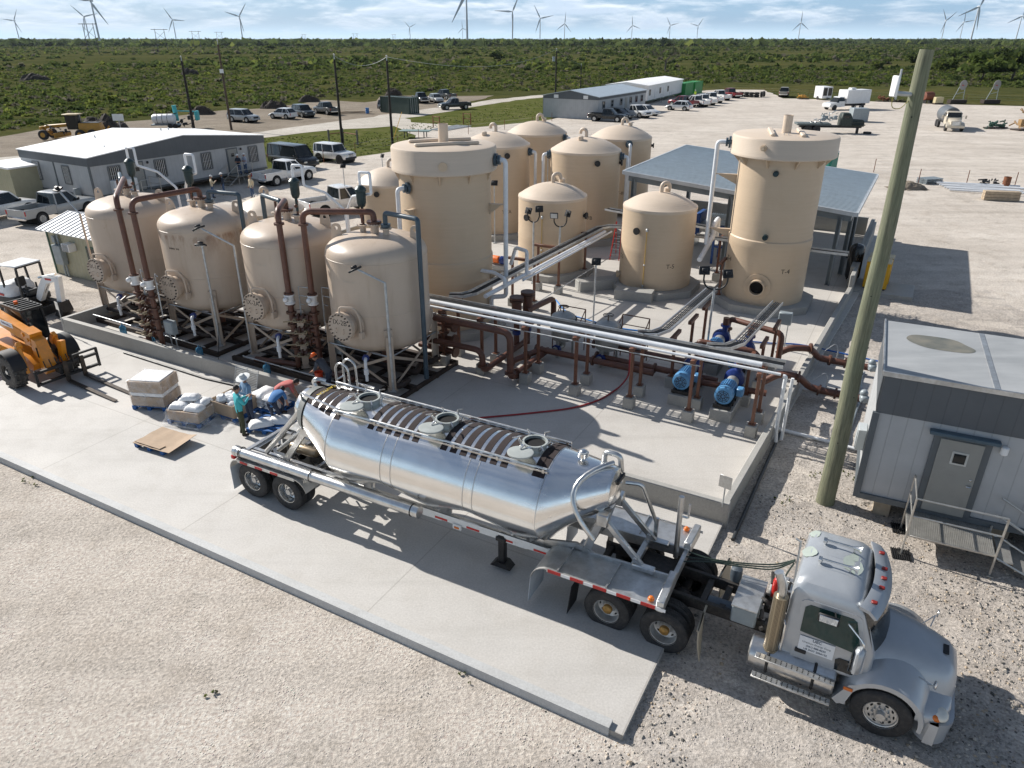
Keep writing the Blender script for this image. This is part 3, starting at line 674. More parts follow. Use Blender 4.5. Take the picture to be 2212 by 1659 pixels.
def pz(p,y):
 k=(384-y*1024/2212)/FPX;c_,s_=math.cos(PITCH),math.sin(PITCH);return CAM_H+p.y*(k*c_-s_)/(c_+k*s_)
def Z(p,z):return Vector((p.x,p.y,z))
def d2(a):return Vector((math.cos(a),math.sin(a),0))
def flange(mb,p,ax,r,th=.05,bolts=0):
 ax=Vector(ax).normalized();p=Vector(p);mb.cyl(p-ax*th,p+ax*th,r,seg=16)
def pipe(name,pts,r,m,label,cat='pipe',grp=None,bend=.3,fl=(),seg=12,par=None):
 mb=MB();mb.tube(pts,r,seg,bend=bend)
 o=mb.build(name,m,par)if par else tag(mb.build(name,m),label,cat,grp)
 if fl:
  fb=MB()
  for p,ax in fl:flange(fb,Vector(p)-(o.location if not par else Vector()),ax,r*1.65,r*.28)
  fb.build('flange',M_flange,o)
 return o
M_black_txt=mat('stencil black',(.02,.018,.016),.6)
M_bolt=mat('bolt steel',(.12,.10,.085),.5,.6)
VC={'2B':fp(13.57,3.28),'2A':fp(17.72,3.32),'1B':fp(22.34,3.3),'1A':fp(27.1,3.4)}
VR,VB,VT,VA=1.78,1.98,4.72,5.40
VLAB={'2B':'tan pressure vessel on legs marked IX-2B, nearest the tanker','2A':'tan pressure vessel on legs marked IX-2A','1B':'tan pressure vessel on legs marked IX-1B with rust streaks','1A':'tan pressure vessel on legs marked IX-1A, nearest the metal shed'}
def vessel(k):
 C=VC[k];th=thing('pressure_vessel',VLAB[k],'pressure vessel',C,FA,'ion exchange pressure vessels');n=16
 sq=lambda v:abs(v)**.8
 prof=[(0.02,VB-.66)]+[(VR*sq(math.sin(a)),VB-.66*sq(math.cos(a)))for a in np.linspace(.08,PI/2,n)]+[(VR,VB+.9),(VR+.008,VB+.91),(VR+.008,VB+.95),(VR,VB+.96)]+[(VR,VT-.02),(VR+.008,VT-.015),(VR+.008,VT+.015),(VR,VT+.02)]+[(VR*sq(math.cos(a)),VT+(VA-VT)*sq(math.sin(a)))for a in np.linspace(.03,PI/2,n)]
 mb=MB();mb.lathe(prof,56);sh=mb.build('shell',M_vesselr if k=='1B' else M_vessel,th,30)
 mw=MB();dz=2.62;mw.cyl((0,-VR+.12,dz),(0,-VR-.34,dz),.40,seg=28);mw.cyl((0,-VR+.06,dz),(0,-VR-.03,dz),.62,seg=32);mw.cyl((0,-VR-.30,dz),(0,-VR-.37,dz),.52,seg=32);mo=mw.build('manway',M_vessel,th)
 cv=MB();cv.cyl((0,-VR-.375,dz),(0,-VR-.45,dz),.52,seg=32)
 for sx in(-.16,.16):cv.tube([(sx-.0,-VR-.45,dz-.2),(sx,-VR-.52,dz-.2),(sx,-VR-.52,dz-.05),(sx,-VR-.45,dz-.05)],.014,6)
 cv.build('manway_cover',M_vessel,mo)
 bt=MB()
 for j in range(20):a=j*PI/10;bt.cyl((.45*math.cos(a),-VR-.28,dz+.45*math.sin(a)),(.45*math.cos(a),-VR-.50,dz+.45*math.sin(a)),.028,seg=6)
 bt.build('bolt_ring',M_bolt,mo)
 dv=MB();dv.tube([(.62,-VR-.12,dz-.35),(.62,-VR-.12,dz+.3),(.5,-VR-.22,dz+.72),(0,-VR-.42,dz+.72),(0,-VR-.42,dz+.5)],.035,8,bend=.15);dv.box((.62,-VR-.1,dz-.3),(.12,.2,.25),.01);dv.build('davit_arm',M_vessel,mo)
 text_part('vessel_number','IX-'+k,.26,M_black_txt,mo,frame((0,-VR-.452,dz+.17),(1,0,0),(0,0,1),(0,-1,0)),.001)
 for a,fl in((R(198),1),(R(25),-1)):
  u=d2(a);r_=VR*.80;zz=VT+(VA-VT)*.66;tng=Vector((-u.y,u.x,0));lg=MB();o_=16
  out=[(-.2,-.12),(.2,-.12)]+[(.17*math.cos(b),.34+.17*math.sin(b))for b in np.linspace(0,PI,9)];hole=[(.07*math.cos(b),.34+.07*math.sin(b))for b in np.linspace(0,2*PI,o_,endpoint=False)]
  M_=frame(u*r_+Vector((0,0,zz)),u,(0,0,1),u.cross(Vector((0,0,1))));T=lg.T;lg.T=M_
  outer=[]
  for b in np.linspace(0,2*PI,o_,endpoint=False):
   cx,sx_=math.cos(b),math.sin(b);outer.append((.17*cx,.34+.17*sx_)if sx_>=0 else((.17+.05*-sx_)*(1 if cx>0 else-1)if abs(cx)>.25 else cx*.6,.34+.52*sx_))
  for y_ in(-.03,.03):lg.add([(x,y,y_)for x,y in outer]+[(x,y,y_)for x,y in hole],[((i,(i+1)%o_,o_+(i+1)%o_,o_+i)if y_>0 else(i,o_+i,o_+(i+1)%o_,(i+1)%o_))for i in range(o_)])
  for ring in(outer,hole):lg.add([(x,y,q_)for q_ in(-.03,.03)for x,y in ring],[(i,(i+1)%o_,o_+(i+1)%o_,o_+i)for i in range(o_)])
  lg.T=T;lg.build('lifting_lug',M_vessel,th)
 for x,hh in((-.52,.34),(0,.38),(.5,.34)):
  nb=MB();zz=VA-.05-.06*(x!=0);nb.cyl((x,0,zz),(x,0,zz+hh),.11 if x else .15,seg=14);nb.cyl((x,0,zz+hh-.05),(x,0,zz+hh),.2 if x else .26,seg=18);nb.build('top_nozzle',M_vessel,th)
 nb=MB();nb.cyl((-VR+.05,-.1,3.75),(-VR-.36,-.1,3.75),.07,seg=12);nb.cyl((-VR-.3,-.1,3.75),(-VR-.42,-.1,3.75),.16,seg=14);nb.build('side_nozzle',M_vessel,th)
 LR=VR+.13
 for j in range(4):
  a=-PI/4+j*PI/2;u=d2(a);lb=MB();lb.T=frame(u*LR,u,Vector((-u.y,u.x,0)),(0,0,1))
  for q_ in(-.1,.1):lb.box((q_,0,1.22),(.025,.24,2.05),.003)
  lb.box((0,0,1.22),(.18,.022,2.05),.002);lb.box((0,0,.21),(.34,.34,.03),.003);lb.box((-.1,0,2.15),(.14,.30,.6),.01);lb.build('leg',M_vessel,th)
 for j in range(4):
  a,b=d2(-PI/4+j*PI/2)*LR,d2(PI/4+j*PI/2)*LR;nrm=(a+b).normalized()
  for(p,q_,o_)in((.28,1.42,.015),(1.42,.28,-.015)):
   bb=MB();bb.bar(a.lerp(b,.04)+V(0,0,p)+nrm*o_,b.lerp(a,.04)+V(0,0,q_)+nrm*o_,.02,.1,up=(0,0,1));bb.build('brace',M_vessel,th)
 pb=MB()
 for j in range(4):
  a,b=d2(-PI/4+j*PI/2)*(LR+.1),d2(PI/4+j*PI/2)*(LR+.1);pb.tube([a+V(0,0,1.5),b+V(0,0,1.5)],.025,6)
 pb.build('conduit_ring',M_galv,th)
 dn=MB();q_=Vector((.45,-VR*.75,1.45));dn.tube([q_,q_+V(.25,-.55,.05)],.07,10);dn.build('drain_stub',M_vessel,th)
 dn=MB();e_=q_+V(.25,-.55,.05);dn.tube([e_,e_+V(.16,-.22,0),e_+V(.16,-.22,-.75)],.055,10,bend=.1);dn.cyl(e_+V(.16,-.22,-.3),e_+V(.16,-.22,-.5),.085,seg=10);dn.build('drain_pipe',M_pvc,th)
 dn=MB();flange(dn,e_,(.45,-.9,0),.12,.05);dn.build('drain_valve',M_blued,th)
 nb=MB();nb.cyl((0,0,VB-.7),(0,0,.5),.12,seg=12);nb.build('bottom_outlet',M_brown,th)
 if k in('2B','2A','1B'):
  pt=MB()
  for j in range(9):a=R(-92+j*1.6+(2 if j>5 else 0));u=d2(a);pt.box(u*(VR+.002),(.03,.03,.05+.03*(j%3)),0)if 0 else pt.add([u*(VR+.004)+V(0,0,VT-.62+.012*math.sin(j*2.1)),d2(a+.018)*(VR+.004)+V(0,0,VT-.63),d2(a+.02)*(VR+.004)+V(0,0,VT-.57),u*(VR+.004)+V(0,0,VT-.56)],[(0,1,2,3)])
  pt.build('scuffed_marking',M_bolt if k=='1B' else mat('pale scuffs',(.55,.47,.38),.6),th,smooth=False)
 return th
for k in VC:vessel(k)
for k,lab in(('1A','black steel skid under the vessels IX-1A and IX-1B'),('2A','black steel skid under the vessels IX-2A and IX-2B')):
 a,b=VC[k],VC[k[0]+'B'];c=(a+b)/2;dr=(b-a).normalized();nn=Vector((-dr.y,dr.x,0));L=(b-a).length+3.9
 th=thing('steel_skid',lab,'skid',c,math.atan2(dr.y,dr.x),'vessel skids')
 for y in(-1.95,-.65,.65,1.95):
  mb=MB();mb.bar((-L/2,y,.09),(L/2,y,.09),.14,.19,bev=.006);mb.build('beam',M_skid,th)
 mb=MB()
 for j in range(9):x=-L/2+.07+j*(L-.14)/8;mb.bar((x,-1.87,.085),(x,1.87,.085),.1,.15)
 mb.build('cross_members',M_skid,th)
 mb=MB();rr=random.Random(ord(k[0]))
 for j in range(5):y=rr.uniform(-1.5,1.5);z=rr.uniform(.28,.5);mb.tube([(-L/2+rr.uniform(.2,1),y,z),(L/2-rr.uniform(.2,1.5),y,z),(L/2-rr.uniform(.2,1.5),y+.6,z)],rr.uniform(.05,.12),9,bend=.2)
 mb.build('underfloor_pipes',M_skid,th)
 mb=MB();mb.tube([(-L/2+.9,-2.2,.45),(L/2-.4,-2.2,.42)],.022,8);mb.build('front_conduit',M_galv,th)
def top(k,x=0):return VC[k]+E1*x+V(0,0,VA+.28)
for(pa,pb_,ka,kb,lab)in((gp(324,742,.2),gp(354,754,.2),'1A','1B','brown valve manifold with two tall pipes and white meters between IX-1A and IX-1B'),(gp(646,792,.2),gp(694,794,.2),'2A','2B','brown valve manifold with two tall pipes and white meters between IX-2A and IX-2B')):
 th=thing('pipe_manifold',lab,'pipe manifold',Z(pa,0),0,'brown vessel manifolds');o=Z(pa,0);zt=VA+.72
 dirx=Z(pb_-pa,0).normalized();perp=Vector((-dirx.y,dirx.x,0))
 for p,k in((pa,ka),(pb_,kb)):
  T_=top(k);mb=MB();mb.tube([Z(p,.25)-o,Z(p,zt)-o,Z(T_,zt)-o,Z(T_,VA+.33)-o],.105,14,bend=.34,bs=6);rp=mb.build('riser_pipe',M_brown,th)
  fb=MB()
  for zz in(zt-.45,3.12,2.72):flange(fb,Z(p,zz)-o,(0,0,1),.18,.035)
  flange(fb,Z(T_,VA+.36)-o,(0,0,1),.26,.05);fb.build('flange',M_flange,rp)
  fm=MB();fm.cyl(Z(p,2.77)-o,Z(p,3.07)-o,.15,seg=18);flange(fm,Z(p,2.77)-o,(0,0,1),.19,.03);flange(fm,Z(p,3.07)-o,(0,0,1),.19,.03);fm.sphere(Z(p,2.95)-o-perp*.22-dirx*.06,(.1,.1,.1));fm.build('flow_meter',M_white,rp)
  vb=MB();tp=Z(T_,0)+(E1*-.52)-o;vb.cyl(tp+V(0,0,VA+.28),tp+V(0,0,VA+.62),.05,seg=8);vb.build('vent_stem',M_brown,rp)
 for zz in(2.18,1.72,1.26,.80):
  mb=MB();mb.tube([Z(pa,zz)-o,Z(pb_,zz)-o],.1,12);L=(pb_-pa).length
  cp=mb.build('cross_pipe',M_brown,th);fb=MB()
  for f in(.3,.5,.72):flange(fb,Z(pa.lerp(pb_,f),zz)-o,dirx,.18,.035)
  for p in(pa,pb_):flange(fb,Z(p,zz+.22)-o,(0,0,1),.19,.035)
  fb.build('flange',M_flange,cp);hb=MB()
  for f in(.2,.62):h0=Z(pa.lerp(pb_,f),zz)-o-perp*.12;hb.tube([h0,h0-perp*.22,h0-perp*.24-dirx*.38+V(0,0,-.03)],.028,6);hb.cyl(h0,h0-perp*.16,.07,seg=8)
  hb.build('valve_handle',mat('tan valve handle',(.30,.235,.15),.5),cp)
 for f,sg in((0,-1),(1,1)):
  p=(pa,pb_)[int(f)];e_=Z(p,.25)-o;mb=MB();mb.tube([e_+V(0,0,.2),e_,e_+(-E2*.35 if sg>0 else-E1*.3),e_+E1*sg*1.9-E2*.35],.11,12,bend=.2);mb.build('floor_header',M_brown,th)
 mb=MB()
 for k2,p in((0,pa),(1,pb_)):
  for j in range(3):zz=1.6+j*.33;mb.tube([Z(p,zz)-o+dirx*.3+perp*.1,Z(p,zz+1.1)-o+dirx*.34+perp*.12,Z(p,zz+1.1)-o+dirx*(.55+.1*j)],.018,6)
 mb.build('instrument_tubing',M_galv,th)
def gpipe(k,pts,lab):
 mb=MB();mb.tube(pts,.085,12,bend=.12,bs=3);o=tag(mb.build('plastic_pipe',M_pvcg),lab,'pipe','grey blue plastic pipes from the vessel tops')
 fb=MB();flange(fb,Vector(pts[0])-o.location+V(0,0,.03),(0,0,1),.17,.05);fb.build('flange',M_pvcg,o)
zt=VA+.86
gpipe('2B',[top('2B',.5),Z(top('2B',.5),zt-.12),VC['2B']+E1*2.05-E2*.25+V(0,0,zt-.12),VC['2B']+E1*2.05-E2*.25+V(0,0,.35)],'grey blue plastic pipe running down the right side of IX-2B')
gpipe('1B',[top('1B',.5),Z(top('1B',.5),zt-.2),VC['1B']+E1*2.0+E2*.2+V(0,0,zt-.2),VC['1B']+E1*2.0+E2*.2+V(0,0,1.2)],'grey blue plastic pipe running down between IX-1B and IX-2A')
gpipe('2A',[top('2A',-.25),Z(top('2A',-.25),zt-.2),VC['2A']-E1*1.7+E2*.5+V(0,0,zt-.2),VC['2A']-E1*1.7+E2*.5+V(0,0,1.2)],'grey blue plastic pipe dropping on the left of IX-2A')
gpipe('1A',[top('1A',-.25),Z(top('1A',-.25),zt-.2),VC['1A']-E1*1.6+E2*.9+V(0,0,zt-.2),VC['1A']-E1*1.6+E2*.9+V(0,0,1.2)],'grey blue plastic pipe dropping behind IX-1A')
for k,sg in(('1A',1),('1B',-1),('2A',1),('2B',-1)):
 p=VC[k]+E1*(.52 if sg>0 else-.52)+E2*.05;th=thing('air_valve',{'1A':'green black air valve with white vent pipe on top of IX-1A','1B':'green black air valve with white vent pipe on top of IX-1B','2A':'green black air valve with white vent pipe on top of IX-2A','2B':'green black air valve with white vent pipe on top of IX-2B'}[k],'air valve',Z(p,VA+.25),FA,'air valves on the vessel tops')
 mb=MB();mb.lathe([(.05,.1),(.05,.55),(.12,.6),(.16,.72),(.17,1.1),(.2,1.12),(.2,1.2),(.12,1.28),(.05,1.32)],16);mb.build('valve_body',M_airv,th)
 mb=MB();mb.tube([(0,0,-.02),(0,0,.12),],.045,8);mb.sphere((.0,-.06,.3),.07,8,6);mb.build('isolation_valve',M_brown,th)
 mb=MB();mb.tube([(0,0,1.3),(0,0,1.75),(.42,.05,1.75),(.42,.05,1.05),(.9*sg,.6,.75),(1.5*sg,.9,.1),(1.5*sg,1.0,-3.5)],.05,10,bend=.07,bs=3);mb.build('vent_pipe',M_pvc,th)
def gooseneck(mb,x,y,z,r=.09,h=.35,a=0.):
 u=d2(a);p=Vector((x,y,z-.05));mb.tube([p,p+V(0,0,h)]+[p+V(0,0,h)+u*.2*(1-math.cos(b))+V(0,0,.2*math.sin(b))for b in np.linspace(.2,PI,9)]+[p+u*.4+V(0,0,h-.08)],r,10)
def plinth(c,r,h,lab,n=8):
 mb=MB();mb.prism([(c.x+r*math.cos(2*PI*(i+.5)/n+FA),c.y+r*math.sin(2*PI*(i+.5)/n+FA))for i in range(n)],-.02,h,'xy');tag(mb.build('concrete_plinth',M_pier),lab,'plinth','octagonal concrete plinths under the tanks')
def on_side(o,r,a,z):u=d2(a);return frame(u*r+V(0,0,z),Vector((-u.y,u.x,0)),(0,0,1),u)
def curved_text(par,body,r,a,z,size):
 o=text_part('tank_number',body,size,M_black_txt,par,Matrix.Identity(4),0)
 for v in o.data.vertices:
  x,y=v.co.x,v.co.y;b=a+x/r;v.co=((r+.006)*math.cos(b),(r+.006)*math.sin(b),z+y)
 return o
def dome_tank(key,C,r,z0,zs,za,label,texts,goose=0.9,hatch=None,nozz=()):
 th=thing('dome_tank',label,'storage tank',(C[0],C[1],0),0,'tan dome topped fibreglass tanks');mb=MB()
 mb.lathe([(r,z0),(r+.004,z0+(zs-z0)*.45),(r+.012,z0+(zs-z0)*.47),(r,z0+(zs-z0)*.5),(r,zs-.12)],64);mb.build('shell',M_frp,th)
 mb=MB();n=9;rs=(r*r+(za-zs)**2)/(2*(za-zs));am=math.asin(min(1,r/rs))
 mb.lathe([(r+.002,zs-.12),(r+.02,zs-.06),(r+.004,zs+.02)]+[(rs*math.sin(am*(1-t_)),za-rs*(1-math.cos(am*(1-t_))))for t_ in np.linspace(.06,1,n)],64);mb.build('dome',M_frpd,th)
 mb=MB();gooseneck(mb,0,0,za,.1,.28,goose);mb.build('vent_gooseneck',M_frpd,th)
 if hatch:mb=MB();mb.lathe([(.14,0),(.16,.05),(.16,.2),(.1,.24)],12);o=mb.build('vent_cap',M_frpd,th);o.location=(hatch[0],hatch[1],za-.02-(hatch[0]**2+hatch[1]**2)/(2*rs))
 for a,z in nozz:
  u=d2(a);mb=MB();mb.cyl(u*(r-.05)+V(0,0,z),u*(r+.12)+V(0,0,z),.09,seg=12);mb.cyl(u*(r+.1)+V(0,0,z),u*(r+.18)+V(0,0,z),.17,seg=14);mb.build('nozzle',M_black if z>2 else M_frp,th)
 for body,a,z,s_ in texts:curved_text(th,body,r,a,z,s_)
 return th
CA=lambda C:math.atan2(-C[1],-C[0])
T5,T6=(7.26,35.56),(2.14,38.4)
dome_tank('T5',T5,1.79,.35,4.16,4.78,'short tan dome tank marked T-5 with a yellow sight tube',[('T-5',CA(T5)+.42,1.55,.3),('T-5',CA(T5)-1.2,1.7,.3)],.2,(.35,.3),[(CA(T5)-.55,3.2),(CA(T5)-1.25,.75)])
dome_tank('T6',T6,1.8,.35,4.10,4.74,'short tan dome tank marked T-6 behind the double floodlights',[('T-6',CA(T6)+.3,1.6,.3)],.2,(.5,.4),[(CA(T6)-.75,3.2),(CA(T6)+1.15,3.2)])
T7B,T7A,T8B,T8A,T1_,T2_=(4.5,45.7),(-1.0,47.3),(7.75,53.5),(1.8,54.3),(-7.7,46.2),(-13.6,40.6)
dome_tank('7B',T7B,2.13,.3,5.42,6.15,'tall tan dome tank marked T-7B in the middle of the back row',[('T-7B',CA(T7B)+.12,1.7,.3)],2.6,(-.4,-.7),[(CA(T7B)+.32,4.9),(CA(T7B)+1.3,4.75)])
dome_tank('7A',T7A,2.13,.3,5.55,6.28,'tall tan dome tank marked T-7A right behind the tall collared tank',[('T-7A',CA(T7A)+.3,1.7,.3)],2.6,(-.7,-.7),[(CA(T7A)+.3,5.1)])
dome_tank('8A',T8A,2.13,.3,5.45,6.22,'tan dome tank at the back left of the rear row',[],.2,(.5,.2))
dome_tank('8B',T8B,2.13,.3,5.25,6.02,'tan dome tank at the back right, beside the canopy roof',[('T-8B',CA(T8B)+.1,1.7,.3)],.2,(.6,.2),[(CA(T8B)+1.5,4.7)])
dome_tank('1',T1_,1.95,.3,3.45,4.30,'tan dome tank marked T-1 partly hidden by the tall collared tank',[('T-1',CA(T1_)+.42,1.55,.3)],.4,None,[(CA(T1_)-.95,3.1),(CA(T1_)-.4,3.0)])
dome_tank('2',T2_,1.9,.3,2.9,3.62,'tan dome tank showing its top behind IX-1B and IX-2A',[],2.8,None)
for C,lab in((T5,'octagonal concrete plinth under tank T-5'),(T6,'octagonal concrete plinth under tank T-6'),(T7B,'concrete plinth under tank T-7B'),(T7A,'concrete plinth under tank T-7A')):plinth(V(*C,0),2.35 if C in(T5,T6)else 2.7,.34,lab)
for C,a in((T5,CA(T5)-.28),(T6,CA(T6)-.28)):
 u=d2(a);th=thing('sight_tube','yellow sight tube with valves on tank T-5' if C==T5 else 'yellow sight tube with valves on tank T-6','sight tube',V(*C,0)+u*1.86);mb=MB();mb.tube([(0,0,.55),(0,0,3.3)],.022,6);mb.build('tube',mat('yellowed tube',(.55,.36,.10),.4),th)
 mb=MB();mb.box((0,0,3.3),(.1,.16,.14),.02);mb.box((0,0,.55),(.08,.12,.16),.02);mb.sphere((0,0,1.6),.045,8,5);mb.build('valves',M_galv,th)
def collar_tank(C,rb,rc,z0,zc,zt,label,lid_a,texts):
 th=thing('collared_tank',label,'storage tank',(C[0],C[1],0),0,'tall tan tanks with collars');mb=MB();m_=z0+(zc-z0)*.42
 mb.lathe([(rb+.02,z0),(rb+.02,m_-.25),(rb+.045,m_-.2),(rb+.045,m_+.2),(rb,m_+.25),(rb,zc)],64);mb.build('shell',M_frp,th)
 mb=MB();mb.lathe([(rb-.05,zc),(rc-.02,zc),(rc+.015,zc+.03),(rc+.015,zc+.13),(rc,zc+.16),(rc,zt-.1),(rc-.03,zt-.03),(rc-.1,zt),(.05,zt+.05)],64);mb.build('collar',M_frpd,th)
 u=d2(lid_a);v=Vector((-u.y,u.x,0))
 for sg in(-1,1):
  mb=MB();mb.bar(v*.62*sg-u*1.3+V(0,0,zt+.08),v*.62*sg+u*1.3+V(0,0,zt+.08),.2,.13,bev=.04);mb.build('lid_beam',M_frpd,th)
 mb=MB();mb.cyl((0,0,zt),(0,0,zt+.78),.2,seg=18,cap=False);mb.cyl((0,0,zt+.7),(0,0,zt+.72),.19,seg=18);mb.build('vent_stack',M_frpd,th)
 mb=MB();mb.tube([(-.35,-.75,zt),(-.35,-.75,zt+.12),(-.15,-.75,zt+.12),(-.15,-.75,zt)],.016,6);mb.build('lid_handle',M_galv,th)
 mb=MB()
 for j in range(10):
  w_=d2(j*PI/5+.3);n_=Vector((-w_.y,w_.x,0));q_=[w_*(rb-.02)+V(0,0,zc),w_*(rc-.06)+V(0,0,zc),w_*(rb-.02)+V(0,0,zc-.42)]
  mb.add([p+n_*.03 for p in q_]+[p-n_*.03 for p in q_],[(0,1,2),(5,4,3),(0,3,4,1),(1,4,5,2),(2,5,3,0)])
 mb.build('collar_gussets',M_frp,th)
 for body,a,z,s_ in texts:curved_text(th,body,rb+.02,a,z,s_)
 return th
T3,T4=(-2.75,30.25),(12.05,33.3)
t3=collar_tank(T3,1.88,2.12,.35,6.72,7.68,'very tall tan tank with a wide collar marked T-3 in the centre',R(18),[('T-3',CA(T3)+.18,1.7,.34)])
t4=collar_tank(T4,1.83,2.25,.35,6.85,7.72,'very tall tan tank with a wide collar marked T-4 and an open round port',R(75),[('T-4',CA(T4)+.5,2.0,.3),('T-4',CA(T4)-1.1,2.2,.3)])
plinth(V(*T3,0),2.5,.34,'octagonal concrete plinth under tank T-3');plinth(V(*T4,0),2.45,.36,'octagonal concrete plinth under tank T-4')
a=CA(T4)-.12;u=d2(a);mb=MB();mb.cyl(u*1.7+V(0,0,1.25),u*2.12+V(0,0,1.25),.36,seg=28,cap=False);mb.cyl(u*1.7+V(0,0,1.25),u*2.12+V(0,0,1.25),.31,seg=28,cap=False);mb.rings([[u*2.12+V(0,0,1.25)+(Vector((-u.y,u.x,0))*math.cos(b)+V(0,0,math.sin(b)))*r_ for b in np.linspace(0,2*PI,28,endpoint=False)]for r_ in(.36,.31)],cap=False);mb.build('open_port',M_frp,t4)
mb=MB();mb.cyl(u*1.86+V(0,0,1.25),u*1.9+V(0,0,1.25),.31,seg=24);mb.build('port_interior',M_dark,t4)
mb=MB();mb.cyl(u*1.84+V(0,0,1.25),u*1.87+V(0,0,1.25),.6,seg=30);mb.build('port_reinforcement',M_frp,t4)
for da,z in((-.1,3.55),(-.08,6.3),(-.35,7.35)):
 u=d2(CA(T4)+da);rr=1.9 if z<7 else 2.25;mb=MB();mb.cyl(u*(rr-.1)+V(0,0,z),u*(rr+.14)+V(0,0,z),.12,seg=14);mb.cyl(u*(rr+.14)+V(0,0,z),u*(rr+.2)+V(0,0,z),.08,seg=10);mb.build('nozzle',M_frp if z>7 else M_airv,t4)
u=d2(CA(T3)-.03);mb=MB();mb.cyl(u*2.1+V(0,0,7.12),u*2.16+V(0,0,7.12),.17,seg=18);mb.build('blank_port',M_frp,t3)
def clamp_pipe(pts,r,lab,tk,hts,ta):
 mb=MB();mb.tube(pts,r,12,bend=.16,bs=4);o=tag(mb.build('overflow_pipe',M_pvc),lab,'pipe','white overflow pipes on the tanks')
 fb=MB();d_=(Vector(pts[1])-Vector(pts[0])).normalized();flange(fb,Vector(pts[0])+d_*.07-o.location,d_,r*2.5,.05);flange(fb,Vector(pts[0])+d_*.2-o.location,d_,r*1.9,.05);fb.build('flange',M_pvcg,o)
 return o
def bracket(C,r,a,z,L,par,tip):
 u=d2(a);n_=Vector((-u.y,u.x,0));mb=MB();p=u*(r-.04)+V(0,0,z)
 mb.bar(p,u*(r+L)+V(0,0,z),.16,.03);q_=[u*(r-.03)+V(0,0,z-.02),u*(r+L*.9)+V(0,0,z-.02),u*(r-.03)+V(0,0,z-.45)]
 mb.add([x+n_*.02 for x in q_]+[x-n_*.02 for x in q_],[(0,1,2),(5,4,3),(0,3,4,1),(1,4,5,2),(2,5,3,0)]);mb.build('pipe_bracket',M_frp,par)
ar=CA(T3)+1.22;u=d2(ar);p0=V(*T3,0)+u*2.12;p1=V(*T3,0)+u*2.58
clamp_pipe([p0+V(0,0,7.15),p1+V(0,0,7.15),p1+V(0,0,1.5),p1+E1*-.5-E2*.4+V(0,0,1.5),p1+E1*-.5-E2*.4+V(0,0,.6)],.1,'white overflow pipe down the right side of the tall tank T-3',1,0,0)
for z in(2.6,5.4):bracket(T3,1.88,ar,z,.6,t3,0)
al=CA(T3)-.85;u=d2(al);p0=V(*T3,0)+u*1.88;p1=V(*T3,0)+u*2.35-Vector((-u.y,u.x,0))*.15
clamp_pipe([p0+V(0,0,6.2),p1+V(0,0,6.2),p1+V(0,0,.8)],.09,'white overflow pipe down the left side of the tall tank T-3',1,0,0)
for z in(2.5,3.4,5.4):bracket(T3,1.88,al+.1,z,.45,t3,0)
a4=CA(T4)-1.5;u=d2(a4);p0=V(*T4,0)+u*2.25;p1=V(*T4,0)+u*2.85
clamp_pipe([p0+V(0,0,7.3),p1+V(0,0,7.3),p1+V(0,0,2.6)],.1,'white overflow pipe down the left side of the tall tank T-4',0,0,0)
for z in(3.4,5.9):bracket(T4,1.83,a4,z,.95,t4,0)
mb=MB();q_=p1+V(0,0,2.35);mb.tube([q_+E2*-.9+V(0,0,-.3),q_+E2*1.3+V(0,0,.35),q_+E2*1.3+V(0,0,.95),q_+E2*2.0+V(0,0,1.1),q_+E2*2.0+V(0,0,.2)],.12,12,bend=.15);tag(mb.build('drain_pipe',M_pvc),'fat white sloping pipe with its open end left of tank T-4','pipe')
for C,r_,a,zt_,lab in((T7A,2.13,CA(T7A)+1.25,5.15,'white overflow pipe on the right of tank T-7A'),(T7B,2.13,CA(T7B)-1.45,5.15,'white overflow pipe on the left of tank T-7B'),(T7B,2.13,CA(T7B)+1.35,5.1,'white overflow pipe on the right of tank T-7B'),(T8B,2.13,CA(T8B)+.25,5.0,'white overflow pipe down the front of the back right dome tank'),(T8A,2.13,CA(T8A)+1.1,5.2,'white overflow pipe stub on the back left dome tank')):
 u=d2(a);p0=V(*C,0)+u*r_;p1=V(*C,0)+u*(r_+.45);clamp_pipe([p0+V(0,0,zt_),p1+V(0,0,zt_),p1+V(0,0,.4)],.1,lab,1,0,0)
RT=2.25
def rack_bent(s,t0,t1,h,lab,along='t',cap=.16,pier=.42,posts=2):
 o=fp(s,t0);th=thing('rack_support',lab,'pipe support',o,FA,'brown pipe rack supports');dv=Vector((0,1,0))if along=='t' else Vector((-1,0,0));L=t1
 for k in range(posts):
  b=dv*(L*k/max(1,posts-1)if posts>1 else 0);mb=MB();mb.box(b+V(0,0,(pier+h)/2),(.1,.1,h-pier),.006);mb.box(b+V(0,0,pier+.012),(.22,.22,.024),.003);mb.build('post',M_rack,th)
  mb=MB();mb.box(b+V(0,0,pier/2-.02),(.36,.36,pier),.02);mb.build('concrete_pier',M_pier,th)
 mb=MB();a_,b_=(-.25,L+.2)if posts>1 else(-.5,.5)
 mb.bar(dv*a_+V(0,0,h+.06),dv*b_+V(0,0,h+.06),.13,.13,bev=.006);mb.build('cap_beam',M_rack,th);return th
for i,(s,lab)in enumerate([(.38,'brown rack frame on concrete piers nearest the right wall'),(2.44,'second brown rack frame from the right wall, beside the blue motors'),(4.5,'third brown rack frame from the right wall, holding the red hose'),(6.55,'fourth brown rack frame from the right wall'),(8.55,'fifth brown rack frame from the right wall, left of the steel filters'),(10.4,'sixth brown rack frame from the right wall, in front of tank T-3'),(12.1,'brown rack frame next to the vessel IX-2B')]):rack_bent(s,5.1,1.03,RT-.1,lab)
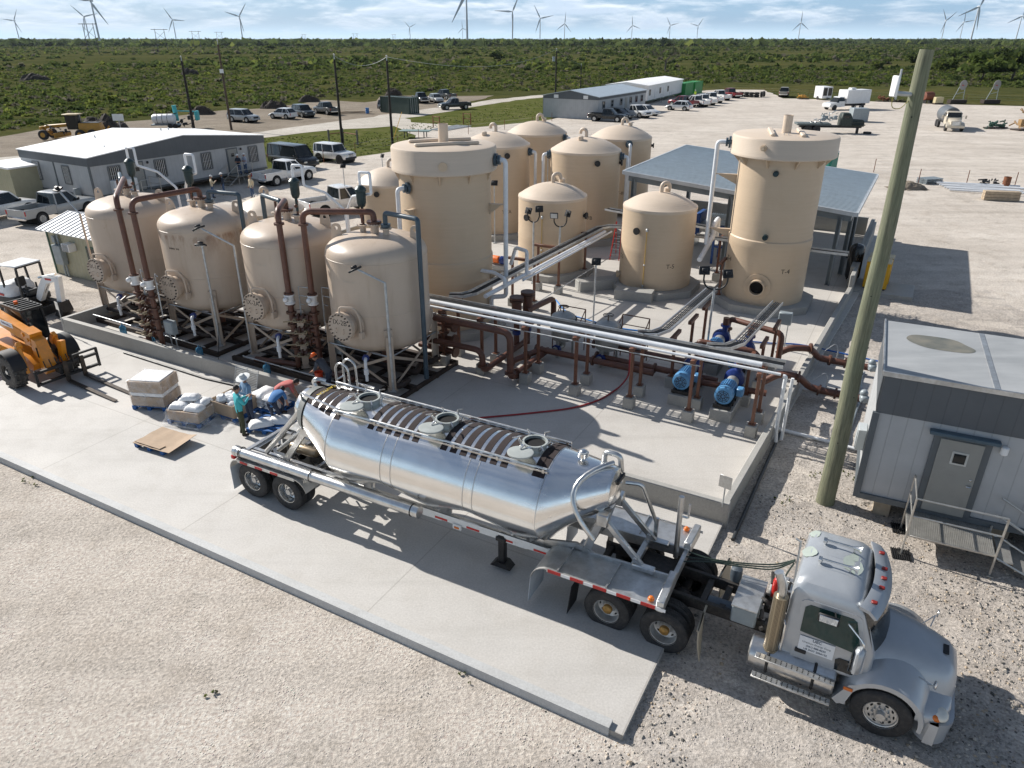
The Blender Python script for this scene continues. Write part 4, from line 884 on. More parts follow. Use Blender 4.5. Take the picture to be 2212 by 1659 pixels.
for i,(t_,lab)in enumerate([(12.4,'brown support under the long slanting tray, nearest the front'),(15.05,'brown support under the middle of the long slanting tray'),(18.3,'brown support under the long slanting tray by the red ladder')]):rack_bent(11.95,t_,1.15,RT,lab,'s')
for s,t_,lab,h in[(3.75,7.4,'single brown T support left of the front pumps',1.95),(3.65,9.3,'single brown T support behind the left pump',1.95),(3.55,10.8,'single brown T support in front of tank T-4',2.05),(1.05,7.2,'single brown T support right of the front pumps',1.7),(.9,8.6,'single brown T support behind the right pump',1.8),(.8,10.3,'single brown T support near the right wall',1.9),(4.6,17.5,'brown T support between tanks T-5 and T-4',2.0),(5.6,21,'brown T support behind tank T-5',2.2)]:rack_bent(s,t_,0,h,lab,posts=1)
def tray(name,pts,wd,z,lab,curve=True):
 th=thing('cable_tray',lab,'cable tray',Z(Vector(pts[0]),z),0,'galvanised cable trays');o=Z(Vector(pts[0]),z)
 P_=[Vector(p)for p in pts]
 for sg,nm in((-1,'side_rail'),(1,'side_rail')):
  mb=MB();off=[]
  for i,p in enumerate(P_):
   d_=(P_[min(i+1,len(P_)-1)]-P_[max(i-1,0)]);d_.z=0;d_.normalize();off.append(Z(p+Vector((-d_.y,d_.x,0))*wd/2*sg,0)-Z(o,0))
  for i in range(len(off)-1):mb.bar(off[i]+V(0,0,.05),off[i+1]+V(0,0,.05),.03,.11)
  mb.build(nm,M_tray,th)
 mb=MB();rg=random.Random(len(pts))
 for k in range(4):
  pts2=[]
  for i,p in enumerate(P_):
   d_=(P_[min(i+1,len(P_)-1)]-P_[max(i-1,0)]);d_.z=0;d_.normalize();pts2.append(Z(p+Vector((-d_.y,d_.x,0))*wd*(-.3+.16*k),0)-Z(o,0)+V(0,0,.03+.008*k))
  mb.tube(pts2,.022,6)
 mb.build('cables',M_cable,th);mb=MB()
 for i in range(len(P_)-1):
  a_,b_=Z(P_[i]-o,0),Z(P_[i+1]-o,0);L=(b_-a_).length;d_=(b_-a_)/max(L,1e-6);n_=Vector((-d_.y,d_.x,0))
  for j in range(int(L/.3)+1):c=a_+d_*min(L,j*.3);mb.bar(c-n_*wd/2,c+n_*wd/2,.03,.02)
 mb.build('rungs',M_tray,th)
def arc(c,r,a0,a1,n=6):return[c+d2(a)*r for a in np.linspace(a0,a1,n)]
zt=RT+.06
tray('m',[fp(14.2,5.75),fp(-.2,5.75)],.5,zt,'main cable tray along the brown rack in front of the tanks')
tray('d',[fp(12.6,6.3),fp(12.15,6.55),fp(11.95,7.0),fp(11.75,19.6),fp(11.4,20.2),fp(8.2,21.4)],.42,zt+.02,'long cable tray running back between tanks T-3 and T-6')
tray('p',[fp(4.7,6.1),fp(4.2,6.35),fp(4.0,6.9),fp(3.75,12.3)],.38,zt,'cable tray running back to tank T-4 beside the left pump')
tray('q',[fp(2.3,6.1),fp(1.7,6.35),fp(1.45,6.9),fp(1.1,11.7)],.38,zt,'cable tray running back to tank T-4 near the right wall')
tray('b',[fp(13.2,24.3),fp(6.5,22.5)],.5,zt,'far cable tray at the foot of the tall dome tanks')
tray('c',[fp(6.8,20.5),fp(-.5,20.5)],.5,zt,'cable tray behind tank T-4 in front of the canopy')
wp=[([fp(13.4,5.32,RT+.14),fp(.4,5.32,RT+.14)],.085,'fat white plastic pipe on the front edge of the rack'),([fp(13.5,5.05,RT+.06),fp(-.22,5.05,RT+.06)],.045,'thin white plastic pipe along the front posts of the rack'),([fp(11.2,5.46,RT+.12),fp(3.2,5.46,RT+.12)],.05,'second thin white pipe beside the fat one on the rack'),([fp(13.3,4.96,RT-.15),fp(2.2,4.96,RT-.15)],.022,'thin grey conduit hung under the front of the rack'),([fp(11.3,6.9,RT+.12),fp(11.15,18.9,RT+.12)],.09,'white pipe beside the long slanting tray'),([fp(11.0,9.5,RT+.1),fp(10.9,19.2,RT+.1)],.05,'thin white pipe beside the long slanting tray'),([fp(11.1,7.2,.9),fp(10.4,19.2,1.35)],.02,'thin conduit slung below the long slanting tray'),([fp(-.28,5.15,RT-.02),fp(-.36,5.15,RT-.02),fp(-.36,5.15,.35),fp(-.42,5.1,-.02)],.06,'white conduit dropping from the rack end to the ground'),([fp(-.55,5.3,RT-.1),fp(-.55,5.3,.0)],.05,'second white conduit at the rack end')]
for pts,r_,lab in wp:pipe('white_pipe',pts,r_,M_pvc if r_>.03 else M_galv,lab,'pipe','white pipes on the rack',.12)
p3=V(*T3,0)+E1*1.6-E2*1.9
for pts,lab in(([fp(11.15,8.2,2.45),fp(11.15,8.2,2.75),fp(11.9,8.6,2.8),fp(12.6,8.6,2.8),fp(12.6,8.6,1.0)],'white pipe bend between tank T-3 and the slanting tray'),([fp(11.2,10.2,2.4),fp(11.2,10.2,3.4),fp(11.9,10.5,3.4),fp(12.2,10.6,2.6)],'small white pipe hoop above the slanting tray')):pipe('white_pipe',pts,.08,M_pvc,lab,'pipe','white pipes on the rack',.12)
p1=qa(775,950,.25);zt1=pz(p1,573.5+.25927*540)-.1
pipe('brown_pipe',[Z(p1-E1*6.2,zt1),Z(p1,zt1),Z(p1,.28),Z(p1+E2*3.1,.28)],.125,M_brown,'large brown pipe with a square bend dropping in front of the rack','pipe','brown process pipes',.36,[(Z(p1-E1*4.6,zt1),E1),(Z(p1,.52),V(0,0,1)),(Z(p1+E2*.5,.28),E2)],14)
p2=qa(545,890,.25);zt2=pz(p2,573.5+.25927*690)-.1
pipe('brown_pipe',[Z(p2-E1*4.4,zt2),Z(p2,zt2),Z(p2,.28),Z(p2+E2*3.6,.28),Z(p2+E2*3.6,1.2)],.115,M_brown,'lower brown pipe with a square bend beside vessel IX-2B','pipe','brown process pipes',.34,[(Z(p2-E1*3.2,zt2),E1),(Z(p2,.52),V(0,0,1))],14)
p4=qa(235,770,.2)
th=thing('pipe_manifold','stubby brown manifold with blind flanges at the right foot of IX-2B','pipe manifold',Z(p4,0),FA);mb=MB();mb.tube([(0,0,.2),(0,0,zt1)],.12,12);mb.build('riser_pipe',M_brown,th)
for z in(.55,1.05,1.6):
 mb=MB();mb.tube([(-1.2,0,z),(.45,0,z)],.115,12);s_=mb.build('stub_pipe',M_brown,th);mb=MB();flange(mb,(.48,0,z),(1,0,0),.22,.05);flange(mb,(0,0,z+.25),(0,0,1),.2,.04);mb.build('blind_flange',M_flange,s_)
for k,(pp,h0,lab)in enumerate([(qa(828,640,.3),270,'brown basket strainer left of the steel filters'),(qa(918,610,.3),225,'brown basket strainer behind the other one')]):
 zz=pz(pp,573.5+.25927*h0);th=thing('basket_strainer',lab,'strainer',Z(pp,0),FA,'brown basket strainers');mb=MB();mb.cyl((0,0,.1),(0,0,zz-.1),.115,seg=14);mb.cyl((0,0,zz-.95),(0,0,zz-.1),.2,seg=18);mb.build('body',M_brown,th)
 mb=MB();flange(mb,(0,0,zz),(0,0,1),.29,.05);flange(mb,(0,0,zz-.12),(0,0,1),.29,.04);mb.build('lid_flange',M_flange,th);mb=MB();flange(mb,(0,0,.75),(0,0,1),.17,.08);mb.tube([(0,-.1,.78),(-.1,-.35,.95)],.025,6);mb.build('valve',M_blued,th)
a_=qa(940,345,1.7);pipe('brown_pipe',[Z(a_-E2*.3,1.62),Z(a_+E2*1.7+E1*.25,1.62),Z(a_+E2*1.7+E1*.25,.2)],.12,M_brown,'brown pipe arching from the strainers to the floor','pipe','brown process pipes',.3,seg=12)
for pts,r_,lab in[([fp(9.2,7.3,.42),fp(4.4,7.3,.42)],.12,'brown floor pipe below the steel filters'),([fp(7.3,8.6,.55),fp(3.1,8.6,.55),fp(3.1,9.9,.55)],.12,'upper brown floor pipe right of the filters'),([fp(6.9,7.9,.35),fp(2.2,7.9,.35)],.12,'lower brown floor pipe leading to the pumps'),([fp(9.6,5.9,.3),fp(9.0,7.4,.42)],.12,'short brown floor pipe under the rack'),([fp(3.3,9.1,1.0),fp(3.3,9.1,1.25),fp(1.2,9.1,1.25),fp(1.0,9.1,.8)],.11,'brown discharge pipe across the rear of the pumps'),([fp(2.75,11.3,.7),fp(2.75,11.3,1.55),fp(.6,10.6,1.55),fp(.6,10.6,.5)],.11,'brown discharge pipe bending over behind the rear pump'),([fp(2.6,7.2,.5),fp(.4,7.4,.5)],.11,'brown suction pipe between the front pumps')]:
 pipe('brown_pipe',pts,r_,M_brown,lab,'pipe','brown process pipes',.25,[(pts[0],Vector(pts[1])-Vector(pts[0])),((Vector(pts[0])+Vector(pts[1]))/2,Vector(pts[1])-Vector(pts[0]))])
for l,lab,zs_ in(([(1050,705),(1150,655),(1320,660),(1385,735),(1470,752),(1895,832)],'brown pipe stepping over the wall to the office, farther one',(.55,.85,.85,.35,.3,.3)),([(940,925),(1075,858),(1225,885),(1310,965),(1385,990),(1835,1082)],'brown pipe stepping over the wall to the office, nearer one',(.5,.85,.85,.3,.25,.25))):
 pts=[qb(x,y,z)for(x,y),z in zip(l,zs_)];pipe('brown_pipe',pts,.125,M_brown,lab,'pipe','brown process pipes',.25,[(pts[2],pts[2]-pts[1]),(pts[4],pts[4]-pts[3]),(pts[4].lerp(pts[5],.3),pts[5]-pts[4])],14)
 p=pts[4].lerp(pts[5],.78);th=thing('flow_valve','grey valve actuator on the farther office pipe' if l[0][1]==705 else 'grey valve actuator on the nearer office pipe','valve',Z(p,p.z-.2),0,'valves on the office pipes');mb=MB();mb.sphere((0,0,.42),.14,12,8);mb.box((.0,-.1,.25),(.3,.3,.25),.05);mb.build('actuator',M_boxg,th)
 th2=MB();q_=pts[4].lerp(pts[5],.12);th2.tube([q_+V(0,0,.1),q_+V(0,0,.42)],.02,6);th2.tube([q_+V(0,0,.42),q_+V(-.1,.05,.75),q_+V(-.45,.1,.4)],.012,6,bend=.2);tag(th2.build('pressure_gauge',M_galv),'thin gauge with red wire on the farther office pipe' if l[0][1]==705 else 'thin gauge with red wire on the nearer office pipe','gauge','gauges on the office pipes')
for(s,t_,lab)in((8.5,8.2,'round steel filter vessel on legs, left of the pair'),(6.6,8.15,'round steel filter vessel on legs, right of the pair')):
 th=thing('filter_vessel',lab,'filter',fp(s,t_),FA,'steel filter vessels');mb=MB();mb.lathe([(.12,.55),(.42,.68),(.46,.8),(.46,1.45)],28);mb.build('body',M_steel,th);mb=MB();mb.lathe([(.5,1.45),(.5,1.56),(.46,1.56),(.46,1.66),(.3,1.76),(.05,1.8)],28);mb.build('lid',M_steel,th)
 mb=MB()
 for j in range(16):a=j*PI/8;mb.box((.52*math.cos(a),.52*math.sin(a),1.46),(.05,.05,.26),.01)
 mb.build('clamp_bolts',M_bolt,th)
 for j in range(3):a=j*2.09+.5;mb=MB();mb.box((.4*math.cos(a),.4*math.sin(a),.4),(.07,.07,.82),.005);mb.box((.4*math.cos(a),.4*math.sin(a),.01),(.16,.16,.02));mb.build('leg',M_steel,th)
 mb=MB();mb.tube([(0,0,1.78),(0,0,2.02)],.025,6);mb.tube([(.2*math.cos(a),.2*math.sin(a),2.02)for a in np.linspace(0,2*PI,17)],.015,6);mb.bar((-.2,0,2.02),(.2,0,2.02),.02);mb.build('hand_wheel',M_bolt,th)
 mb=MB();mb.tube([(0,0,.6),(0,0,.35),(-.1,-.6,.35)],.12,10,bend=.15);mb.build('outlet',M_steel,th);mb=MB();flange(mb,(-.06,-.42,.35),(-.1,-.6,0),.19,.06);mb.build('butterfly_valve',M_blued,th)
def railing(p,L,D,lab):
 th=thing('step_platform',lab,'platform',p,FA,'small platforms with brown railings');mb=MB()
 for x in(0,L):
  mb.tube([(x,0,0),(x,0,1.75)],.022,6);mb.tube([(x,0,1.75),(x+(.35 if x else-.35)*0,-D,1.25)],.022,6)
 mb.tube([(0,0,1.75),(L,0,1.75)],.022,6);mb.tube([(0,0,1.35),(L,0,1.35)],.018,6);mb.build('railing',M_rack,th);mb=MB();mb.box((L/2,-D*.5,.7),(L,D,.04));
 mb.build('tread',mat('grating grey',(.2,.2,.2),.6,.5),th)
 mb=MB()
 for x in(0,L):mb.tube([(x,-D,0),(x,-D,.7)],.022,6)
 mb.build('legs',M_rack,th)
railing(fp(9.0,9.0),1.1,.7,'brown railed step beside the left steel filter');railing(fp(6.4,9.2),1.1,.7,'brown railed step beside the right steel filter')
def pump(s,t_,lab,k):
 th=thing('pump',lab,'pump',fp(s,t_),FA,'blue electric pumps');zb=.42
 mb=MB();mb.box((0,.75,zb/2-.02),(.72,2.3,zb),.02);mb.build('concrete_base',M_pier,th)
 mb=MB()
 for x in(-.22,.22):mb.bar((x,-.3,zb+.07),(x,1.75,zb+.07),.08,.13)
 for y in(-.25,.1,.5,1.3):mb.bar((-.3,y,zb+.06),(.3,y,zb+.06),.07,.1)
 mb.build('base_frame',M_blk,th)
 mb=MB();ax=zb+.46;mb.lathe([(.2,-.28),(.30,-.24),(.31,-.02),(.29,0)],24,'y');mot=mb
 mb.T=Matrix.Identity(4);o=MB();o.at((0,0,ax));o.lathe([(.22,-.3),(.30,-.26),(.31,-.03)],24,'y');o.build('fan_cover',M_bluem,th)
 o=MB();o.at((0,0,ax));o.lathe([(.27,-.03),(.27,.62),(.2,.66)],24,'y')
 for j in range(26):a=j*PI/13;o.bar((.27*math.cos(a),.0,.27*math.sin(a)),(.27*math.cos(a),.58,.27*math.sin(a)),.012,.05,up=(math.cos(a),0,math.sin(a)))
 o.build('motor',M_bluem,th)
 o=MB();o.at((0,0,ax))
 for r_ in(.08,.14,.2):o.tube([(r_*math.cos(a),-.305,r_*math.sin(a))for a in np.linspace(0,2*PI,17)],.008,4)
 for j in range(8):a=j*PI/4;o.bar((.04*math.cos(a),-.304,.04*math.sin(a)),(.22*math.cos(a),-.304,.22*math.sin(a)),.014)
 o.build('fan_grille',M_blk,th)
 o=MB();o.box((.42,.3,ax+.02),(.22,.3,.28),.03);o.build('junction_box',M_bluem,th)
 o=MB();o.at((0,0,ax));o.lathe([(.2,.66),(.21,.7),(.21,1.05),(.16,1.1)],20,'y');o.build('coupling_guard',M_steel,th)
 o=MB();o.at((0,1.32,ax));o.lathe([(.14,-.2),(.26,-.16),(.34,-.1),(.36,0),(.34,.1),(.2,.15),(.13,.4)],26,'y');o.cyl((.1,.0,.1),(.1,0,.55),.11,seg=14);o.cyl((.1,0,.5),(.1,0,.57),.19,seg=16);o.cyl((0,.36,0),(0,.43,0),.2,seg=16);o.build('pump_casing',M_blued,th)
 o=MB();o.cyl((.1,1.32,ax+.57),(.1,1.32,ax+.85),.12,seg=12);o.build('discharge_stub',M_brown,th)
for i,(s,t_,lab)in enumerate([(1.5,5.95,'front blue pump motor nearest the right wall'),(3.05,6.35,'front blue pump motor, second from the right wall'),(2.85,9.5,'rear blue pump in front of tank T-4'),(1.75,8.8,'rear blue pump under the right cable tray')]):pump(s,t_,lab,i)
def flood(base,heads,lab,zp,r_=.045,m_=None,yoke=True):
 th=thing('floodlight',lab,'floodlight',base,0,'black floodlights on thin poles');mb=MB();mb.tube([(0,0,.0),(0,0,zp)],r_,8);mb.box((0,0,.02),(.2,.2,.03));mb.build('pole',m_ or M_galv,th)
 for dx,dy,dz,yaw,tilt in heads:
  u=Vector((dx,dy,0));mb=MB()
  if len(heads)==2:mb.tube([(0,0,zp-.03),(dx*.6,dy*.6,zp+.02),(dx,dy,zp+dz*.35),(dx,dy,zp+dz-.1)],.032,8,bend=.15);mb.build('arm',M_black if zp>2.8 else M_galv,th)
  elif u.length>.2:mb.tube([(0,0,zp-.02),(0,0,zp),(dx,dy,zp+dz)],r_*.8,8,bend=.15);mb.build('arm',M_galv,th)
  mb=MB();mb.T=Matrix.Translation((dx,dy,zp+dz))@Matrix.Rotation(yaw,4,'Z')@Matrix.Rotation(tilt,4,'X');mb.box((0,-.06,0),(.40,.07,.32),.02);mb.box((0,.02,0),(.2,.1,.14),.02);hd=mb.build('lamp_head',M_black,th)
  mb=MB();mb.T=Matrix.Translation((dx,dy,zp+dz))@Matrix.Rotation(yaw,4,'Z')@Matrix.Rotation(tilt,4,'X');mb.box((0,-.098,0),(.32,.008,.24),0);mb.build('lens',mat('led lens',(.55,.56,.55),.2),hd)
LGP=lambda k,a:VC[k]+d2(FA+a)*(VR+.28)
flood(LGP('2B',-PI/4)+V(0,0,.2),[(-.95,-.1,.55,1.2,1.1)],'black floodlight on a bent arm at the front leg of IX-2B',4.0)
flood(LGP('1B',-PI/4)+V(0,0,.2),[(0,-.1,.1,.2,1.2)],'black floodlight straight on its pole at the front leg of IX-1B',4.15)
flood(LGP('2A',-PI*.78)+V(0,0,.2),[(-1.15,-.15,.75,1.2,1.1)],'black floodlight on a bent arm at the left leg of IX-2A',4.3)
flood(LGP('1A',-PI*.77)+V(0,0,.2),[(-1.0,.5,1.0,2.6,1.1)],'floodlight on a bent arm at the left leg of IX-1A',4.5,m_=M_vessel)
for bx,by,ty,hs,lab in[(1151,611,479,[(-.3,.05,.55,2.4,.35),(.28,-.05,.65,3.3,.3)],'double floodlight pole in front of the left side of tank T-6'),(1206,620,489,[(-.3,.05,.55,-.2,.3),(.32,-.05,.65,2.2,.3)],'double floodlight pole in front of the right side of tank T-6'),(1522,790,624,[(-.42,.05,.7,3.1,.45),(.42,-.1,.62,3.3,.5)],'double floodlight pole in front of tank T-4')]:
 b=gp(bx,by,0);flood(b,hs,lab,pz(b,ty))
for bx,by,ty,yaw,ti,lab in[(1281,700,572,3.0,.4,'single floodlight pole in front of the plinth of tank T-5'),(1069,525,400,3.0,.5,'single floodlight pole at the right of tank T-3'),(750,455,362,3.1,.6,'single floodlight pole near the white pickups'),(831,420,340,2.4,.4,'floodlight pole behind tank T-1'),(1257,520,384,2.7,.4,'single floodlight pole in front of tank T-7B'),(1181,470,342,1.9,.2,'floodlight pole beside the pipe of tank T-7B')]:
 b=gp(bx,by,0);flood(b,[(0,0,.15,yaw,ti)],lab,pz(b,ty),.035)
for l,lab in(([q6(1148,1075,0),q6(1420,1110,0)],'concrete step block in front of tank T-5'),([q6(868,1025,0),q6(1130,1000,0)],'concrete step block left of tank T-5')):
 c=(l[0]+l[1])/2;mb=MB();d_=l[1]-l[0];mb.T=Matrix.Translation(c+E2*.4)@Matrix.Rotation(math.atan2(d_.y,d_.x),4,'Z');mb.box((0,0,.24),(d_.length,.75,.52),.02);tag(mb.build('concrete_block',M_pier),lab,'concrete block','loose concrete step blocks')
p=q6(1160,790,0);th=thing('step_ladder','red folding ladder standing between tanks T-6 and T-5','ladder',p,FA)
for y,sg in((0,1),(.95,-1)):
 mb=MB()
 for x in(-.25,.25):mb.bar((x*1.1,y,0),(x*.7,.48,2.1),.04,.07)
 mb.build('side_rails',M_ladder,th);mb=MB()
 for j in range(1,7):f=j/7;mb.bar((-.25+.1*f,y*(1-f)+.48*f,2.1*f),(.25-.1*f,y*(1-f)+.48*f,2.1*f),.05,.03)
 mb.build('rungs',M_galv,th)
def hose(l,r_,m_,lab):pipe('hose',l,r_,m_,lab,'hose',None,.8)
hose([qa(1775,700,1.1),qa(1765,920,.35),qa(1690,1010,.04),qa(1530,1120,.03),qa(1300,1190,.03),qa(900,1235,.03),qa(450,1275,.03),qa(200,1290,.03)],.03,M_hose,'long red hose lying across the open concrete floor')
hose([q6(735,1080,.03),q6(790,1150,.03),q6(860,1195,.03),q6(1000,1235,.03),q6(1200,1290,.03),q6(1420,1312,.03)],.03,M_hoseb,'blue hose curving over the floor behind the filters')
hose([qb(640,590,.05),qb(1060,622,.05),qb(1180,622,.05),qb(1300,640,.0),qb(1600,705,.0),qb(1900,772,.0)],.035,mat('deep blue hose',(.02,.10,.35),.4),'dark blue hose running along the concrete walk to the office')
def cabinet(p,rz,w_,d_,h_,z,lab,m_=None,legs=True):
 th=thing('electrical_box',lab,'electrical box',p,rz,'grey electrical boxes');mb=MB();mb.box((0,0,z+h_/2),(w_,d_,h_),.015);mb.build('enclosure',m_ or M_boxg,th);mb=MB();mb.box((0,-d_/2-.01,z+h_/2),(w_*.9,.02,h_*.9),.006);mb.build('door',m_ or M_boxg,th)
 if legs:
  mb=MB()
  for x in(-w_*.3,w_*.3):mb.tube([(x,0,0),(x,0,z)],.025,6)
  mb.build('conduits',M_galv,th)
 return th
cabinet(gp(378,770,0)+E2*.1,FA,.5,.22,.55,.95,'grey electrical box on conduits between IX-1A and IX-1B');cabinet(gp(738,815,0),FA,.5,.22,.55,1.0,'grey electrical box on conduits left of IX-2B');cabinet(qb(1075,665,0),FA,.5,.25,.5,1.1,'grey electrical box at the right end of the pumps');
for i,(x,y,lab)in enumerate([(268,722,'blue water jug by the left end of the skid'),(410*.2963*2.72,745,'blue water jug under the left manifold, left one'),(354,757,'blue water jug under the left manifold, right one'),(433,770,'blue water jug in front of IX-1B'),(578,808,'blue water jug in front of IX-2A')]):
 p=gp(x,y,0);mb=MB();mb.lathe([(.12,0),(.135,.03),(.135,.14),(.125,.16),(.135,.18),(.135,.3),(.11,.37),(.035,.42),(.035,.47)],18);o=mb.build('water_jug',M_jug);o.location=p;tag(o,lab,'water jug','blue water jugs along the skids');
mb=MB();l=[gp(.2963*905,327.7+.2963*1465,.03),gp(.2963*1500,327.7+.2963*1655,.03),gp(598,853,.03)];mb.tube(l,.045,8);tag(mb.build('rubber_pipe',M_black),'black pipe lying on the concrete along the front wall','pipe')
mb=MB();a_=gp(472,780,0);th=thing('push_broom','black push broom leaning among the skids','broom',a_,FA);mb.tube([(0,0,.05),(.0,.35,1.5)],.014,6);mb.build('handle',M_black,th);mb=MB();mb.box((0,0,.03),(.6,.07,.06),.01);mb.build('brush_head',M_black,th)
p=gp(527,858,0);th=thing('steel_grating','grey steel grating panel leaning on the front wall','grating',p,FA);mb=MB()
for j in range(19):z=j/18*1.0;mb.bar((-.55,z*.35,z),(.55,z*.35,z),.012,.02)
for x in(-.55,0,.55):mb.bar((x,0,0),(x,.35,1.0),.02,.02)
mb.build('bars',M_galv,th)
for p,lab in((gp(135,698,.5),'small blank sign on a thin post at the left wall corner'),(gp(1560,1095,.5),'small grey sign on a thin post at the front right wall corner')):
 th=thing('post_sign',lab,'sign',p,FA-.2,'small signs on the wall corners');mb=MB();mb.tube([(0,0,0),(0,0,.75)],.02,6);mb.build('post',M_galv,th);mb=MB();mb.box((0,-.03,.78),(.34,.012,.36),.003);mb.build('panel',M_aluw,th)
M_omot=mat('orange motor paint',(.75,.16,.02),.4)
p=q6(290,835,.35);th=thing('pump','orange motored pump at the right foot of tank T-3','pump',Z(p,0),FA);mb=MB();mb.at((0,0,.75));mb.lathe([(.18,-.3),(.2,-.26),(.2,.25),(.15,.3)],18,'x');mb.build('motor',M_omot,th);mb=MB();mb.at((.48,0,.75));mb.lathe([(.12,-.16),(.22,-.1),(.22,.1),(.12,.25)],16,'x');mb.build('pump_casing',M_blued,th);mb=MB();mb.box((.15,0,.25),(1.1,.5,.5),.02);mb.build('base',M_pier,th)
def rr(x0,x1,y0,y1,r,z,n=4):
 out=[]
 for cx,cy,a0 in((x1-r,y1-r,0),(x0+r,y1-r,PI/2),(x0+r,y0+r,PI),(x1-r,y0+r,1.5*PI)):
  for k in range(n+1):a=a0+PI/2*k/n;out.append(Vector((cx+r*math.cos(a),cy+r*math.sin(a),z)))
 return out
def loft_z(mb,levels):return mb.rings([rr(*l)for l in levels])
def wheel(par,x,y,rad,wd,side,rim_m,hubc=None,tread=True,dual=False,rimr=.56,name='wheel',tm=None,holes=10,dish=.12,hub_m=None):
 th=bpy.data.objects.new(name,None);COL.objects.link(th);th.parent=par;th.location=(x,y,rad)
 for k,off in enumerate((0,-side*(wd+.05))if dual else(0,)):
  mb=MB();mb.at((0,off,0));h=wd/2;ri=rad*rimr
  mb.lathe([(ri*.98,-h*.8),(ri+.03,-h),(rad*.86,-h*1.02),(rad*.95,-h*.93),(rad,-h*.72),(rad,-h*.45),(rad-.015,-h*.42),(rad-.015,-h*.36),(rad,-h*.33),(rad,-h*.05),(rad-.015,-h*.03),(rad-.015,h*.03),(rad,h*.05),(rad,h*.33),(rad-.015,h*.36),(rad-.015,h*.42),(rad,h*.45),(rad,h*.72),(rad*.95,h*.93),(rad*.86,h*1.02),(ri+.03,h),(ri*.98,h*.8)],40,'y',False)
  mb.build('tyre',tm or M_tyre,th)
 mb=MB();h=wd/2*side;d_=dish*side
 prof=[(ri+.012,h*.98),(ri+.012,h*.86),(ri-.01,h*.8),(ri*.93,h*.8-d_*.2),(ri*.90,h*.8-d_),(ri*.55,h*.8-d_*1.2),(ri*.42,h*.8-d_*.9),(ri*.4,h*.8-d_*.6),(.001,h*.8-d_*.55)]
 rings=[]
 T=mb.T;mb.T=T@Matrix.Rotation(-PI/2,4,'X')
 for r_,z in prof:rings.append([Vector((max(r_,1e-3)*math.cos(2*PI*j/32),max(r_,1e-3)*math.sin(2*PI*j/32),z))for j in range(32)])
 mb.rings(rings,cap=False);mb.T=T;mb.build('rim',rim_m,th)
 mb=MB()
 for j in range(holes):a=2*PI*j/holes;p=Vector((ri*.74*math.cos(a),h*.8-d_*1.09+.004*side,ri*.74*math.sin(a)));u=Vector((math.cos(a),0,math.sin(a)));v=Vector((-u.z,0,u.x));mb.rings([[p+u*.028*math.cos(b)*rad+v*.06*math.sin(b)*rad+Vector((0,s_*.012,0))for b in np.linspace(0,2*PI,10,endpoint=False)]for s_ in(-side*.5,side)])
 mb.build('hand_holes',M_dark,th)
 mb=MB()
 if hub_m:mb.at((0,h*.8-d_*.6,0));mb.lathe([(.11,-.02*side),(.105,.07*side),(.07,.1*side),(.001,.105*side)]if side>0 else[(.001,-.105),(.07,-.1),(.105,-.07),(.11,.02)],18,'y')
 else:
  for j in range(10):a=2*PI*j/10;mb.cyl((.145*math.cos(a),h*.8-d_*.8,.145*math.sin(a)),(.145*math.cos(a),h*.8-d_*.8+.05*side,.145*math.sin(a)),.018,seg=6)
  mb.cyl((0,h*.8-d_*.7,0),(0,h*.8-d_*.7+.1*side,0),.08,seg=14)
 mb.build('hub',hub_m or M_wheelw,th)
 return th
M_strip=mat('anti slip strip',(.032,.022,.021),.9,0,.15,4,.004,60)
M_whites=mat('white rail paint',(.72,.72,.70),.45,0,.06,3,dirt=.3,dcol=(.4,.36,.3))
M_hatchi=mat('sage hatch paint',(.36,.385,.37),.5,0,.1,4)
TO=V(3.7116,12.2689,0);TA=R(-28.02)
tr=thing('tank_trailer','long polished aluminium bulk tank trailer with three open hatches on the concrete pad','tank trailer',TO,TA)
HOP=(-8.55,-6.1,-3.65);BR,BZ=1.2,2.05
def sec(x,n=56):
 xr,xf,sr,sf=-10.35,-1.72,-8.85,-3.02
 if x<sr:f=(x-xr)/(sr-xr);w0,z0=.54,2.62
 elif x>sf:f=(xf-x)/(xf-sf);w0,z0=.48,2.74
 else:f=1.;w0,z0=BR,BZ
 w_=w0+(BR-w0)*f;zm=z0+(BZ-z0)*f;zt_=z0+w0+(BZ+BR-z0-w0)*f
 i=min(range(3),key=lambda k:abs(x-HOP[k]));u=min(1,abs(x-HOP[i])/1.22)
 dep=w0*(1-f)+f*(.72+.58*(1-u)**1.1);ex=2.0*(1-f)+f*(1.8-.38*(1-u))
 out=[]
 for k in range(n):
  a=2*PI*k/n;c_,s_=math.cos(a),math.sin(a)
  if s_>=0:out.append(Vector((x,w_*c_,zm+(zt_-zm)*s_)))
  else:
   m_=(abs(c_)**ex+abs(s_)**ex)**(-1/ex);out.append(Vector((x,w_*c_*m_,zm+dep*s_*m_)))
 return out
mb=MB();xs=list(np.linspace(-10.35,-8.85,7))+list(np.linspace(-8.85,-7.325,10))[1:]+list(np.linspace(-7.325,-4.875,17))[1:]+list(np.linspace(-4.875,-3.02,13))[1:]+list(np.linspace(-3.02,-1.72,8))[1:]
mb.rings([sec(x)for x in xs]);mb.build('tank_barrel',M_alu,tr,22)
mb=MB()
for x in(-8.85,-7.15,-6.85,-4.85,-4.6,-3.02):
 for(q0,q1)in((0,1),):
  a_,b_=sec(x-.012),sec(x+.012);c_=Vector((x,0,2.05));ra=[p+(p-Vector((p.x,0,2.05))).normalized()*.006 for p in a_];rb=[p+(p-Vector((p.x,0,2.05))).normalized()*.006 for p in b_];mb.rings([ra,rb],cap=False)
mb.build('weld_seams',M_alud,tr)
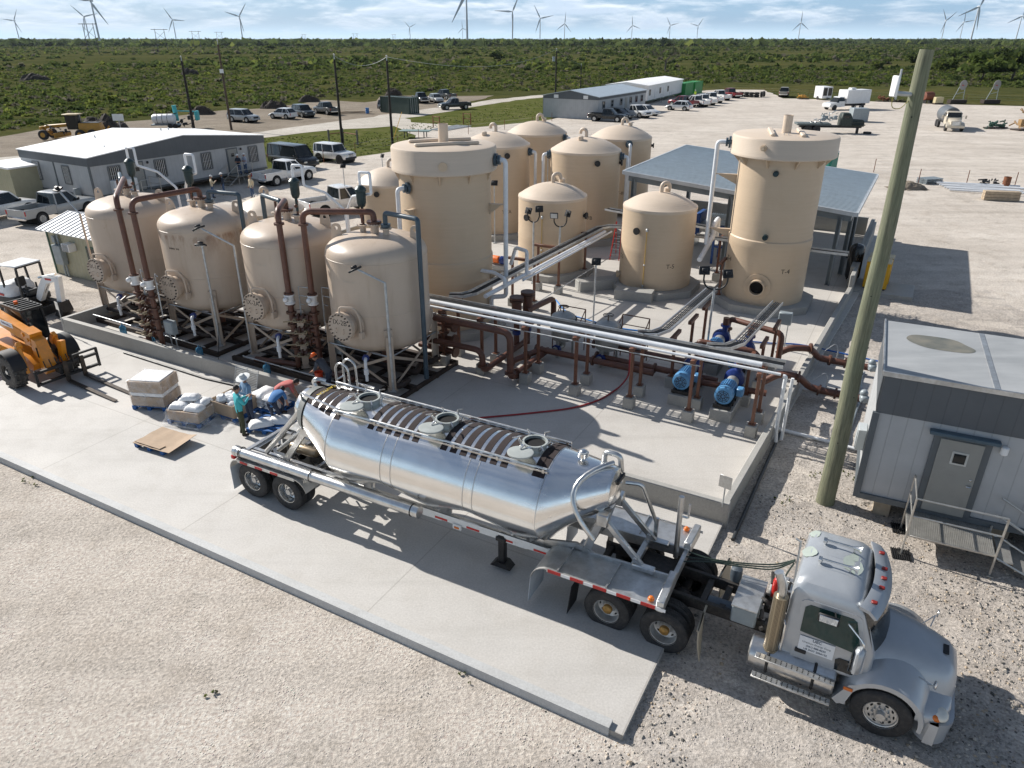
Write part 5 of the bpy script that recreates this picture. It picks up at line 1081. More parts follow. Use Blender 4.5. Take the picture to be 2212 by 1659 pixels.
for x,s_,hz_,hr_ in((-10.35,-1,2.62,.54),(-1.72,1,2.74,.48)):
 mb=MB();mb.at((x,0,hz_));pr=[(hr_,0),(hr_*.93,.06*s_),(hr_*.66,.11*s_),(hr_*.33,.14*s_),(.01,.15*s_)];mb.lathe(pr if s_>0 else pr[::-1],36,'x');mb.build('end_head',M_alu,tr)
mb=MB();q_=[p+(p-Vector((p.x,0,2.6))).normalized()*.03 for p in sec(-10.2)];q2=[p+(p-Vector((p.x,0,2.6))).normalized()*.03 for p in sec(-10.0)];mb.rings([q_,q2],cap=False);mb.build('rear_band',mat('grey rubber band',(.2,.21,.2),.6),tr)
mb=MB()
def strip(x,wd,k0=8,k1=20):
 pts=[]
 for sx in(-wd/2,wd/2):q_=sec(x+sx);c_=Vector((x+sx,0,2.1));pts.append([q_[k]+(q_[k]-c_).normalized()*.008 for k in range(k0,k1+1)])
 n=len(pts[0]);mb.add(pts[0]+pts[1],[(i,n+i,n+i+1,i+1)for i in range(n-1)])
x=-8.75
HX=(-8.28,-5.95,-3.62)
while x<-3.2:
 if min(abs(x-h)for h in HX)>.33:strip(x,.168)
 x+=.262
for x in(-9.9,-9.62,-9.35,-9.1):strip(x,.2)
strip(-3.12,.16)
mb.build('grip_strips',M_strip,tr)
text_part('caution_lettering','CAUTION',.15,mat('yellow lettering',(.60,.42,.02),.6),tr,frame((-9.72,.05,3.225),(0,-1,0),(1,0,0),(0,0,1)),.002)
for x in HX:
 h=bpy.data.objects.new('hatch',None);COL.objects.link(h);h.parent=tr;h.location=(x,.0,3.19)
 mb=MB();mb.cyl((0,0,-.05),(0,0,.17),.27,seg=28,cap=False);mb.cyl((0,0,-.05),(0,0,.17),.245,seg=28,cap=False);mb.rings([[Vector((r_*math.cos(a),r_*math.sin(a),z))for a in np.linspace(0,2*PI,28,endpoint=False)]for r_,z in((.27,.16),(.29,.16),(.29,.195),(.245,.195),(.245,.16))],cap=False);mb.build('collar',M_hatchi,h)
 mb=MB();mb.cyl((0,0,.08),(0,0,.13),.245,seg=24);mb.build('opening_shade',M_dark,h)  # near-black disc, paints the shade inside the open hatch
 mb=MB();mb.T=Matrix.Translation((-.06,-.60,.16))@Matrix.Rotation(R(-4),4,'X');mb.lathe([(.27,0),(.29,.02),(.29,.05),(.25,.06),(.01,.045)],28);mb.build('hatch_lid',M_hatchi,h)
 mb=MB()
 for j in range(6):a=j*PI/3+.3;u=d2(a);mb.bar(u*.29+V(0,0,.1),u*.37+V(0,0,.2),.05,.04);mb.tube([u*.33+V(0,0,.05),u*.36+V(0,0,.26)],.014,6);mb.bar(u*.36+V(0,0,.26),u*.52+V(0,0,.22),.03,.02)
 mb.build('clamps',M_alud,h)
 mb=MB();mb.bar((.02,-.26,.17),(.02,-.38,.19),.09,.04);mb.bar((.02,-.3,-.05),(.02,-.3,.2),.05,.05);mb.build('hinge',M_alud,h)
for y,x0,x1 in((-.64,-8.85,-3.0),(.64,-9.9,-3.0)):
 mb=MB();mb.tube([(x0,y,3.17),(x1,y,3.17)],.032,8);mb.bar((x0,y,3.08),(x1,y,3.08),.02,.06)
 for x in np.linspace(x0+.1,x1-.1,6):mb.bar((x,y,3.0),(x,y,3.16),.05,.05)
 mb.build('top_rail',M_alud,tr)
mb=MB();mb.tube([(-10.15,-.4,3.05),(-10.1,-.5,3.3),(-8.75,-.62,3.19)],.035,8,bend=.1);mb.build('top_rail',M_alud,tr)
lad=MB()
for y in(.72,1.02):
 lad.tube([(-9.95,y,2.4),(-9.95,y,3.5)]+[(-9.95+.22*(1-math.cos(a)),y,3.5+.22*math.sin(a))for a in np.linspace(.3,PI,8)]+[(-9.5,y,2.6)],.03,8)
for z in(2.6,2.9,3.2):lad.tube([(-9.95,.72,z),(-9.95,1.02,z)],.02,6)
lad.bar((-10.3,.5,3.12),(-9.7,.5,3.12),.05);lad.bar((-9.6,1.1,3.0),(-9.0,1.1,3.0),.05);lad.build('access_ladder',M_alud,tr)
mb=MB();mb.tube([(-10.3,.35,2.9),(-10.45,.35,3.2),(-10.3,.35,3.3),(-10.15,.5,3.2)],.06,8,bend=.08);mb.build('vent_pipe',M_alud,tr)
mb=MB();mb.cyl((-2.45,.0,3.1),(-2.45,0,3.32),.05,seg=10);mb.lathe([(.09,3.22),(.12,3.25),(.12,3.32),(.08,3.37),(.01,3.38)],18)if 0 else mb.cyl((-2.45,0,3.32),(-2.45,0,3.42),.12,seg=18);mb.sphere((-2.45,0,3.43),(.1,.1,.06));mb.build('relief_vent',M_chrome,tr)
mb=MB();mb.tube([(-2.05,.25,3.1),(-2.05,.25,3.42),(-1.7,.25,3.42),(-1.66,.3,3.0)],.06,10,bend=.12)
q_=[Vector((-1.78-.55*math.sin(PI*t_),.1-1.05*math.sin(PI*.6*t_),3.3-.2*t_-1.15*t_*t_))for t_ in np.linspace(0,1,12)];mb.tube(q_,.055,10);mb.build('front_pipework',M_alud,tr)
mb=MB()
for y in(-.55,.55):mb.bar((-12.15,y,1.02),(-8.9,y,1.02),.1,.22);
for x in(-12.1,-11.0,-9.9,-9.0):mb.bar((x,-.55,1.02),(x,.55,1.02),.1,.16)
mb.bar((-12.2,-1.1,1.05),(-12.2,1.1,1.05),.12,.2);mb.build('rear_frame',M_alud,tr)
for y in(-.62,.62):
 mb=MB();mb.bar((-9.2,y,.98),(-2.3,y,.98),.05,.2,bev=.01)
 for x in(-8.55,-6.2,-3.85):mb.prism([(x-.9,1.08),(x+.9,1.08),(x+.35,.86),(x-.35,.86)],y-.02,y+.02)
 sr=mb.build('side_rail',M_whites,tr);mb=MB();k=0;x=-6.2
 for x in np.arange(-6.0,-2.5,.9):mb.add([(x+dx,y+(-.03 if y<0 else .03),z)for dx,z in((0,.9),(.36,.9),(.36,.96),(0,.96))],[(0,1,2,3)])
 mb.build('red_reflectors',M_red,sr)
mb=MB();mb.box((-5.35,-.67,.86),(.24,.05,.14),.01);ml=mb.build('marker_lamp',M_whites,tr);mb=MB();mb.box((-5.35,-.70,.85),(.14,.03,.06),.012);mb.build('lens',M_amber,ml)
for a_,b_,r_ in(((-10.1,-.52,2.85),(-11.55,-.62,1.2),.075),((-10.15,.5,2.85),(-11.55,.62,1.2),.075),((-10.2,-.25,2.2),(-11.4,-.35,1.15),.06),((-10.2,.25,2.2),(-11.4,.35,1.15),.06)):
 mb=MB();mb.tube([a_,b_],r_,10);mb.build('rear_strut',M_alud,tr)
for y in(-.62,.62):mb=MB();mb.bar((-10.0,y,2.25),(-10.85,y,1.15),.08,.16);mb.box((-9.98,y,2.25),(.3,.14,.26),.02);mb.build('rear_brace',M_alud,tr)
mb=MB();mb.at((-10.6,-.15,1.28));mb.lathe([(.02,-.5),(.12,-.46),(.14,-.4),(.14,.4),(.12,.46),(.02,.5)],16,'x');mb.build('air_tank',mat('bronze air tank',(.3,.24,.17),.35,.8),tr)
mb=MB();rg=random.Random(4)
for k in range(26):p=Vector((rg.uniform(-11.9,-9.2),rg.uniform(-.6,.6),rg.uniform(.7,1.2)));mb.tube([p,p+Vector((rg.uniform(-.6,.6),rg.uniform(-.3,.3),rg.uniform(-.1,.15)))],rg.uniform(.015,.06),6)
for k in range(8):mb.box((rg.uniform(-11.8,-9.4),rg.uniform(-.5,.5),rg.uniform(.75,1.15)),(rg.uniform(.12,.4),rg.uniform(.1,.3),rg.uniform(.1,.25)),.02)
mb.build('running_gear',M_frame,tr)
for x in(-11.66,-10.41):mb=MB();mb.cyl((x,-1.1,.52),(x,1.1,.52),.07,seg=10);mb.build('axle',M_frame,tr)
for x in(-11.66,-10.41):
 for s_ in(-1,1):wheel(tr,x,s_*1.07,.52,.27,s_,M_chrome,dual=True,dish=.2)
def fender(y0,y1,xa,xb,zt,cr,m,up=True,fl=.35):
 prof=[]
 for a in np.linspace(PI*.95,PI/2,7):prof.append((xa+cr+cr*math.cos(a),zt-cr+cr*math.sin(a)))
 for a in np.linspace(PI/2,.05*PI,7):prof.append((xb-cr+cr*math.cos(a),zt-cr+cr*math.sin(a)))
 mb=MB();rings=[]
 for x,z in prof:rings.append([Vector((x,y0,z)),Vector((x,y1,z)),Vector((x,y1,z-.03)),Vector((x,y0,z-.03))])
 mb.rings(rings);return mb
for s_ in(-1,1):
 mb=fender(s_*.68,s_*1.28,-12.35,-9.6,1.16,.38,M_aluw);mb.bar((-12.0,s_*1.285,1.13),(-9.95,s_*1.285,1.13),.02,.08);f=mb.build('rear_fender',M_aluw,tr)
 mb=MB()
 for x in(-11.75,-11.2,-10.65):mb.box((x,s_*1.302,1.13),(.26,.012,.06))
 mb.build('red_reflectors',M_red,f);mb=MB();mb.box((-12.36,s_*.98,.45),(.012,.58,.72),.004);mb.build('mud_flap',mat('pale mud flap',(.42,.46,.50),.6),f)
 mb=MB();mb.box((-12.3,s_*1.12,1.1),(.12,.14,.12),.02);mb.build('tail_lamp',M_red,f)
mb=MB();mb.at((-9.2,-1.12,1.32));mb.lathe([(.135,-3.0),(.15,-2.99),(.15,-2.9),(.135,-2.89),(.135,-.3),(.15,-.29),(.15,-.23),(.135,-.22),(.135,2.9),(.15,2.91),(.15,3.1),(.1,3.11)],24,'x');hb=mb.build('hose_tube',M_alud,tr)
mb=MB()
for x in(-11.95,-9.45,-6.3):mb.tube([(x,-1.12+.155*math.cos(a),1.32+.155*math.sin(a))for a in np.linspace(0,2*PI,20)],.014,5)
for x in(-11.5,-9.3,-7.4):mb.bar((x,-1.1,1.16),(x,-.6,1.02),.05,.06)
mb.build('tube_straps',M_blk,hb)
for s_ in(-1,1):
 mb=MB();mb.box((-4.15,s_*.58,.62),(.17,.17,.8),.02);mb.box((-4.15,s_*.58,.92),(.26,.24,.12),.02);mb.prism([(-4.42,.12),(-3.88,.12),(-4.02,.26),(-4.28,.26)],s_*.58-.14,s_*.58+.14);mb.build('landing_leg',M_blk,tr)
mb=MB();mb.tube([(-4.15,-.55,.75),(-4.9,-.55,1.05)],.025,6);mb.tube([(-4.15,-.58,.7),(-4.15,.58,.7)],.03,6);mb.build('leg_brace',M_alud,tr)
mb=MB()
mb.tube([(-9.4,0,.55),(-3.2,0,.55)],.06,10)
for x in HOP:mb.cyl((x,0,.5),(x,0,1.1),.14,.2,seg=12)
mb.build('discharge_line',M_alud,tr)
for s_ in(-1,1):
 zt_=1.22;xa=-3.0
 mb=MB();pr=[(xa-.02+.42*(1-math.sin(a))if 0 else xa+.42-.42*math.sin(a),zt_-.42+.42*math.cos(a))for a in np.linspace(PI*.47,0,7)]+[(-.1,zt_)]
 mb.rings([[Vector((x,s_*.55,z)),Vector((x,s_*1.42,z)),Vector((x,s_*1.42,z-.025)),Vector((x,s_*.55,z-.025))]for x,z in pr]);fd=mb.build('front_fender',M_aluw,tr)
 mb=MB()
 for x in(-2.35,-1.25):mb.bar((x,s_*.56,zt_+.03),(x,s_*1.41,zt_+.03),.035,.07)
 mb.bar((xa+.4,s_*1.43,zt_-.02),(-.08,s_*1.43,zt_-.02),.02,.09);mb.bar((-.1,s_*.5,zt_+.12),(-.1,s_*1.43,zt_+.02),.16,.3,bev=.02);mb.build('fender_ribs',M_aluw,fd)
 mb=MB()
 for k in range(5):mb.box((-2.42+k*.52,s_*1.446,zt_-.02),(.30,.01,.075))
 mb.build('red_reflectors',M_red,fd);mb=MB()
 for k in range(5):mb.box((-2.42+.29+k*.52-.02,s_*1.446,zt_-.02),(.2,.01,.075))
 mb.build('white_reflectors',M_white,fd)
 mb=MB();mb.rings([[Vector((xa+.0-.05*t_,s_*.62,.82-.7*t_)),Vector((xa-.05*t_,s_*1.40,.82-.7*t_)),Vector((xa-.01-.05*t_,s_*1.40,.82-.7*t_)),Vector((xa-.01-.05*t_,s_*.62,.82-.7*t_))]for t_ in(0,.5,1)]);mb.build('mud_flap',mat('pale mud flap',(.42,.46,.50),.6),fd)
 mb=MB();mb.cyl((-.32,s_*1.3,zt_+.03),(-.32,s_*1.3,zt_+.06),.07,seg=12);mb.sphere((-.32,s_*1.3,zt_+.07),(.06,.06,.04));mb.build('marker_lamp',M_amber,fd)
mb=MB()
for y in(-.52,.52):mb.bar((-3.1,y,1.12),(-.05,y,1.22),.06,.26,bev=.01);mb.prism([(-3.5,.95),(-2.6,1.0),(-1.9,1.3),(-2.3,1.42),(-3.2,1.2)],y-.03,y+.03)
mb.bar((-.1,-1.3,1.2),(-.1,1.3,1.2),.1,.22,bev=.01);mb.bar((-1.0,-.52,1.18),(-1.0,.52,1.18),.12,.14);mb.bar((-2.2,-.52,1.1),(-2.2,.52,1.1),.14,.14)
mb.build('front_subframe',M_aluw,tr)
for s_ in(-1,1):
 mb=MB();mb.bar((-1.72,s_*.45,2.2),(-.82,s_*.47,1.32),.09,.13,bev=.01);mb.box((-1.74,s_*.45,2.2),(.26,.22,.3),.02);mb.box((-.75,s_*.5,1.3),(.5,.16,.12),.02);mb.cyl((-.95,s_*.38,1.45),(-.95,s_*.56,1.45),.05,seg=10);mb.build('front_brace',M_alud,tr)
 mb=MB();mb.bar((-1.85,s_*.4,2.05),(-2.1,s_*.5,1.2),.1,.16);mb.build('front_leg',M_aluw,tr)
mb=MB();mb.tube([(-.28,.3,1.2),(-.3,.3,2.78)],.06,12);mb.tube([(-.3,.3,2.3),(-.12,.36,2.25),(-.12,.36,2.6)],.025,6,bend=.06);mb.build('standpipe',M_alud,tr)
mb=MB();mb.tube([(-1.55,.3,2.75),(-1.2,.4,2.75),(-.85,.6,1.7)],.045,8,bend=.12);mb.bar((-.85,.6,1.2),(-.85,.6,1.85),.07,.09);mb.build('grab_rail',M_alud,tr)
mb=MB();mb.box((-1.58,.05,2.98),(.05,.4,.09));mb.build('head_plate',M_black,tr)
GT=-.14;TC=TO+V(0,0,GT);TAZ=TA+R(-1.3)
tk=thing('truck_tractor','silver day cab truck tractor with bonnet facing right, coupled to the tank trailer','truck',TC,TAZ)
q=NT('silver truck paint');g=q.noise(1.6,5,.6,world=False);c_=q.ramp(g,[(.3,(.40,.425,.45)),(.7,(.47,.49,.51))]);ch=q.noise(2.3,6,.72,world=False)
c_=q.mix(q.math('MULTIPLY',q.ramp(q.noise(1.1,4,.6,world=False),[(.5,0.),(.75,1.)]),.35),c_,(.42,.43,.43));q.out(c_,q.math('ADD',q.math('MULTIPLY',ch,.2),.22),None,.35);q.b.inputs['Coat Weight'].default_value=.35;q.b.inputs['Coat Roughness'].default_value=.18;M_silver=q.m
M_peel=mat('peeled primer',(.36,.41,.37),.6,0,.08,4)
mb=MB()
for y in(-.43,.43):mb.bar((-1.95,y,.92),(4.6,y,.92),.09,.26,bev=.01)
for x in(-1.8,-.65,.55,.95,1.45):mb.bar((x,-.43,.92),(x,.43,.92),.12,.16)
mb.build('chassis_frame',M_frame,tk)
mb=MB();mb.box((-.55,0,1.14),(.9,.85,.1),.03);mb.build('fifth_wheel',M_frame,tk)
for x in(-1.27,0.):mb=MB();mb.cyl((x,-1.0,.52),(x,1.0,.52),.1,seg=12);mb.sphere((x,0,.52),(.26,.24,.26));mb.build('axle',M_frame,tk)
mb=MB();mb.bar((4.11,-1.0,.45),(4.11,1.0,.45),.12,.12);mb.build('axle',M_frame,tk)
for x in(-1.27,0.):
 for s_ in(-1,1):wheel(tk,x,s_*1.07,.52,.27,s_,M_wheelw,dual=True,dish=.18,holes=8,hub_m=M_hub)
for s_ in(-1,1):wheel(tk,4.11,s_*1.05,.52,.30,s_,M_wheelw,dish=.03,holes=10)
for s_ in(-1,1):
 mb=MB();mb.rings([[Vector((.68+.03*t_,s_*.72,1.0-.75*t_)),Vector((.74+.1*t_*t_,s_*1.3,1.0-.75*t_)),Vector((.71+.1*t_*t_,s_*1.3,1.0-.75*t_)),Vector((.65+.03*t_,s_*.72,1.0-.75*t_))]for t_ in(0,.3,.6,.85,1)]);mb.bar((.66,s_*.45,.98),(.70,s_*1.28,.98),.04,.04);mb.build('quarter_fender',mat('tan splash guard',(.33,.29,.22),.5),tk)
 mb=MB();mb.rings([[Vector((-2.05-.08*t_,s_*.8,.95-.8*t_)),Vector((-2.05-.08*t_,s_*1.3,.95-.8*t_)),Vector((-2.06-.08*t_,s_*1.3,.95-.8*t_)),Vector((-2.06-.08*t_,s_*.8,.95-.8*t_))]for t_ in(0,.5,1)]);mb.build('mud_flap',M_black,tk)
mb=MB();loft_z(mb,[(2.22,3.78,-1.0,1.0,.08,.95),(2.2,3.8,-1.02,1.02,.08,1.2),(2.2,3.78,-1.02,1.02,.1,1.62),(2.21,3.52,-.98,.98,.14,2.38),(2.22,3.42,-.95,.95,.16,2.56),(2.26,3.34,-.88,.88,.2,2.67),(2.36,3.2,-.74,.74,.22,2.735),(2.6,2.95,-.4,.4,.15,2.76)]);cabo=mb.build('cab',M_silver,tk,30)
mb=MB()
for y in(-.42,.0,.42):mb.rings([[Vector((x,y+dy,z))for dy,z in((-.1,2.65+h),(0,2.715+h),(.1,2.65+h))]for x,h in((2.4,.02),(2.7,.06),(3.0,.05),(3.15,.02))],closed=True)
mb.build('roof_ribs',M_silver,cabo)
def side_poly(pts,y,t_):
 mb=MB();n=len(pts);return mb.add([(x,y,z)for x,z in pts]+[(x,y-t_,z)for x,z in pts],[list(range(n))[::-1],list(range(n,2*n))]+[(i,(i+1)%n,n+(i+1)%n,n+i)for i in range(n)])
def flank(x,z):return 1.02 if z<=1.62 else 1.02-.04*(z-1.62)/.76
for s_ in(-1,1):
 def fl(pts,off,name,m,par,rnd=True):
  mb=MB();n=len(pts);a_=[Vector((x,s_*(flank(x,z)+off),z))for x,z in pts];b_=[Vector((x,s_*(flank(x,z)-.03),z))for x,z in pts]
  mb.add(a_+b_,[list(range(n))if s_>0 else list(range(n))[::-1]]+[(i,(i+1)%n,n+(i+1)%n,n+i)for i in range(n)]);return mb.build(name,m,par)
 dr=fl([(2.42,1.0),(3.55,1.0),(3.66,1.15),(3.66,1.5),(3.44,2.33),(3.36,2.38),(2.5,2.38),(2.42,2.31)],.012,'door',M_silver,tk)
 fl([(2.5,1.66),(3.52,1.56),(3.55,1.62),(3.38,2.24),(3.31,2.29),(2.58,2.29),(2.5,2.21)],.018,'door_window',M_glasst,dr)
 fl([(3.2,1.05),(3.5,1.05),(3.56,1.12),(3.56,1.3),(3.5,1.34),(3.24,1.34),(3.18,1.28)],.02,'lower_window',M_glassd,dr)
 mb=MB();mb.box((2.58,s_*1.045,1.2),(.2,.03,.09),.01);mb.build('door_handle',M_black,dr)
 mb=MB();mb.tube([(3.25,s_*1.04,2.18),(3.55,s_*1.32,2.1),(3.55,s_*1.34,1.45),(3.4,s_*1.04,1.3)],.02,6,bend=.08);ma=mb.build('mirror_arm',M_chrome,tk)
 mb=MB();mb.T=Matrix.Translation((3.52,s_*1.36,1.72))@Matrix.Rotation(s_*.25,4,'Z');mb.box((0,0,0),(.16,.24,.58),.06);mb.build('mirror_housing',M_silver,ma)
 mb=MB();mb.T=Matrix.Translation((3.44,s_*1.36,1.72))@Matrix.Rotation(s_*.25,4,'Z');mb.box((-.01,0,0),(.03,.19,.5),.02);mb.build('mirror_glass',M_glassd,ma)
mb=MB();mb.tube([(3.0,-1.0,2.3),(3.05,-1.12,2.22)],.015,5);mb.box((2.92,-1.13,2.2),(.36,.05,.2),.02);mb.build('look_down_mirror',M_black,tk)
mb=MB();mb.box((2.92,-1.155,2.2),(.31,.012,.15),.02);mb.build('mirror_glass',mat('mirror glass',(.55,.62,.7),.03,1.,.02),tk)
mb=MB();mb.box((2.83,-1.036,1.40),(.62,.008,.34),.002);sg=mb.build('door_sign',mat('white door decal',(.72,.74,.76),.4,0,.03),tk)
M_ink=mat('dark ink',(.03,.06,.10),.5);M_ink2=mat('grey ink',(.22,.24,.26),.5)
for body,z,s_,m_ in(('UEC',1.525,.085,M_ink),('Uranium Energy Corp',1.445,.056,M_ink2),('(361) 888-8235',1.365,.056,M_ink),('US DOT 2056122',1.288,.056,M_ink)):text_part('door_lettering',body,s_,m_,sg,frame((2.83,-1.0415,z),(1,0,0),(0,0,1),(0,-1,0)),.001,True)
mb=MB();a_=[Vector((3.45,y,2.28))for y in(-.82,.82)];b_=[Vector((3.83,y,1.62))for y in(.88,-.88)]
mb.rings([[Vector((3.74+.22*(1-y*y),y*.98,1.66)),Vector((3.44+.2*(1-y*y),y*.95,2.52))]for y in np.linspace(-1.0,1.0,15)],closed=False,cap=False);mb.build('windscreen',M_glassd,tk)
mb=MB();mb.rings([[Vector((x-.16*y*y,y*1.05,z))for x,z in((3.50,2.64),(3.68,2.60),(3.82,2.46),(3.78,2.43),(3.66,2.54),(3.50,2.58))]for y in np.linspace(-1.0,1.0,15)]);vs_=mb.build('sun_visor',M_silver,tk)
for y in(-.78,-.3,0,.3,.78):mb=MB();mb.box((3.66-.16*y*y,y,2.62),(.1,.09,.035),.012);mb.build('marker_lamp',mat('dim red lens',(.22,.02,.015),.35),vs_)
for y in(-.32,.32):
 mb=MB();mb.at((0,y,2.87));mb.lathe([(.02,2.55),(.022,3.02),(.03,3.06),(.045,3.14),(.085,3.2)],16,'x');mb.tube([(2.58,0,0),(2.56,0,-.12)],.025,6);mb.tube([(3.08,0,-.03),(3.08,0,-.13)],.02,6);mb.cyl((2.52,0,-.02),(2.58,0,-.02),.06,seg=10);mb.build('air_horn',M_chrome,tk)
mb=MB();rg=random.Random(6)
for cx,cy,r_ in((2.33,-.02,.13),(2.34,.62,.1),(3.1,-.05,.2),(3.12,.2,.1)):
 pt=[Vector((cx+r_*(.8+.4*rg.random())*math.cos(a),cy+r_*1.3*(.8+.4*rg.random())*math.sin(a),0))for a in np.linspace(0,2*PI,14,endpoint=False)]
 for p in pt:
  e=max(0,(2.5-p.x)/.25)if p.x<2.5 else max(0,(p.x-2.95)/.4);p.z=2.77-.075*e**1.5-.05*max(0,abs(p.y)-.35)**1.2
 mb.add(pt,[list(range(14))])
mb.build('peeled_patches',M_peel,tk)
mb=MB();hr=[]
for x,w_,zt_,zb in((3.72,.93,1.64,.95),(3.95,.88,1.66,.98),(4.35,.78,1.60,1.0),(4.75,.68,1.50,.98),(5.0,.62,1.41,.9),(5.14,.58,1.28,.72),(5.19,.54,1.08,.5)):
 r_=[]
 for t_ in np.linspace(-1,1,17):a=abs(t_);r_.append(Vector((x,w_*t_*(1 if a<.75 else 1),zb+(zt_-zb)*(1-a**5)+.035*(1-t_*t_))))
 hr.append(r_+[Vector((x,w_*.9,zb-.02)),Vector((x,-w_*.9,zb-.02))])
mb.rings(hr);mb.build('bonnet',M_silver,tk,40)
mb=MB()
for s_ in(-1,1):
 mb.k=0;rings=[]
 for a in np.linspace(R(-8),R(186),19):
  c_,sn=math.cos(a),math.sin(a);r1,r2=.60,.66+.05*sn;bx=4.11;inn=.55+.28*max(0,-c_)*.6
  rings.append([Vector((bx+r1*c_,s_*1.19,.52+r1*sn)),Vector((bx+r2*c_*1.02,s_*1.2,.52+r2*sn)),Vector((bx+(r2+.05)*c_,s_*1.1,.54+(r2+.06)*sn)),Vector((bx+(r2+.12)*c_,s_*inn,.60+(r2+.16)*sn)),Vector((bx+r1*c_,s_*inn,.52+r1*sn))])
 mb.rings(rings if s_<0 else[r_[::-1]for r_ in rings])
for s_ in(-1,1):mb.rings([[Vector((x,s_*y,z))for y,z in((.5,.6),(w_*.93,.6),(w_,.7),(w_,h_-.16),(w_-.1,h_-.04),(.75,h_),(.5,h_+.06))][::1 if s_<0 else-1]for x,w_,h_ in((4.62,1.17,.99),(4.8,1.17,.98),(4.98,1.10,.93),(5.1,.98,.88),(5.16,.85,.84))])
fo=mb.build('front_fenders',M_silver,tk,50)
for s_ in(-1,1):
 mb=MB();mb.prism([(3.62,1.02),(3.5,.95),(3.28,.5),(3.38,.42),(3.5,.5),(3.58,.8)],s_*.75,s_*1.2);mb.build('fender_skirt',M_silver,fo)
 mb=MB();mb.box((3.5,s_*1.21,.86),(.16,.02,.08),.02);mb.build('side_marker',M_amber,fo)
 mb=MB();mb.sphere((5.0,s_*.95,.82),(.14,.17,.10),14,10);mb.build('headlight',M_lamp,tk)
 mb=MB();mb.sphere((4.93,s_*1.07,.80),(.1,.06,.07));mb.build('indicator',M_amber,tk)
 mb=MB();mb.tube([(4.55,s_*.75,1.3),(4.75,s_*.98,1.42)],.012,5);mb.tube([(4.7,s_*.8,1.25),(4.75,s_*.98,1.42)],.012,5);mb.sphere((4.78,s_*1.0,1.46),(.03,.09,.08));mb.build('bonnet_mirror',M_chrome,tk)
mb=MB();mb.rings([rr(4.55,5.3,-1.17,1.17,.32,z,6)if 0 else[Vector((4.62+q_.x,q_.y,z))for q_ in rr(0,.62-(.03 if z<.4 else 0),-1.19,1.19,.38,0,6)]for z in(.26,.34,.66,.74)]);mb.build('bumper',M_silver,tk)
mb=MB();mb.box((5.155,0,.86),(.05,.82,.42),.02)
for y in np.linspace(-.36,.36,9):mb.box((5.185,y,.86),(.012,.012,.4))
mb.build('grille',M_chrome,tk)
mb=MB();mb.box((4.93,0,1.485),(.1,.26,.03),.01);mb.build('bonnet_intake',M_black,tk)
mb=MB();mb.cyl((2.06,-.98,.82),(2.06,-.98,1.0),.06,seg=10);mb.tube([(2.06,-.98,2.2),(2.06,-.98,2.5),(1.94,-.98,2.78)],.085,14,bend=.15);ex=mb.build('exhaust_stack',M_alud,tk)
q=NT('bronze perforated shield');vo=q.n('ShaderNodeTexVoronoi');vo.inputs['Scale'].default_value=45;vo.inputs['Randomness'].default_value=.1;q.l(q.tc.outputs['Object'],vo.inputs['Vector']);c_=q.ramp(vo.outputs['Distance'],[(.25,(.05,.04,.03)),(.42,(.36,.30,.21))]);q.out(c_,.4,None,.75);M_shield=q.m
mb=MB();mb.cyl((2.06,-1.0,.98),(2.06,-1.0,2.28),.135,seg=24);mb.cyl((2.06,-1.0,.96),(2.06,-1.0,1.02),.142,seg=24);mb.build('heat_shield',M_shield,ex)
mb=MB();mb.tube([(2.24,-1.1,1.1),(2.24,-1.12,1.75),(2.2,-1.05,1.8)],.018,6);mb.build('grab_handle',M_chrome,tk)
for s_ in(-1,1):
 mb=MB();mb.at((2.48,s_*.92,.72));mb.lathe([(.01,-.80),(.28,-.79),(.31,-.76),(.31,.76),(.28,.79),(.01,.80)],32,'x');ft=mb.build('fuel_tank',M_alud,tk)
 mb=MB()
 for x in(-.42,.42):mb.tube([(2.48+x,s_*(.92+.325*math.cos(a)),.72+.325*math.sin(a))for a in np.linspace(-1.9,1.9,14)],.03,5)
 mb.build('tank_straps',M_blk,ft)
 for y,z in((1.26,.92),(1.36,.52)):
  mb=MB();mb.box((2.55,s_*y,z),(1.42,.15,.035),.006)
  sp_=mb.build('step',M_aluw,ft);mb=MB()
  for i in range(14):
   for j in(-.04,.0,.04):mb.cyl((1.92+i*.098,s_*y+j,z+.018),(1.92+i*.098,s_*y+j,z+.0205),.014,seg=6)
  mb.build('grip_holes',M_dark,sp_)
mb=MB();mb.box((1.42,-.1,1.12),(.5,1.0,.42),.03);mb.build('battery_box',M_boxg,tk)
mb=MB();mb.prism([(1.16,1.335),(1.67,1.335),(1.67,1.36),(1.16,1.36)],-.62,.42);mb.build('catwalk_cover',M_aluw,tk)
mb=MB();mb.at((.95,-.2,.86));mb.lathe([(.02,-.35),(.15,-.32),(.16,-.25),(.16,.25),(.15,.32),(.02,.35)],16,'x');mb.at((1.0,.55,1.05));mb.lathe([(.1,-.05),(.13,.1),(.12,.3),(.02,.36)],14);mb.build('air_tank',mat('grey air tank',(.08,.1,.12),.4),tk)
mb=MB();mb.cyl((1.86,.3,1.1),(1.86,.3,1.55),.09,seg=14);mb.sphere((1.86,.3,1.56),.085);mb.build('fire_extinguisher',M_redp,tk)
mb=MB();rg=random.Random(8)
for k in range(16):p=Vector((rg.uniform(1.72,2.15),rg.uniform(-.7,.7),rg.uniform(.9,1.5)));mb.tube([p,p+Vector((rg.uniform(-.1,.1),rg.uniform(-.3,.3),rg.uniform(-.2,.3)))],rg.uniform(.012,.05),6)
for k in range(5):mb.box((rg.uniform(1.75,2.1),rg.uniform(-.6,.6),rg.uniform(.85,1.2)),(.16,.2,.22),.03)
mb.build('rear_equipment',M_frame,tk)
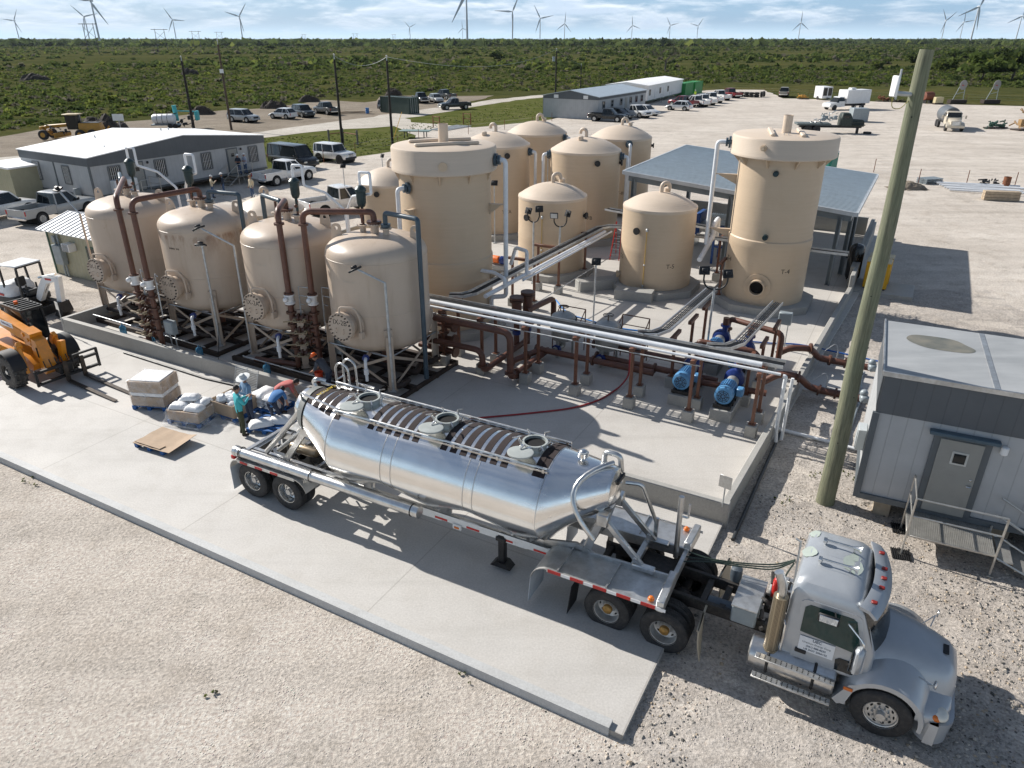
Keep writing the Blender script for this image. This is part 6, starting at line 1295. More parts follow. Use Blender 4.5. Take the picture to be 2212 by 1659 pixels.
mb=MB();mb.tube([(2.14,.75,1.3),(2.1,.75,2.35),(2.0,.75,2.4)],.02,6);mb.tube([(2.14,.85,1.3),(2.1,.85,2.3)],.02,6)
for z in(1.6,1.9,2.2):mb.tube([(2.12,.75,z),(2.12,.85,z)],.016,5)
mb.build('hose_holder',M_galv,tk)
mb=MB()
for k,y in enumerate((-.05,.05,.15)):mb.tube([(2.08,.5+y,2.05-.05*k),(1.75,.45+y,1.72),(1.1,.35+y,1.62-.03*k),(.4,.25+y,1.56-.04*k),(-.1,.2+y*2,1.42)],.016,6,bend=.4)
mb.tube([(2.08,.45,2.0),(2.0,.2,1.9),(1.9,0,1.4),(1.95,-.2,1.15)],.018,6,bend=.3);mb.build('air_lines',mat('green black air line',(.015,.03,.022),.5),tk)
def person(label,p,rz,J,mats,hat=None,hair=M_hair,group=None,skin=M_skinA,sleeve=.5,s=1.0,jk=None):
 """J: joints in metres, x right, y forward, z up. One skinned body; hair and headgear are children."""
 th=thing('person',label,'person',p,rz,group);th.scale=(s,s,s)
 vs,es,rd,kind=[],[],[],[]
 def v(q_,r_):vs.append(Vector(q_));rd.append(r_ if isinstance(r_,tuple)else(r_,r_));return len(vs)-1
 def e(a,b,k):es.append((a,b));kind.append(k)
 pel=v(J['pelvis'],(.165,.125));sp=v((Vector(J['pelvis'])+Vector(J['chest']))/2,(.15,.115));ch=v(J['chest'],(.185,.125));nk=v(J['neck'],.062);hd0=v(Vector(J['neck']).lerp(Vector(J['head']),.55),.055)
 e(pel,sp,1);e(sp,ch,1);e(ch,nk,1);e(nk,hd0,0)
 for sd in 'LR':
  sh=v(J['sh'+sd],.078);el=v(J['el'+sd],.052);wr_=v(J['wr'+sd],.034);pm=v(Vector(J['wr'+sd])+(Vector(J['wr'+sd])-Vector(J['el'+sd])).normalized()*.07,(.042,.026))
  e(ch,sh,1);e(sh,el,1 if sleeve>.2 else 0);e(el,wr_,1 if sleeve>.8 else 0);e(wr_,pm,0)
  d_=(Vector(J['wr'+sd])-Vector(J['el'+sd])).normalized();sdv=d_.cross(Vector((0,0,1)));sdv=sdv.normalized()if sdv.length>.1 else Vector((1,0,0));cu_=d_.cross(sdv)
  for k in range(4):f1=v(vs[pm]+d_*.045+sdv*(.03-.02*k),.010);f2=v(vs[f1]+d_*(.03+.008*(k in(1,2)))+cu_*.018,.008);e(pm,f1,0);e(f1,f2,0)
  tq=v(vs[wr_].lerp(vs[pm],.5)+sdv*.045+d_*.02,.011);t2=v(vs[tq]+d_*.03+cu_*.012,.009);e(wr_,tq,0);e(tq,t2,0)
  hp=v(J['hip'+sd],.098);kn=v(J['kn'+sd],.068);an=v(J['an'+sd],.045);toe=v(Vector(J['an'+sd])+Vector(J.get('toe'+sd,(0,.17,-.055))),(.048,.036));hl=v(Vector(J['an'+sd])+Vector((0,-.05,-.05)),.042)
  e(pel,hp,2);e(hp,kn,2);e(kn,an,2);e(an,toe,3);e(an,hl,3)
 me=bpy.data.meshes.new('body');me.from_pydata([tuple(x)for x in vs],es,[]);o=bpy.data.objects.new('body',me);COL.objects.link(o)
 md=o.modifiers.new('skin','SKIN');md.use_smooth_shade=True;md.branch_smoothing=.2
 for i,r_ in enumerate(rd):me.skin_vertices[0].data[i].radius=r_
 me.skin_vertices[0].data[pel].use_root=True
 o.modifiers.new('sub','SUBSURF').levels=1
 m2=bpy.data.meshes.new_from_object(o.evaluated_get(bpy.context.evaluated_depsgraph_get()));bpy.data.objects.remove(o)
 mb=MB();mb.v=[x.co.copy()for x in m2.vertices];mb.f=[list(q_.vertices)for q_ in m2.polygons];mb.m=[]
 for q_ in m2.polygons:
  c=q_.center;best=(9,0)
  for(a,b),k in zip(es,kind):
   A,B=vs[a],vs[b];t_=max(0,min(1,(c-A).dot(B-A)/max(1e-6,(B-A).length_squared)));d_=(c-A.lerp(B,t_)).length/max(.03,rd[a][0]*(1-t_)+rd[b][0]*t_)
   if d_<best[0]:best=(d_,k)
  mb.m.append(best[1])
 hc=Vector(J['head']);f_=Vector(J.get('face',(0,1,0))).normalized();rt=f_.cross(Vector((0,0,1))).normalized();up=rt.cross(f_);M_=frame(hc,rt,f_,up)
 mb.k=0;T=mb.T;mb.T=M_;mb.sphere((0,0,0),(.076,.098,.118),14,10);mb.sphere((0,.04,-.07),(.052,.055,.05),10,6);mb.add([(-.016,.09,-.03),(.016,.09,-.03),(0,.125,-.025),(0,.096,.02)],[(0,1,2),(1,3,2),(3,0,2)])
 for x in(-.078,.078):mb.sphere((x,-.005,-.01),(.012,.025,.034),8,5)
 mb.k=4
 for x in(-.03,.03):mb.sphere((x,.09,.012),(.012,.008,.008),6,4)
 mb.sphere((0,.09,-.062),(.024,.006,.006),6,4);mb.T=T
 mb.build('body',[skin,mats[0],mats[1],mats[2],M_black],th,60)
 if hair:hb=MB();hb.T=M_;hb.sphere((0,-.018,.03),(.083,.098,.105),12,8);hb.build('hair',hair,th)
 if hat:
  kind_,m_=hat;hb=MB();hb.T=M_
  if kind_=='brim':hb.lathe([(.23,.045),(.235,.055),(.10,.075),(.095,.15),(.07,.175),(.01,.18)],24)
  else:hb.lathe([(.125,.045),(.128,.055),(.108,.06),(.105,.11),(.08,.15),(.04,.17),(.01,.175)],20);hb.box((0,.12,.055),(.14,.09,.015),.005)
  hb.build('hat',m_,th)
 return th
STAND=dict(pelvis=(0,0,.96),chest=(0,.01,1.34),neck=(0,.01,1.52),head=(0,.03,1.66),shL=(-.19,0,1.43),shR=(.19,0,1.43),elL=(-.25,-.02,1.15),elR=(.25,-.02,1.15),wrL=(-.25,.08,.92),wrR=(.25,.08,.92),hipL=(-.10,0,.90),hipR=(.10,0,.90),knL=(-.11,.02,.50),knR=(.11,.02,.50),anL=(-.12,-.02,.10),anR=(.12,-.02,.10))
def pose(**k):d=dict(STAND);d.update(k);return d
PHONE=pose(elL=(-.24,.12,1.17),elR=(.24,.12,1.17),wrL=(-.1,.32,1.30),wrR=(.1,.32,1.32),face=(0,1,-.35))
FOLD=pose(elL=(-.26,.05,1.16),elR=(.26,.05,1.16),wrL=(.06,.2,1.14),wrR=(-.06,.22,1.17))
BEND=pose(pelvis=(0,-.15,.92),chest=(0,.27,1.08),neck=(0,.44,1.08),head=(0,.56,1.06),shL=(-.19,.36,1.06),shR=(.19,.36,1.06),elL=(-.2,.42,.80),elR=(.2,.42,.80),wrL=(-.14,.52,.58),wrR=(.14,.52,.58),hipL=(-.1,-.15,.87),hipR=(.1,-.15,.87),knL=(-.12,-.02,.49),knR=(.12,.06,.49),face=(0,.8,-.6))
LEAN=pose(pelvis=(0,-.1,.94),chest=(0,.2,1.2),neck=(0,.33,1.32),head=(0,.42,1.41),shL=(-.19,.24,1.26),shR=(.19,.24,1.26),elL=(-.22,.36,1.0),elR=(.22,.36,1.0),wrL=(-.12,.55,.88),wrR=(.12,.55,.86),hipL=(-.1,-.1,.88),hipR=(.1,-.1,.88),face=(0,.85,-.5))
g0='men unloading sacks beside the tanker'
person('man in teal shirt and olive trousers standing with his back to us',gp(527,941,0),R(-55),PHONE,(M_tealsh,M_olive,M_boot),None,group=g0,sleeve=.9)
person('man in wide pale hat and blue shirt facing the man in teal',gp(545,915,0),R(140),PHONE,(M_bluesh,M_jean,M_boot),('brim',M_hat),group=g0,sleeve=.9)
person('man in coral shirt bending over the sacks',gp(612,890,0),R(-75),BEND,(M_redsh,M_jean,M_boot),None,group=g0)
person('man in blue shirt bending low behind the trailer struts',gp(598,915,0),R(-20),BEND,(mat('mid blue shirt',(.05,.17,.40),.8),M_jean,M_boot),None,group=g0,s=.95)
person('man in orange hard hat and grey shirt leaning over by the vessels',gp(712,852,0),R(75),LEAN,(M_greysh,M_jean,M_boot),('hard',M_hard),group=g0)
p=gp(692,836,0);mb=MB();mb.lathe([(.12,0),(.15,.34),(.16,.36),(.145,.36),(.115,.03)],20);o=mb.build('bucket',mat('red bucket',(.62,.06,.02),.4));o.location=p+V(0,0,.25);tag(o,'red bucket beside the man in the orange hard hat','bucket');mb=MB();mb.box((0,0,.11),(.45,.45,.25),.01);o=mb.build('step_block',M_skid);o.location=p;tag(o,'dark block under the red bucket','block')
g1='men outside the white roofed office'
def pallet(par,L=1.2,W=1.0,m=None):
 mb=MB()
 for y in np.linspace(-W/2+.06,W/2-.06,6):mb.box((0,y,.135),(L,.12,.02),.003)
 mb.build('deck_boards',m or M_pall,par);mb=MB()
 for x in(-L/2+.07,0,L/2-.07):
  for y in(-W/2+.06,0,W/2-.06):mb.box((x,y,.075),(.14,.12,.1),.005)
  mb.box((x,0,.012),(.12,W,.024),.003)
 mb.build('blocks',m or M_pall,par)
def sack(x,y,z,rz,par,L=.62,W=.42,H=.17):
 mb=MB();mb.at((x,y,z),rz);n=9;rg=random.Random(int(x*100+y*37+z*11));top,bot=[],[]
 for i in range(n):
  for j in range(n):
   u,v_=i/(n-1)*2-1,j/(n-1)*2-1;e_=max(0,1-max(abs(u),abs(v_))**3)**.55;w_=1-.06*v_*v_
   top.append((u*L/2*w_,v_*W/2*(1-.05*u*u),.03+H*e_*.85+.012*rg.uniform(-1,1)*e_));bot.append((u*L/2*w_,v_*W/2*(1-.05*u*u),.02-.02*e_))
 idx=lambda i,j:i*n+j
 fs=[(idx(i,j),idx(i+1,j),idx(i+1,j+1),idx(i,j+1))for i in range(n-1)for j in range(n-1)]
 mb.add(top+bot,fs+[tuple(k+n*n for k in f[::-1])for f in fs]+[(idx(0,j+1)+0,idx(0,j),idx(0,j)+n*n,idx(0,j+1)+n*n)[::-1]for j in range(n-1)]+[(idx(n-1,j),idx(n-1,j+1),idx(n-1,j+1)+n*n,idx(n-1,j)+n*n)[::-1]for j in range(n-1)]+[(idx(i,0),idx(i+1,0),idx(i+1,0)+n*n,idx(i,0)+n*n)[::-1]for i in range(n-1)]+[(idx(i+1,n-1),idx(i,n-1),idx(i,n-1)+n*n,idx(i+1,n-1)+n*n)[::-1]for i in range(n-1)]);return mb
def put(mb,p,rz,name,m,label,cat,grp):
 o=mb.build(name,m,None,60);c=o.location.copy();M_=Matrix.Translation(p)@Matrix.Rotation(rz,4,'Z');q_=M_@c;o.location=q_;o.rotation_euler=(0,0,rz);return tag(o,label,cat,grp)
PR=FA+R(10)
P1,P2,P3,P4,P5,P6=[gp(x,y,0)for x,y in((342,872),(420,905),(352,958),(507,892),(588,880),(588,922))]
PRZ={1:R(-8),2:R(-16),3:R(-25),4:FA,5:FA,6:FA+.3}
for i,(p,lab)in enumerate([(P1,'blue pallet under the wrapped stack of cartons'),(P2,'blue pallet under the torn open stack of white sacks'),(P3,'blue pallet under the flattened cardboard'),(P4,'blue pallet under the open carton of plastic'),(P5,'blue pallet under the three piled sacks, behind the coral shirt man'),(P6,'blue pallet under the loose sacks by the trailer struts')]):
 th=thing('pallet',lab,'pallet',p,PRZ[i+1],'blue plastic pallets on the concrete');pallet(th,1.25,1.05)
def carton(p,rz,z0,L,W,H,label,bands,openbox=False,flare=0.0):
 th=thing('carton_stack',label,'carton',p+V(0,0,z0),rz);z=0
 for h,m in bands:mb=MB();mb.box((0,0,z+h/2),(L-(0 if m is M_card else .04),W-(0 if m is M_card else .04),h-.006),.015);mb.build('carton' if m is M_card else 'sacks',m,th);z+=h
 return th,z
th,z=carton(P1,PRZ[1],.15,1.22,1.02,.9,'shrink wrapped stack of brown cartons and white sacks on a pallet',[(.36,M_card),(.14,M_bag),(.42,M_card)])
mb=MB();mb.box((0,0,z+.015),(1.1,.9,.03),.012);mb.build('top_sheet',M_bag,th)
mb=MB();rg=random.Random(2);rings=[]
for zz,o_ in((.0,.02),(.2,.035),(.45,.02),(.7,.035),(.93,.03),(.97,-.04)):rings.append([Vector((q_.x*(1+.012*rg.uniform(-1,1)),q_.y*(1+.012*rg.uniform(-1,1)),zz))for q_ in rr(-.61-o_,.61+o_,-.51-o_,.51+o_,.06,0,3)])
mb.rings(rings,cap=False);top=rings[-1];mb.add([*top],[list(range(len(top)))]);mb.build('stretch_wrap',M_wrap,th)
th,z=carton(P2,PRZ[2],.15,1.2,1.0,.4,'low carton tray of white sacks with loose torn wrap',[(.36,M_card)])
mb=MB();rg=random.Random(9);rings=[]
for zz,o_ in((-.14,.16),(-.08,.2),(.05,.1),(.22,.06),(.34,.05),(.42,.0)):rings.append([Vector((q_.x*(1+.04*rg.uniform(-1,1)),q_.y*(1+.04*rg.uniform(-1,1)),zz+.015*rg.uniform(-1,1)))for q_ in rr(-.6-o_,.6+o_,-.5-o_,.5+o_,.1,0,4)])
mb.rings(rings,cap=False);mb.build('torn_wrap',M_wrap,th)
mb=MB();g_=16;vs=[]
for i in range(g_):
 for j in range(g_):x,y=.55+i*.07,-.45+j*.05;vs.append((x,y,-.1+.12*max(0,1-i/9)+.07*abs(noise.noise(Vector((x*5,y*5,2))))))
mb.add(vs,[(i*g_+j,(i+1)*g_+j,(i+1)*g_+j+1,i*g_+j+1)for i in range(g_-1)for j in range(g_-1)]);mb.build('trailing_wrap',M_wrap,th)
sg='white sacks being unloaded'
for(x,y,z,a,lab)in[(-.3,.2,.51,.1,'white sack at the back left of the torn stack'),(.3,-.22,.51,.05,'white sack at the front right of the torn stack'),(.28,.24,.51,1.6,'white sack at the back right of the torn stack'),(-.3,-.22,.51,.2,'white sack at the front left of the torn stack'),(-.12,.16,.67,.25,'white sack lying on top of the torn stack')]:put(sack(x,y,z,a,None),P2,PRZ[2],'sack',M_bag,lab,'sack',sg)
for k,z in enumerate((.15,.31,.47)):
 for x in(-.3,.3):
  put(sack(x*.95,0,z,1.57,None,.85,.55,.17),P5,PRZ[5],'sack',M_bag,['bottom','middle','top'][k]+' sack in the neat pile behind the coral shirt man, '+('left' if x<0 else 'right')+' one','sack',sg)
for(x,y,z,a,lab)in[(-.25,-.2,.15,.6,'white sack drooping off the pallet by the trailer struts'),(.25,.15,.15,.2,'white sack lying flat on the pallet by the trailer struts')]:put(sack(x,y,z,a,None,.8,.5,.2),P6,PRZ[6],'sack',M_bag,lab,'sack',sg)
th=thing('cardboard_sheet','flattened brown cardboard box lying on a blue pallet','cardboard',P3+V(0,0,.15),PRZ[3]);mb=MB();g_=13;vs=[]
for i in range(g_):
 for j in range(g_):u,v_=i/(g_-1)*2-1,j/(g_-1)*2-1;x,y=u*.78+.15,v_*.56;vs.append((x,y,.012+.1*max(0,u-.45)**1.2*(1+.8*v_)+.015*abs(math.sin(u*5))+.02*noise.noise(Vector((u*2,v_*2,1)))))
n=g_*g_;f0=[(i*g_+j,(i+1)*g_+j,(i+1)*g_+j+1,i*g_+j+1)for i in range(g_-1)for j in range(g_-1)]
mb.add(vs+[(x,y,z-.012)for x,y,z in vs],f0+[tuple(k+n for k in f[::-1])for f in f0]);mb.build('sheet',M_card,th);mb=MB();mb.prism([(-.6,-.5),(.5,-.52),(.52,-.3),(-.58,-.26)],.045,.055,'xy');mb.build('loose_flap',M_card,th)
th=thing('open_carton','open brown carton full of crumpled clear plastic behind the man in teal','carton',P4+V(0,0,.15),PRZ[4])
for nm,c,d_ in(('side',(0,-.5,.22),(1.15,.02,.44)),('side',(0,.5,.22),(1.15,.02,.44)),('side',(-.57,0,.22),(.02,.98,.44)),('side',(.57,0,.22),(.02,.98,.44))):mb=MB();mb.box(c,d_,.003);mb.build('carton_side',M_card,th)
mb=MB();rg=random.Random(3)
for k in range(9):mb.sphere((rg.uniform(-.38,.38),rg.uniform(-.3,.3),rg.uniform(.3,.5)),(rg.uniform(.14,.24),rg.uniform(.12,.2),rg.uniform(.1,.2)),9,6)
for v_ in mb.v:v_+=Vector(noise.noise_vector(v_*7))*.05
mb.build('crumpled_plastic',mat('milky plastic',(.78,.80,.82),.3,0,.05,6,.02,12),th,25)
f0,f1=gp(149.6,820,.12),gp(250.3,864.8,.06);fd=(f1-f0);fd.z=0;ta=math.atan2(fd.y,fd.x);fx=Vector((math.cos(ta),math.sin(ta),0));fy=Vector((-fx.y,fx.x,0))
wc=gp(38,834,0)+fy*.95
th=thing('telehandler','orange telescopic handler with pallet forks lowered on the concrete','telehandler',wc,ta)
heel=f0-wc;hx,hy=heel.dot(fx),heel.dot(fy)
for s_ in(-1,1):wheel(th,0,s_*.95,.62,.44,s_,M_frame,tm=M_tyred,rimr=.42,dish=.1,holes=6);wheel(th,-3.0,s_*.95,.62,.44,s_,M_frame,tm=M_tyred,rimr=.42,dish=.1,holes=6)
mb=MB()
for s_ in(-1,1):
 for j in range(18):
  a=j*PI/9
  for q_ in(-1,1):a2=a+q_*.09;mb.bar((.6*math.cos(a2),s_*.95+q_*.02,.62+.6*math.sin(a2)),(.62*math.cos(a2+.12),s_*.95+q_*.21,.62+.62*math.sin(a2+.12)),.09,.07,up=(math.cos(a2),0,math.sin(a2)))
mb.build('tyre_lugs',M_tyred,th)
mb=MB();mb.prism([(-3.8,.55),(.35,.5),(.5,.75),(.1,1.0),(-3.4,1.15),(-3.8,1.0)],-.42,.42);mb.build('chassis',M_orange,th)
for s_ in(-1,1):mb=fender(s_*.72,s_*1.2,-.72,.72,1.40,.66,M_black);mb.build('mudguard',M_black,th)
mb=MB();mb.bar((-3.6,0,2.2),(hx-1.35,0,1.62),.36,.42,bev=.03);bm=mb.build('boom',M_orange,th)
mb=MB();mb.box((hx-2.6,-.19,1.93),(.9,.012,.2),.002);db=mb.build('hire_decal',M_white,bm);text_part('decal_lettering','EquipmentShare',.1,mat('decal purple',(.07,.03,.16),.5),bm,frame((hx-2.6,-.198,1.93),(1,0,-.12),(.12,0,1),(0,-1,0)),.001,True)
mb=MB();mb.prism([(hx-1.5,1.35),(hx-1.1,1.38),(hx-.95,1.85),(hx-1.5,1.95)],-.22,.22);mb.tube([(hx-1.45,-.26,1.75),(hx-1.45,.26,1.75)],.08,10);mb.tube([(hx-1.2,-.26,1.6),(hx-1.2,.26,1.6)],.07,10);mb.build('boom_nose',M_orange,bm)
mb=MB();mb.prism([(hx-1.15,1.75),(hx-.72,1.62),(hx-.42,.55),(hx-.62,.35),(hx-.85,.42),(hx-1.1,1.1)],-.2,.2);mb.box((hx-.62,-.205,1.25),(.1,.012,.34),.02);mb.build('boom_head',M_orange,th)
mb=MB();mb.prism([(hx-.80,1.0),(hx-.7,1.0),(hx-.7,1.38),(hx-.80,1.38)],-.212,-.204);mb.build('head_slot',M_dark,th)
for s_ in(-1,1):mb=MB();mb.bar((.25,s_*.62,1.5),(hx-.75,s_*.7,.55),.12,.2,bev=.02);mb.bar((.05,s_*.62,1.2),(.32,s_*.62,1.62),.16,.22,bev=.02);mb.cyl((.25,s_*.52,1.5),(.25,s_*.72,1.5),.09,seg=12);mb.build('stabiliser_arm',M_orange,th)
mb=MB();mb.prism([(hx-.75,.6),(hx-.45,.62),(hx-.2,1.55),(hx-.5,1.5)],.42,.58);mb.build('tilt_link',M_orange,th)
mb=MB();W_=1.2
for z in(.28,.72):mb.bar((hx-.1,hy-1.0,z),(hx-.1,hy+1.25,z),.1,.09)
for y in(hy-1.0,hy+1.25):mb.bar((hx-.1,y,.2),(hx-.1,y,.95 if y>hy else .8),.08,.08)
mb.bar((hx-.05,hy+.35,.95),(hx-.05,hy+1.25,.95),.07,.07);mb.bar((hx-.05,hy+.35,.7),(hx-.05,hy+.35,.95),.07,.07)
for y in np.linspace(hy-.55,hy+.25,5):mb.tube([(hx-.2,y,.72),(hx-.3,y,1.0)],.02,5)
mb.box((hx-.35,hy+.1,.5),(.4,.5,.35),.04);mb.build('carriage',M_blk,th)
for y in(hy,hy+.62):mb=MB();L=fd.length;mb.prism([(hx-.05,.06),(hx+L,.035),(hx+L,.05),(hx+.04,.12),(hx+.03,.85),(hx-.05,.85)],y-.07,y+.07);mb.build('fork',mat('worn fork steel',(.06,.05,.042),.45,.5,.3,5,dirt=.4,dcol=(.2,.13,.08)),th)
mb=MB();mb.rings([rr(-2.4,-.9,.25,1.05,.1,z)for z in(1.1,1.6)]+[rr(-2.3,-1.0,.28,1.02,.1,2.3)]);cb=mb.build('cab',M_glassd,th);mb=MB();mb.rings([rr(-2.35,-.85,.22,1.05,.1,z)for z in(2.3,2.4)])
for k in range(6):mb.bar((-2.2+k*.24,.28,2.42),(-2.2+k*.24,1.0,2.42),.06,.04)
mb.build('cab_roof',M_blk,cb);mb=MB();mb.tube([(-.95,.3,1.1),(-.9,.3,1.7),(-1.0,.3,2.35)],.04,6);mb.tube([(-.95,1.0,1.1),(-.9,1.0,1.7),(-1.0,1.0,2.35)],.04,6);mb.build('cab_pillars',M_blk,cb)
mb=MB();mb.cyl((-1.7,.5,2.42),(-1.7,.5,2.54),.07,seg=12);mb.build('beacon',mat('orange beacon',(.85,.14,.01),.3),cb)
th=thing('mini_excavator','white and black mini excavator with canopy parked beside the metal shed','excavator',gp(45,680,GZ)+E2*.6,FA+R(8))
for y in(-.55,.55):
 mb=MB();pr=[(x,z)for x,z in[(-.95+.24*math.cos(a),.26+.24*math.sin(a))for a in np.linspace(PI/2,1.5*PI,7)]+[(.95+.24*math.cos(a),.26+.24*math.sin(a))for a in np.linspace(-PI/2,PI/2,7)]];mb.prism(pr,y-.17,y+.17);mb.build('track',M_tyred,th)
mb=MB();mb.box((0,0,.45),(1.0,.9,.2),.03);mb.box((1.35,0,.3),(.08,1.5,.42),.02);mb.bar((.5,-.4,.35),(1.3,-.4,.3),.1);mb.bar((.5,.4,.35),(1.3,.4,.3),.1);mb.build('undercarriage',M_blk,th)
mb=MB();loft_z(mb,[(-1.35,.65,-.75,.75,.3,.6),(-1.35,.65,-.75,.75,.3,.85)]);mb.build('counterweight',M_blk,th)
mb=MB();mb.rings([rr(-1.3,-.15,-.72,.72,.3,.85),rr(-1.28,-.2,-.7,.7,.3,1.15),rr(-1.1,-.35,-.6,.6,.25,1.4),rr(-.9,-.5,-.4,.4,.2,1.46)]);mb.build('engine_cover',M_white,th);mb=MB();mb.bar((-1.25,-.73,1.0),(-.6,-.74,.95),.02,.1);mb.build('red_stripe',M_redp,th)
mb=MB();mb.box((-.05,0,1.05),(.5,.5,.15),.05);mb.box((-.3,0,1.35),(.14,.48,.6),.05);mb.bar((.35,-.25,.85),(.35,-.25,1.4),.06);mb.bar((.35,.25,.85),(.35,.25,1.4),.06);mb.box((.4,0,1.0),(.25,.7,.3),.05);mb.build('seat_and_controls',M_black,th)
mb=MB()
for x,y in((-.55,-.62),(-.55,.62),(.45,-.62),(.45,.62)):mb.bar((x,y,.9),(x+(.05 if x>0 else-.05),y*.95,2.28),.07,.09)
mb.bar((-.6,-.6,2.28),(-.6,.6,2.28),.07);mb.bar((.5,-.6,2.28),(.5,.6,2.28),.07);mb.build('canopy_frame',M_blk,th);mb=MB();mb.box((-.05,0,2.34),(1.2,1.3,.06),.025);mb.build('canopy_roof',mat('white canopy',(.62,.64,.65),.5),th)
mb=MB();mb.prism([(.6,.75),(.85,.62),(1.55,1.55),(2.3,1.75),(2.3,1.95),(1.4,1.85),(.95,1.35)],-.12,.12);mb.build('boom',M_white,th);mb=MB();mb.box((1.75,-.128,1.78),(.38,.012,.09),.003);mb.build('red_decal',M_redp,th)
mb=MB();mb.prism([(2.1,1.9),(2.4,1.95),(2.2,.75),(2.0,.62),(1.9,.7)],-.1,.1);mb.build('dipper_arm',M_white,th);mb=MB();mb.tube([(1.0,0,1.75),(2.15,0,2.02)],.055,8);mb.tube([(.9,.0,.8),(1.5,0,1.5)],.05,8);mb.build('hydraulic_rams',M_chrome,th)
mb=MB();mb.prism([(1.9,.75),(2.2,.75),(2.35,.3),(2.1,.02),(1.75,.1),(1.95,.35)],-.28,.28);mb.build('bucket',M_blk,th)
sc_=gp(118.5,587-0,GZ);th=thing('metal_shed','beige ribbed metal shed with white ribbed roof and a window air conditioner','shed',V(-25.0,38.4,GZ),R(-29));L_s,D_s=6.2,3.2
mb=MB();mb.box((L_s/2,D_s/2,1.2),(L_s,D_s,2.4));mb.build('wall',M_shed,th)
for y0,y1,z0,z1 in((-.35,D_s/2,2.42,3.0),(D_s+.35,D_s/2,2.42,3.0)):mb=MB();mb.rings([[Vector((-.3,y0,z0)),Vector((-.3,y1,z1)),Vector((-.3,y1,z1+.04)),Vector((-.3,y0,z0+.04))],[Vector((L_s+.3,y0,z0)),Vector((L_s+.3,y1,z1)),Vector((L_s+.3,y1,z1+.04)),Vector((L_s+.3,y0,z0+.04))]]);ro=mb.build('roof',M_wroof,th);mb=MB();[mb.bar((x,y0,z0+.06),(x,y1,z1+.06),.05,.05)for x in np.arange(-.28,L_s+.3,.38)];mb.build('roof_ribs',mat('roof rib',(.62,.63,.64),.45),ro)
mb=MB();mb.prism([(0,2.4),(D_s,2.4),(D_s/2,2.98)],.0,.02,'yz');mb.build('gable',M_shed,th)
mb=MB();mb.box((.0,-.02,1.2),(.1,.06,2.42));mb.box((0,-.01,2.41),(.1,.08,.06));mb.build('corner_trim',mat('green trim',(.03,.09,.06),.5),th)
mb=MB();mb.box((2.1,-.22,1.75),(.62,.42,.42),.02);ac=mb.build('air_conditioner',M_white,th);mb=MB();[mb.box((2.1,-.435,1.58+k*.05),(.5,.012,.02))for k in range(8)];mb.build('grille',M_black,ac)
mb=MB();mb.box((1.0,-.17,1.2),(.72,.3,1.05),.02);mb.box((.75,-.1,2.0),(.25,.2,.35),.01);mb.build('electrical_panel',M_boxg,th);mb=MB();[mb.tube([(x,-.1,.0 if z<1 else 1.7),(x,-.1,z)],.05,8)for x,z in((1.2,.7),(.95,.7),(.75,2.2),(1.05,2.3))];mb.build('conduits',M_boxg,th)
mb=MB();mb.box((3.7,-.02,1.35),(.9,.06,1.1),.01);wn_=mb.build('window_frame',mat('green trim',(.03,.09,.06),.5),th);mb=MB();mb.box((3.7,-.05,1.35),(.74,.02,.94));mb.build('pane',M_glassd,wn_)
p=gp(1782,1084,GZ);th=thing('utility_pole','tall thick greenish wooden pole standing right of the containment wall','utility pole',p);mb=MB()
mb.tube([(0,0,-.2)]+[(.015*math.sin(z),.01*math.cos(z*1.3),z)for z in np.linspace(.3,11.2,14)]+[(.0,0,11.42)],[.245-.0068*k for k in range(16)],22);mb.build('shaft',M_pole,th)
mb=MB()
for k in range(7):a=R(-120+37*(k%3));z=2.0+1.35*k;r_=.235-.0085*z;mb.cyl((r_*math.cos(a),r_*math.sin(a),z),((r_+.012)*math.cos(a),(r_+.012)*math.sin(a),z),.016,seg=7)
mb.build('bolt_holes',M_dark,th)
an=thing('antenna','white flat panel antenna bracketed to the top of the wooden pole','antenna',p+V(-.42,-.05,10.55));mb=MB();mb.box((-.12,0,.16),(.07,.26,.42),.02);mb.build('panel',M_white,an);mb=MB();mb.tube([(-.05,0,-.1),(-.05,0,.5)],.022,8);mb.tube([(-.05,0,.02),(.27,.02,.0)],.05,8);mb.build('bracket',M_galv,an);mb=MB();mb.tube([(-.12,0,-.04),(-.1,0,-.28),(.1,0,-.3),(.26,.03,-.12)],.009,5,bend=.1);mb.build('cable',mat('olive cable',(.25,.22,.05),.5),an)
zb=.5;oc=gp(1849,1070,zb);ro=R(-25.6);th=thing('site_office','grey panelled site office with a flat roof, dark band and steel steps at the right','site office',V(oc.x,oc.y,0),ro);OL,OD,OH=12.0,3.95,3.55;z1=zb+OH
def office_box(th,L,D,zb,zl,z1,mx,mxd,my,myd):
 for nm,c,d_,m in(('wall',(L/2,.03,(zb+zl)/2),(L,.06,zl-zb),mx),('wall',(.03,D/2,(zb+zl)/2),(.06,D-.13,zl-zb),my),('wall',(L/2,D-.03,(zb+zl)/2),(L,.06,zl-zb),mx),('wall',(L-.03,D/2,(zb+zl)/2),(.06,D-.13,zl-zb),my)):mb=MB();mb.box(c,d_);mb.build(nm,m,th)
 for nm,c,d_,m in(('fascia',(L/2,.02,(zl+z1)/2),(L+.02,.08,z1-zl),mxd),('fascia',(.02,D/2,(zl+z1)/2),(.08,D-.13,z1-zl),myd),('fascia',(L/2,D-.02,(zl+z1)/2),(L+.02,.08,z1-zl),mxd),('fascia',(L-.02,D/2,(zl+z1)/2),(.08,D-.13,z1-zl),myd)):mb=MB();mb.box(c,d_);mb.build(nm,m,th)
office_box(th,OL,OD,zb,zb+2.52,z1,M_sidew,M_sided,M_sidey,M_sideyd)
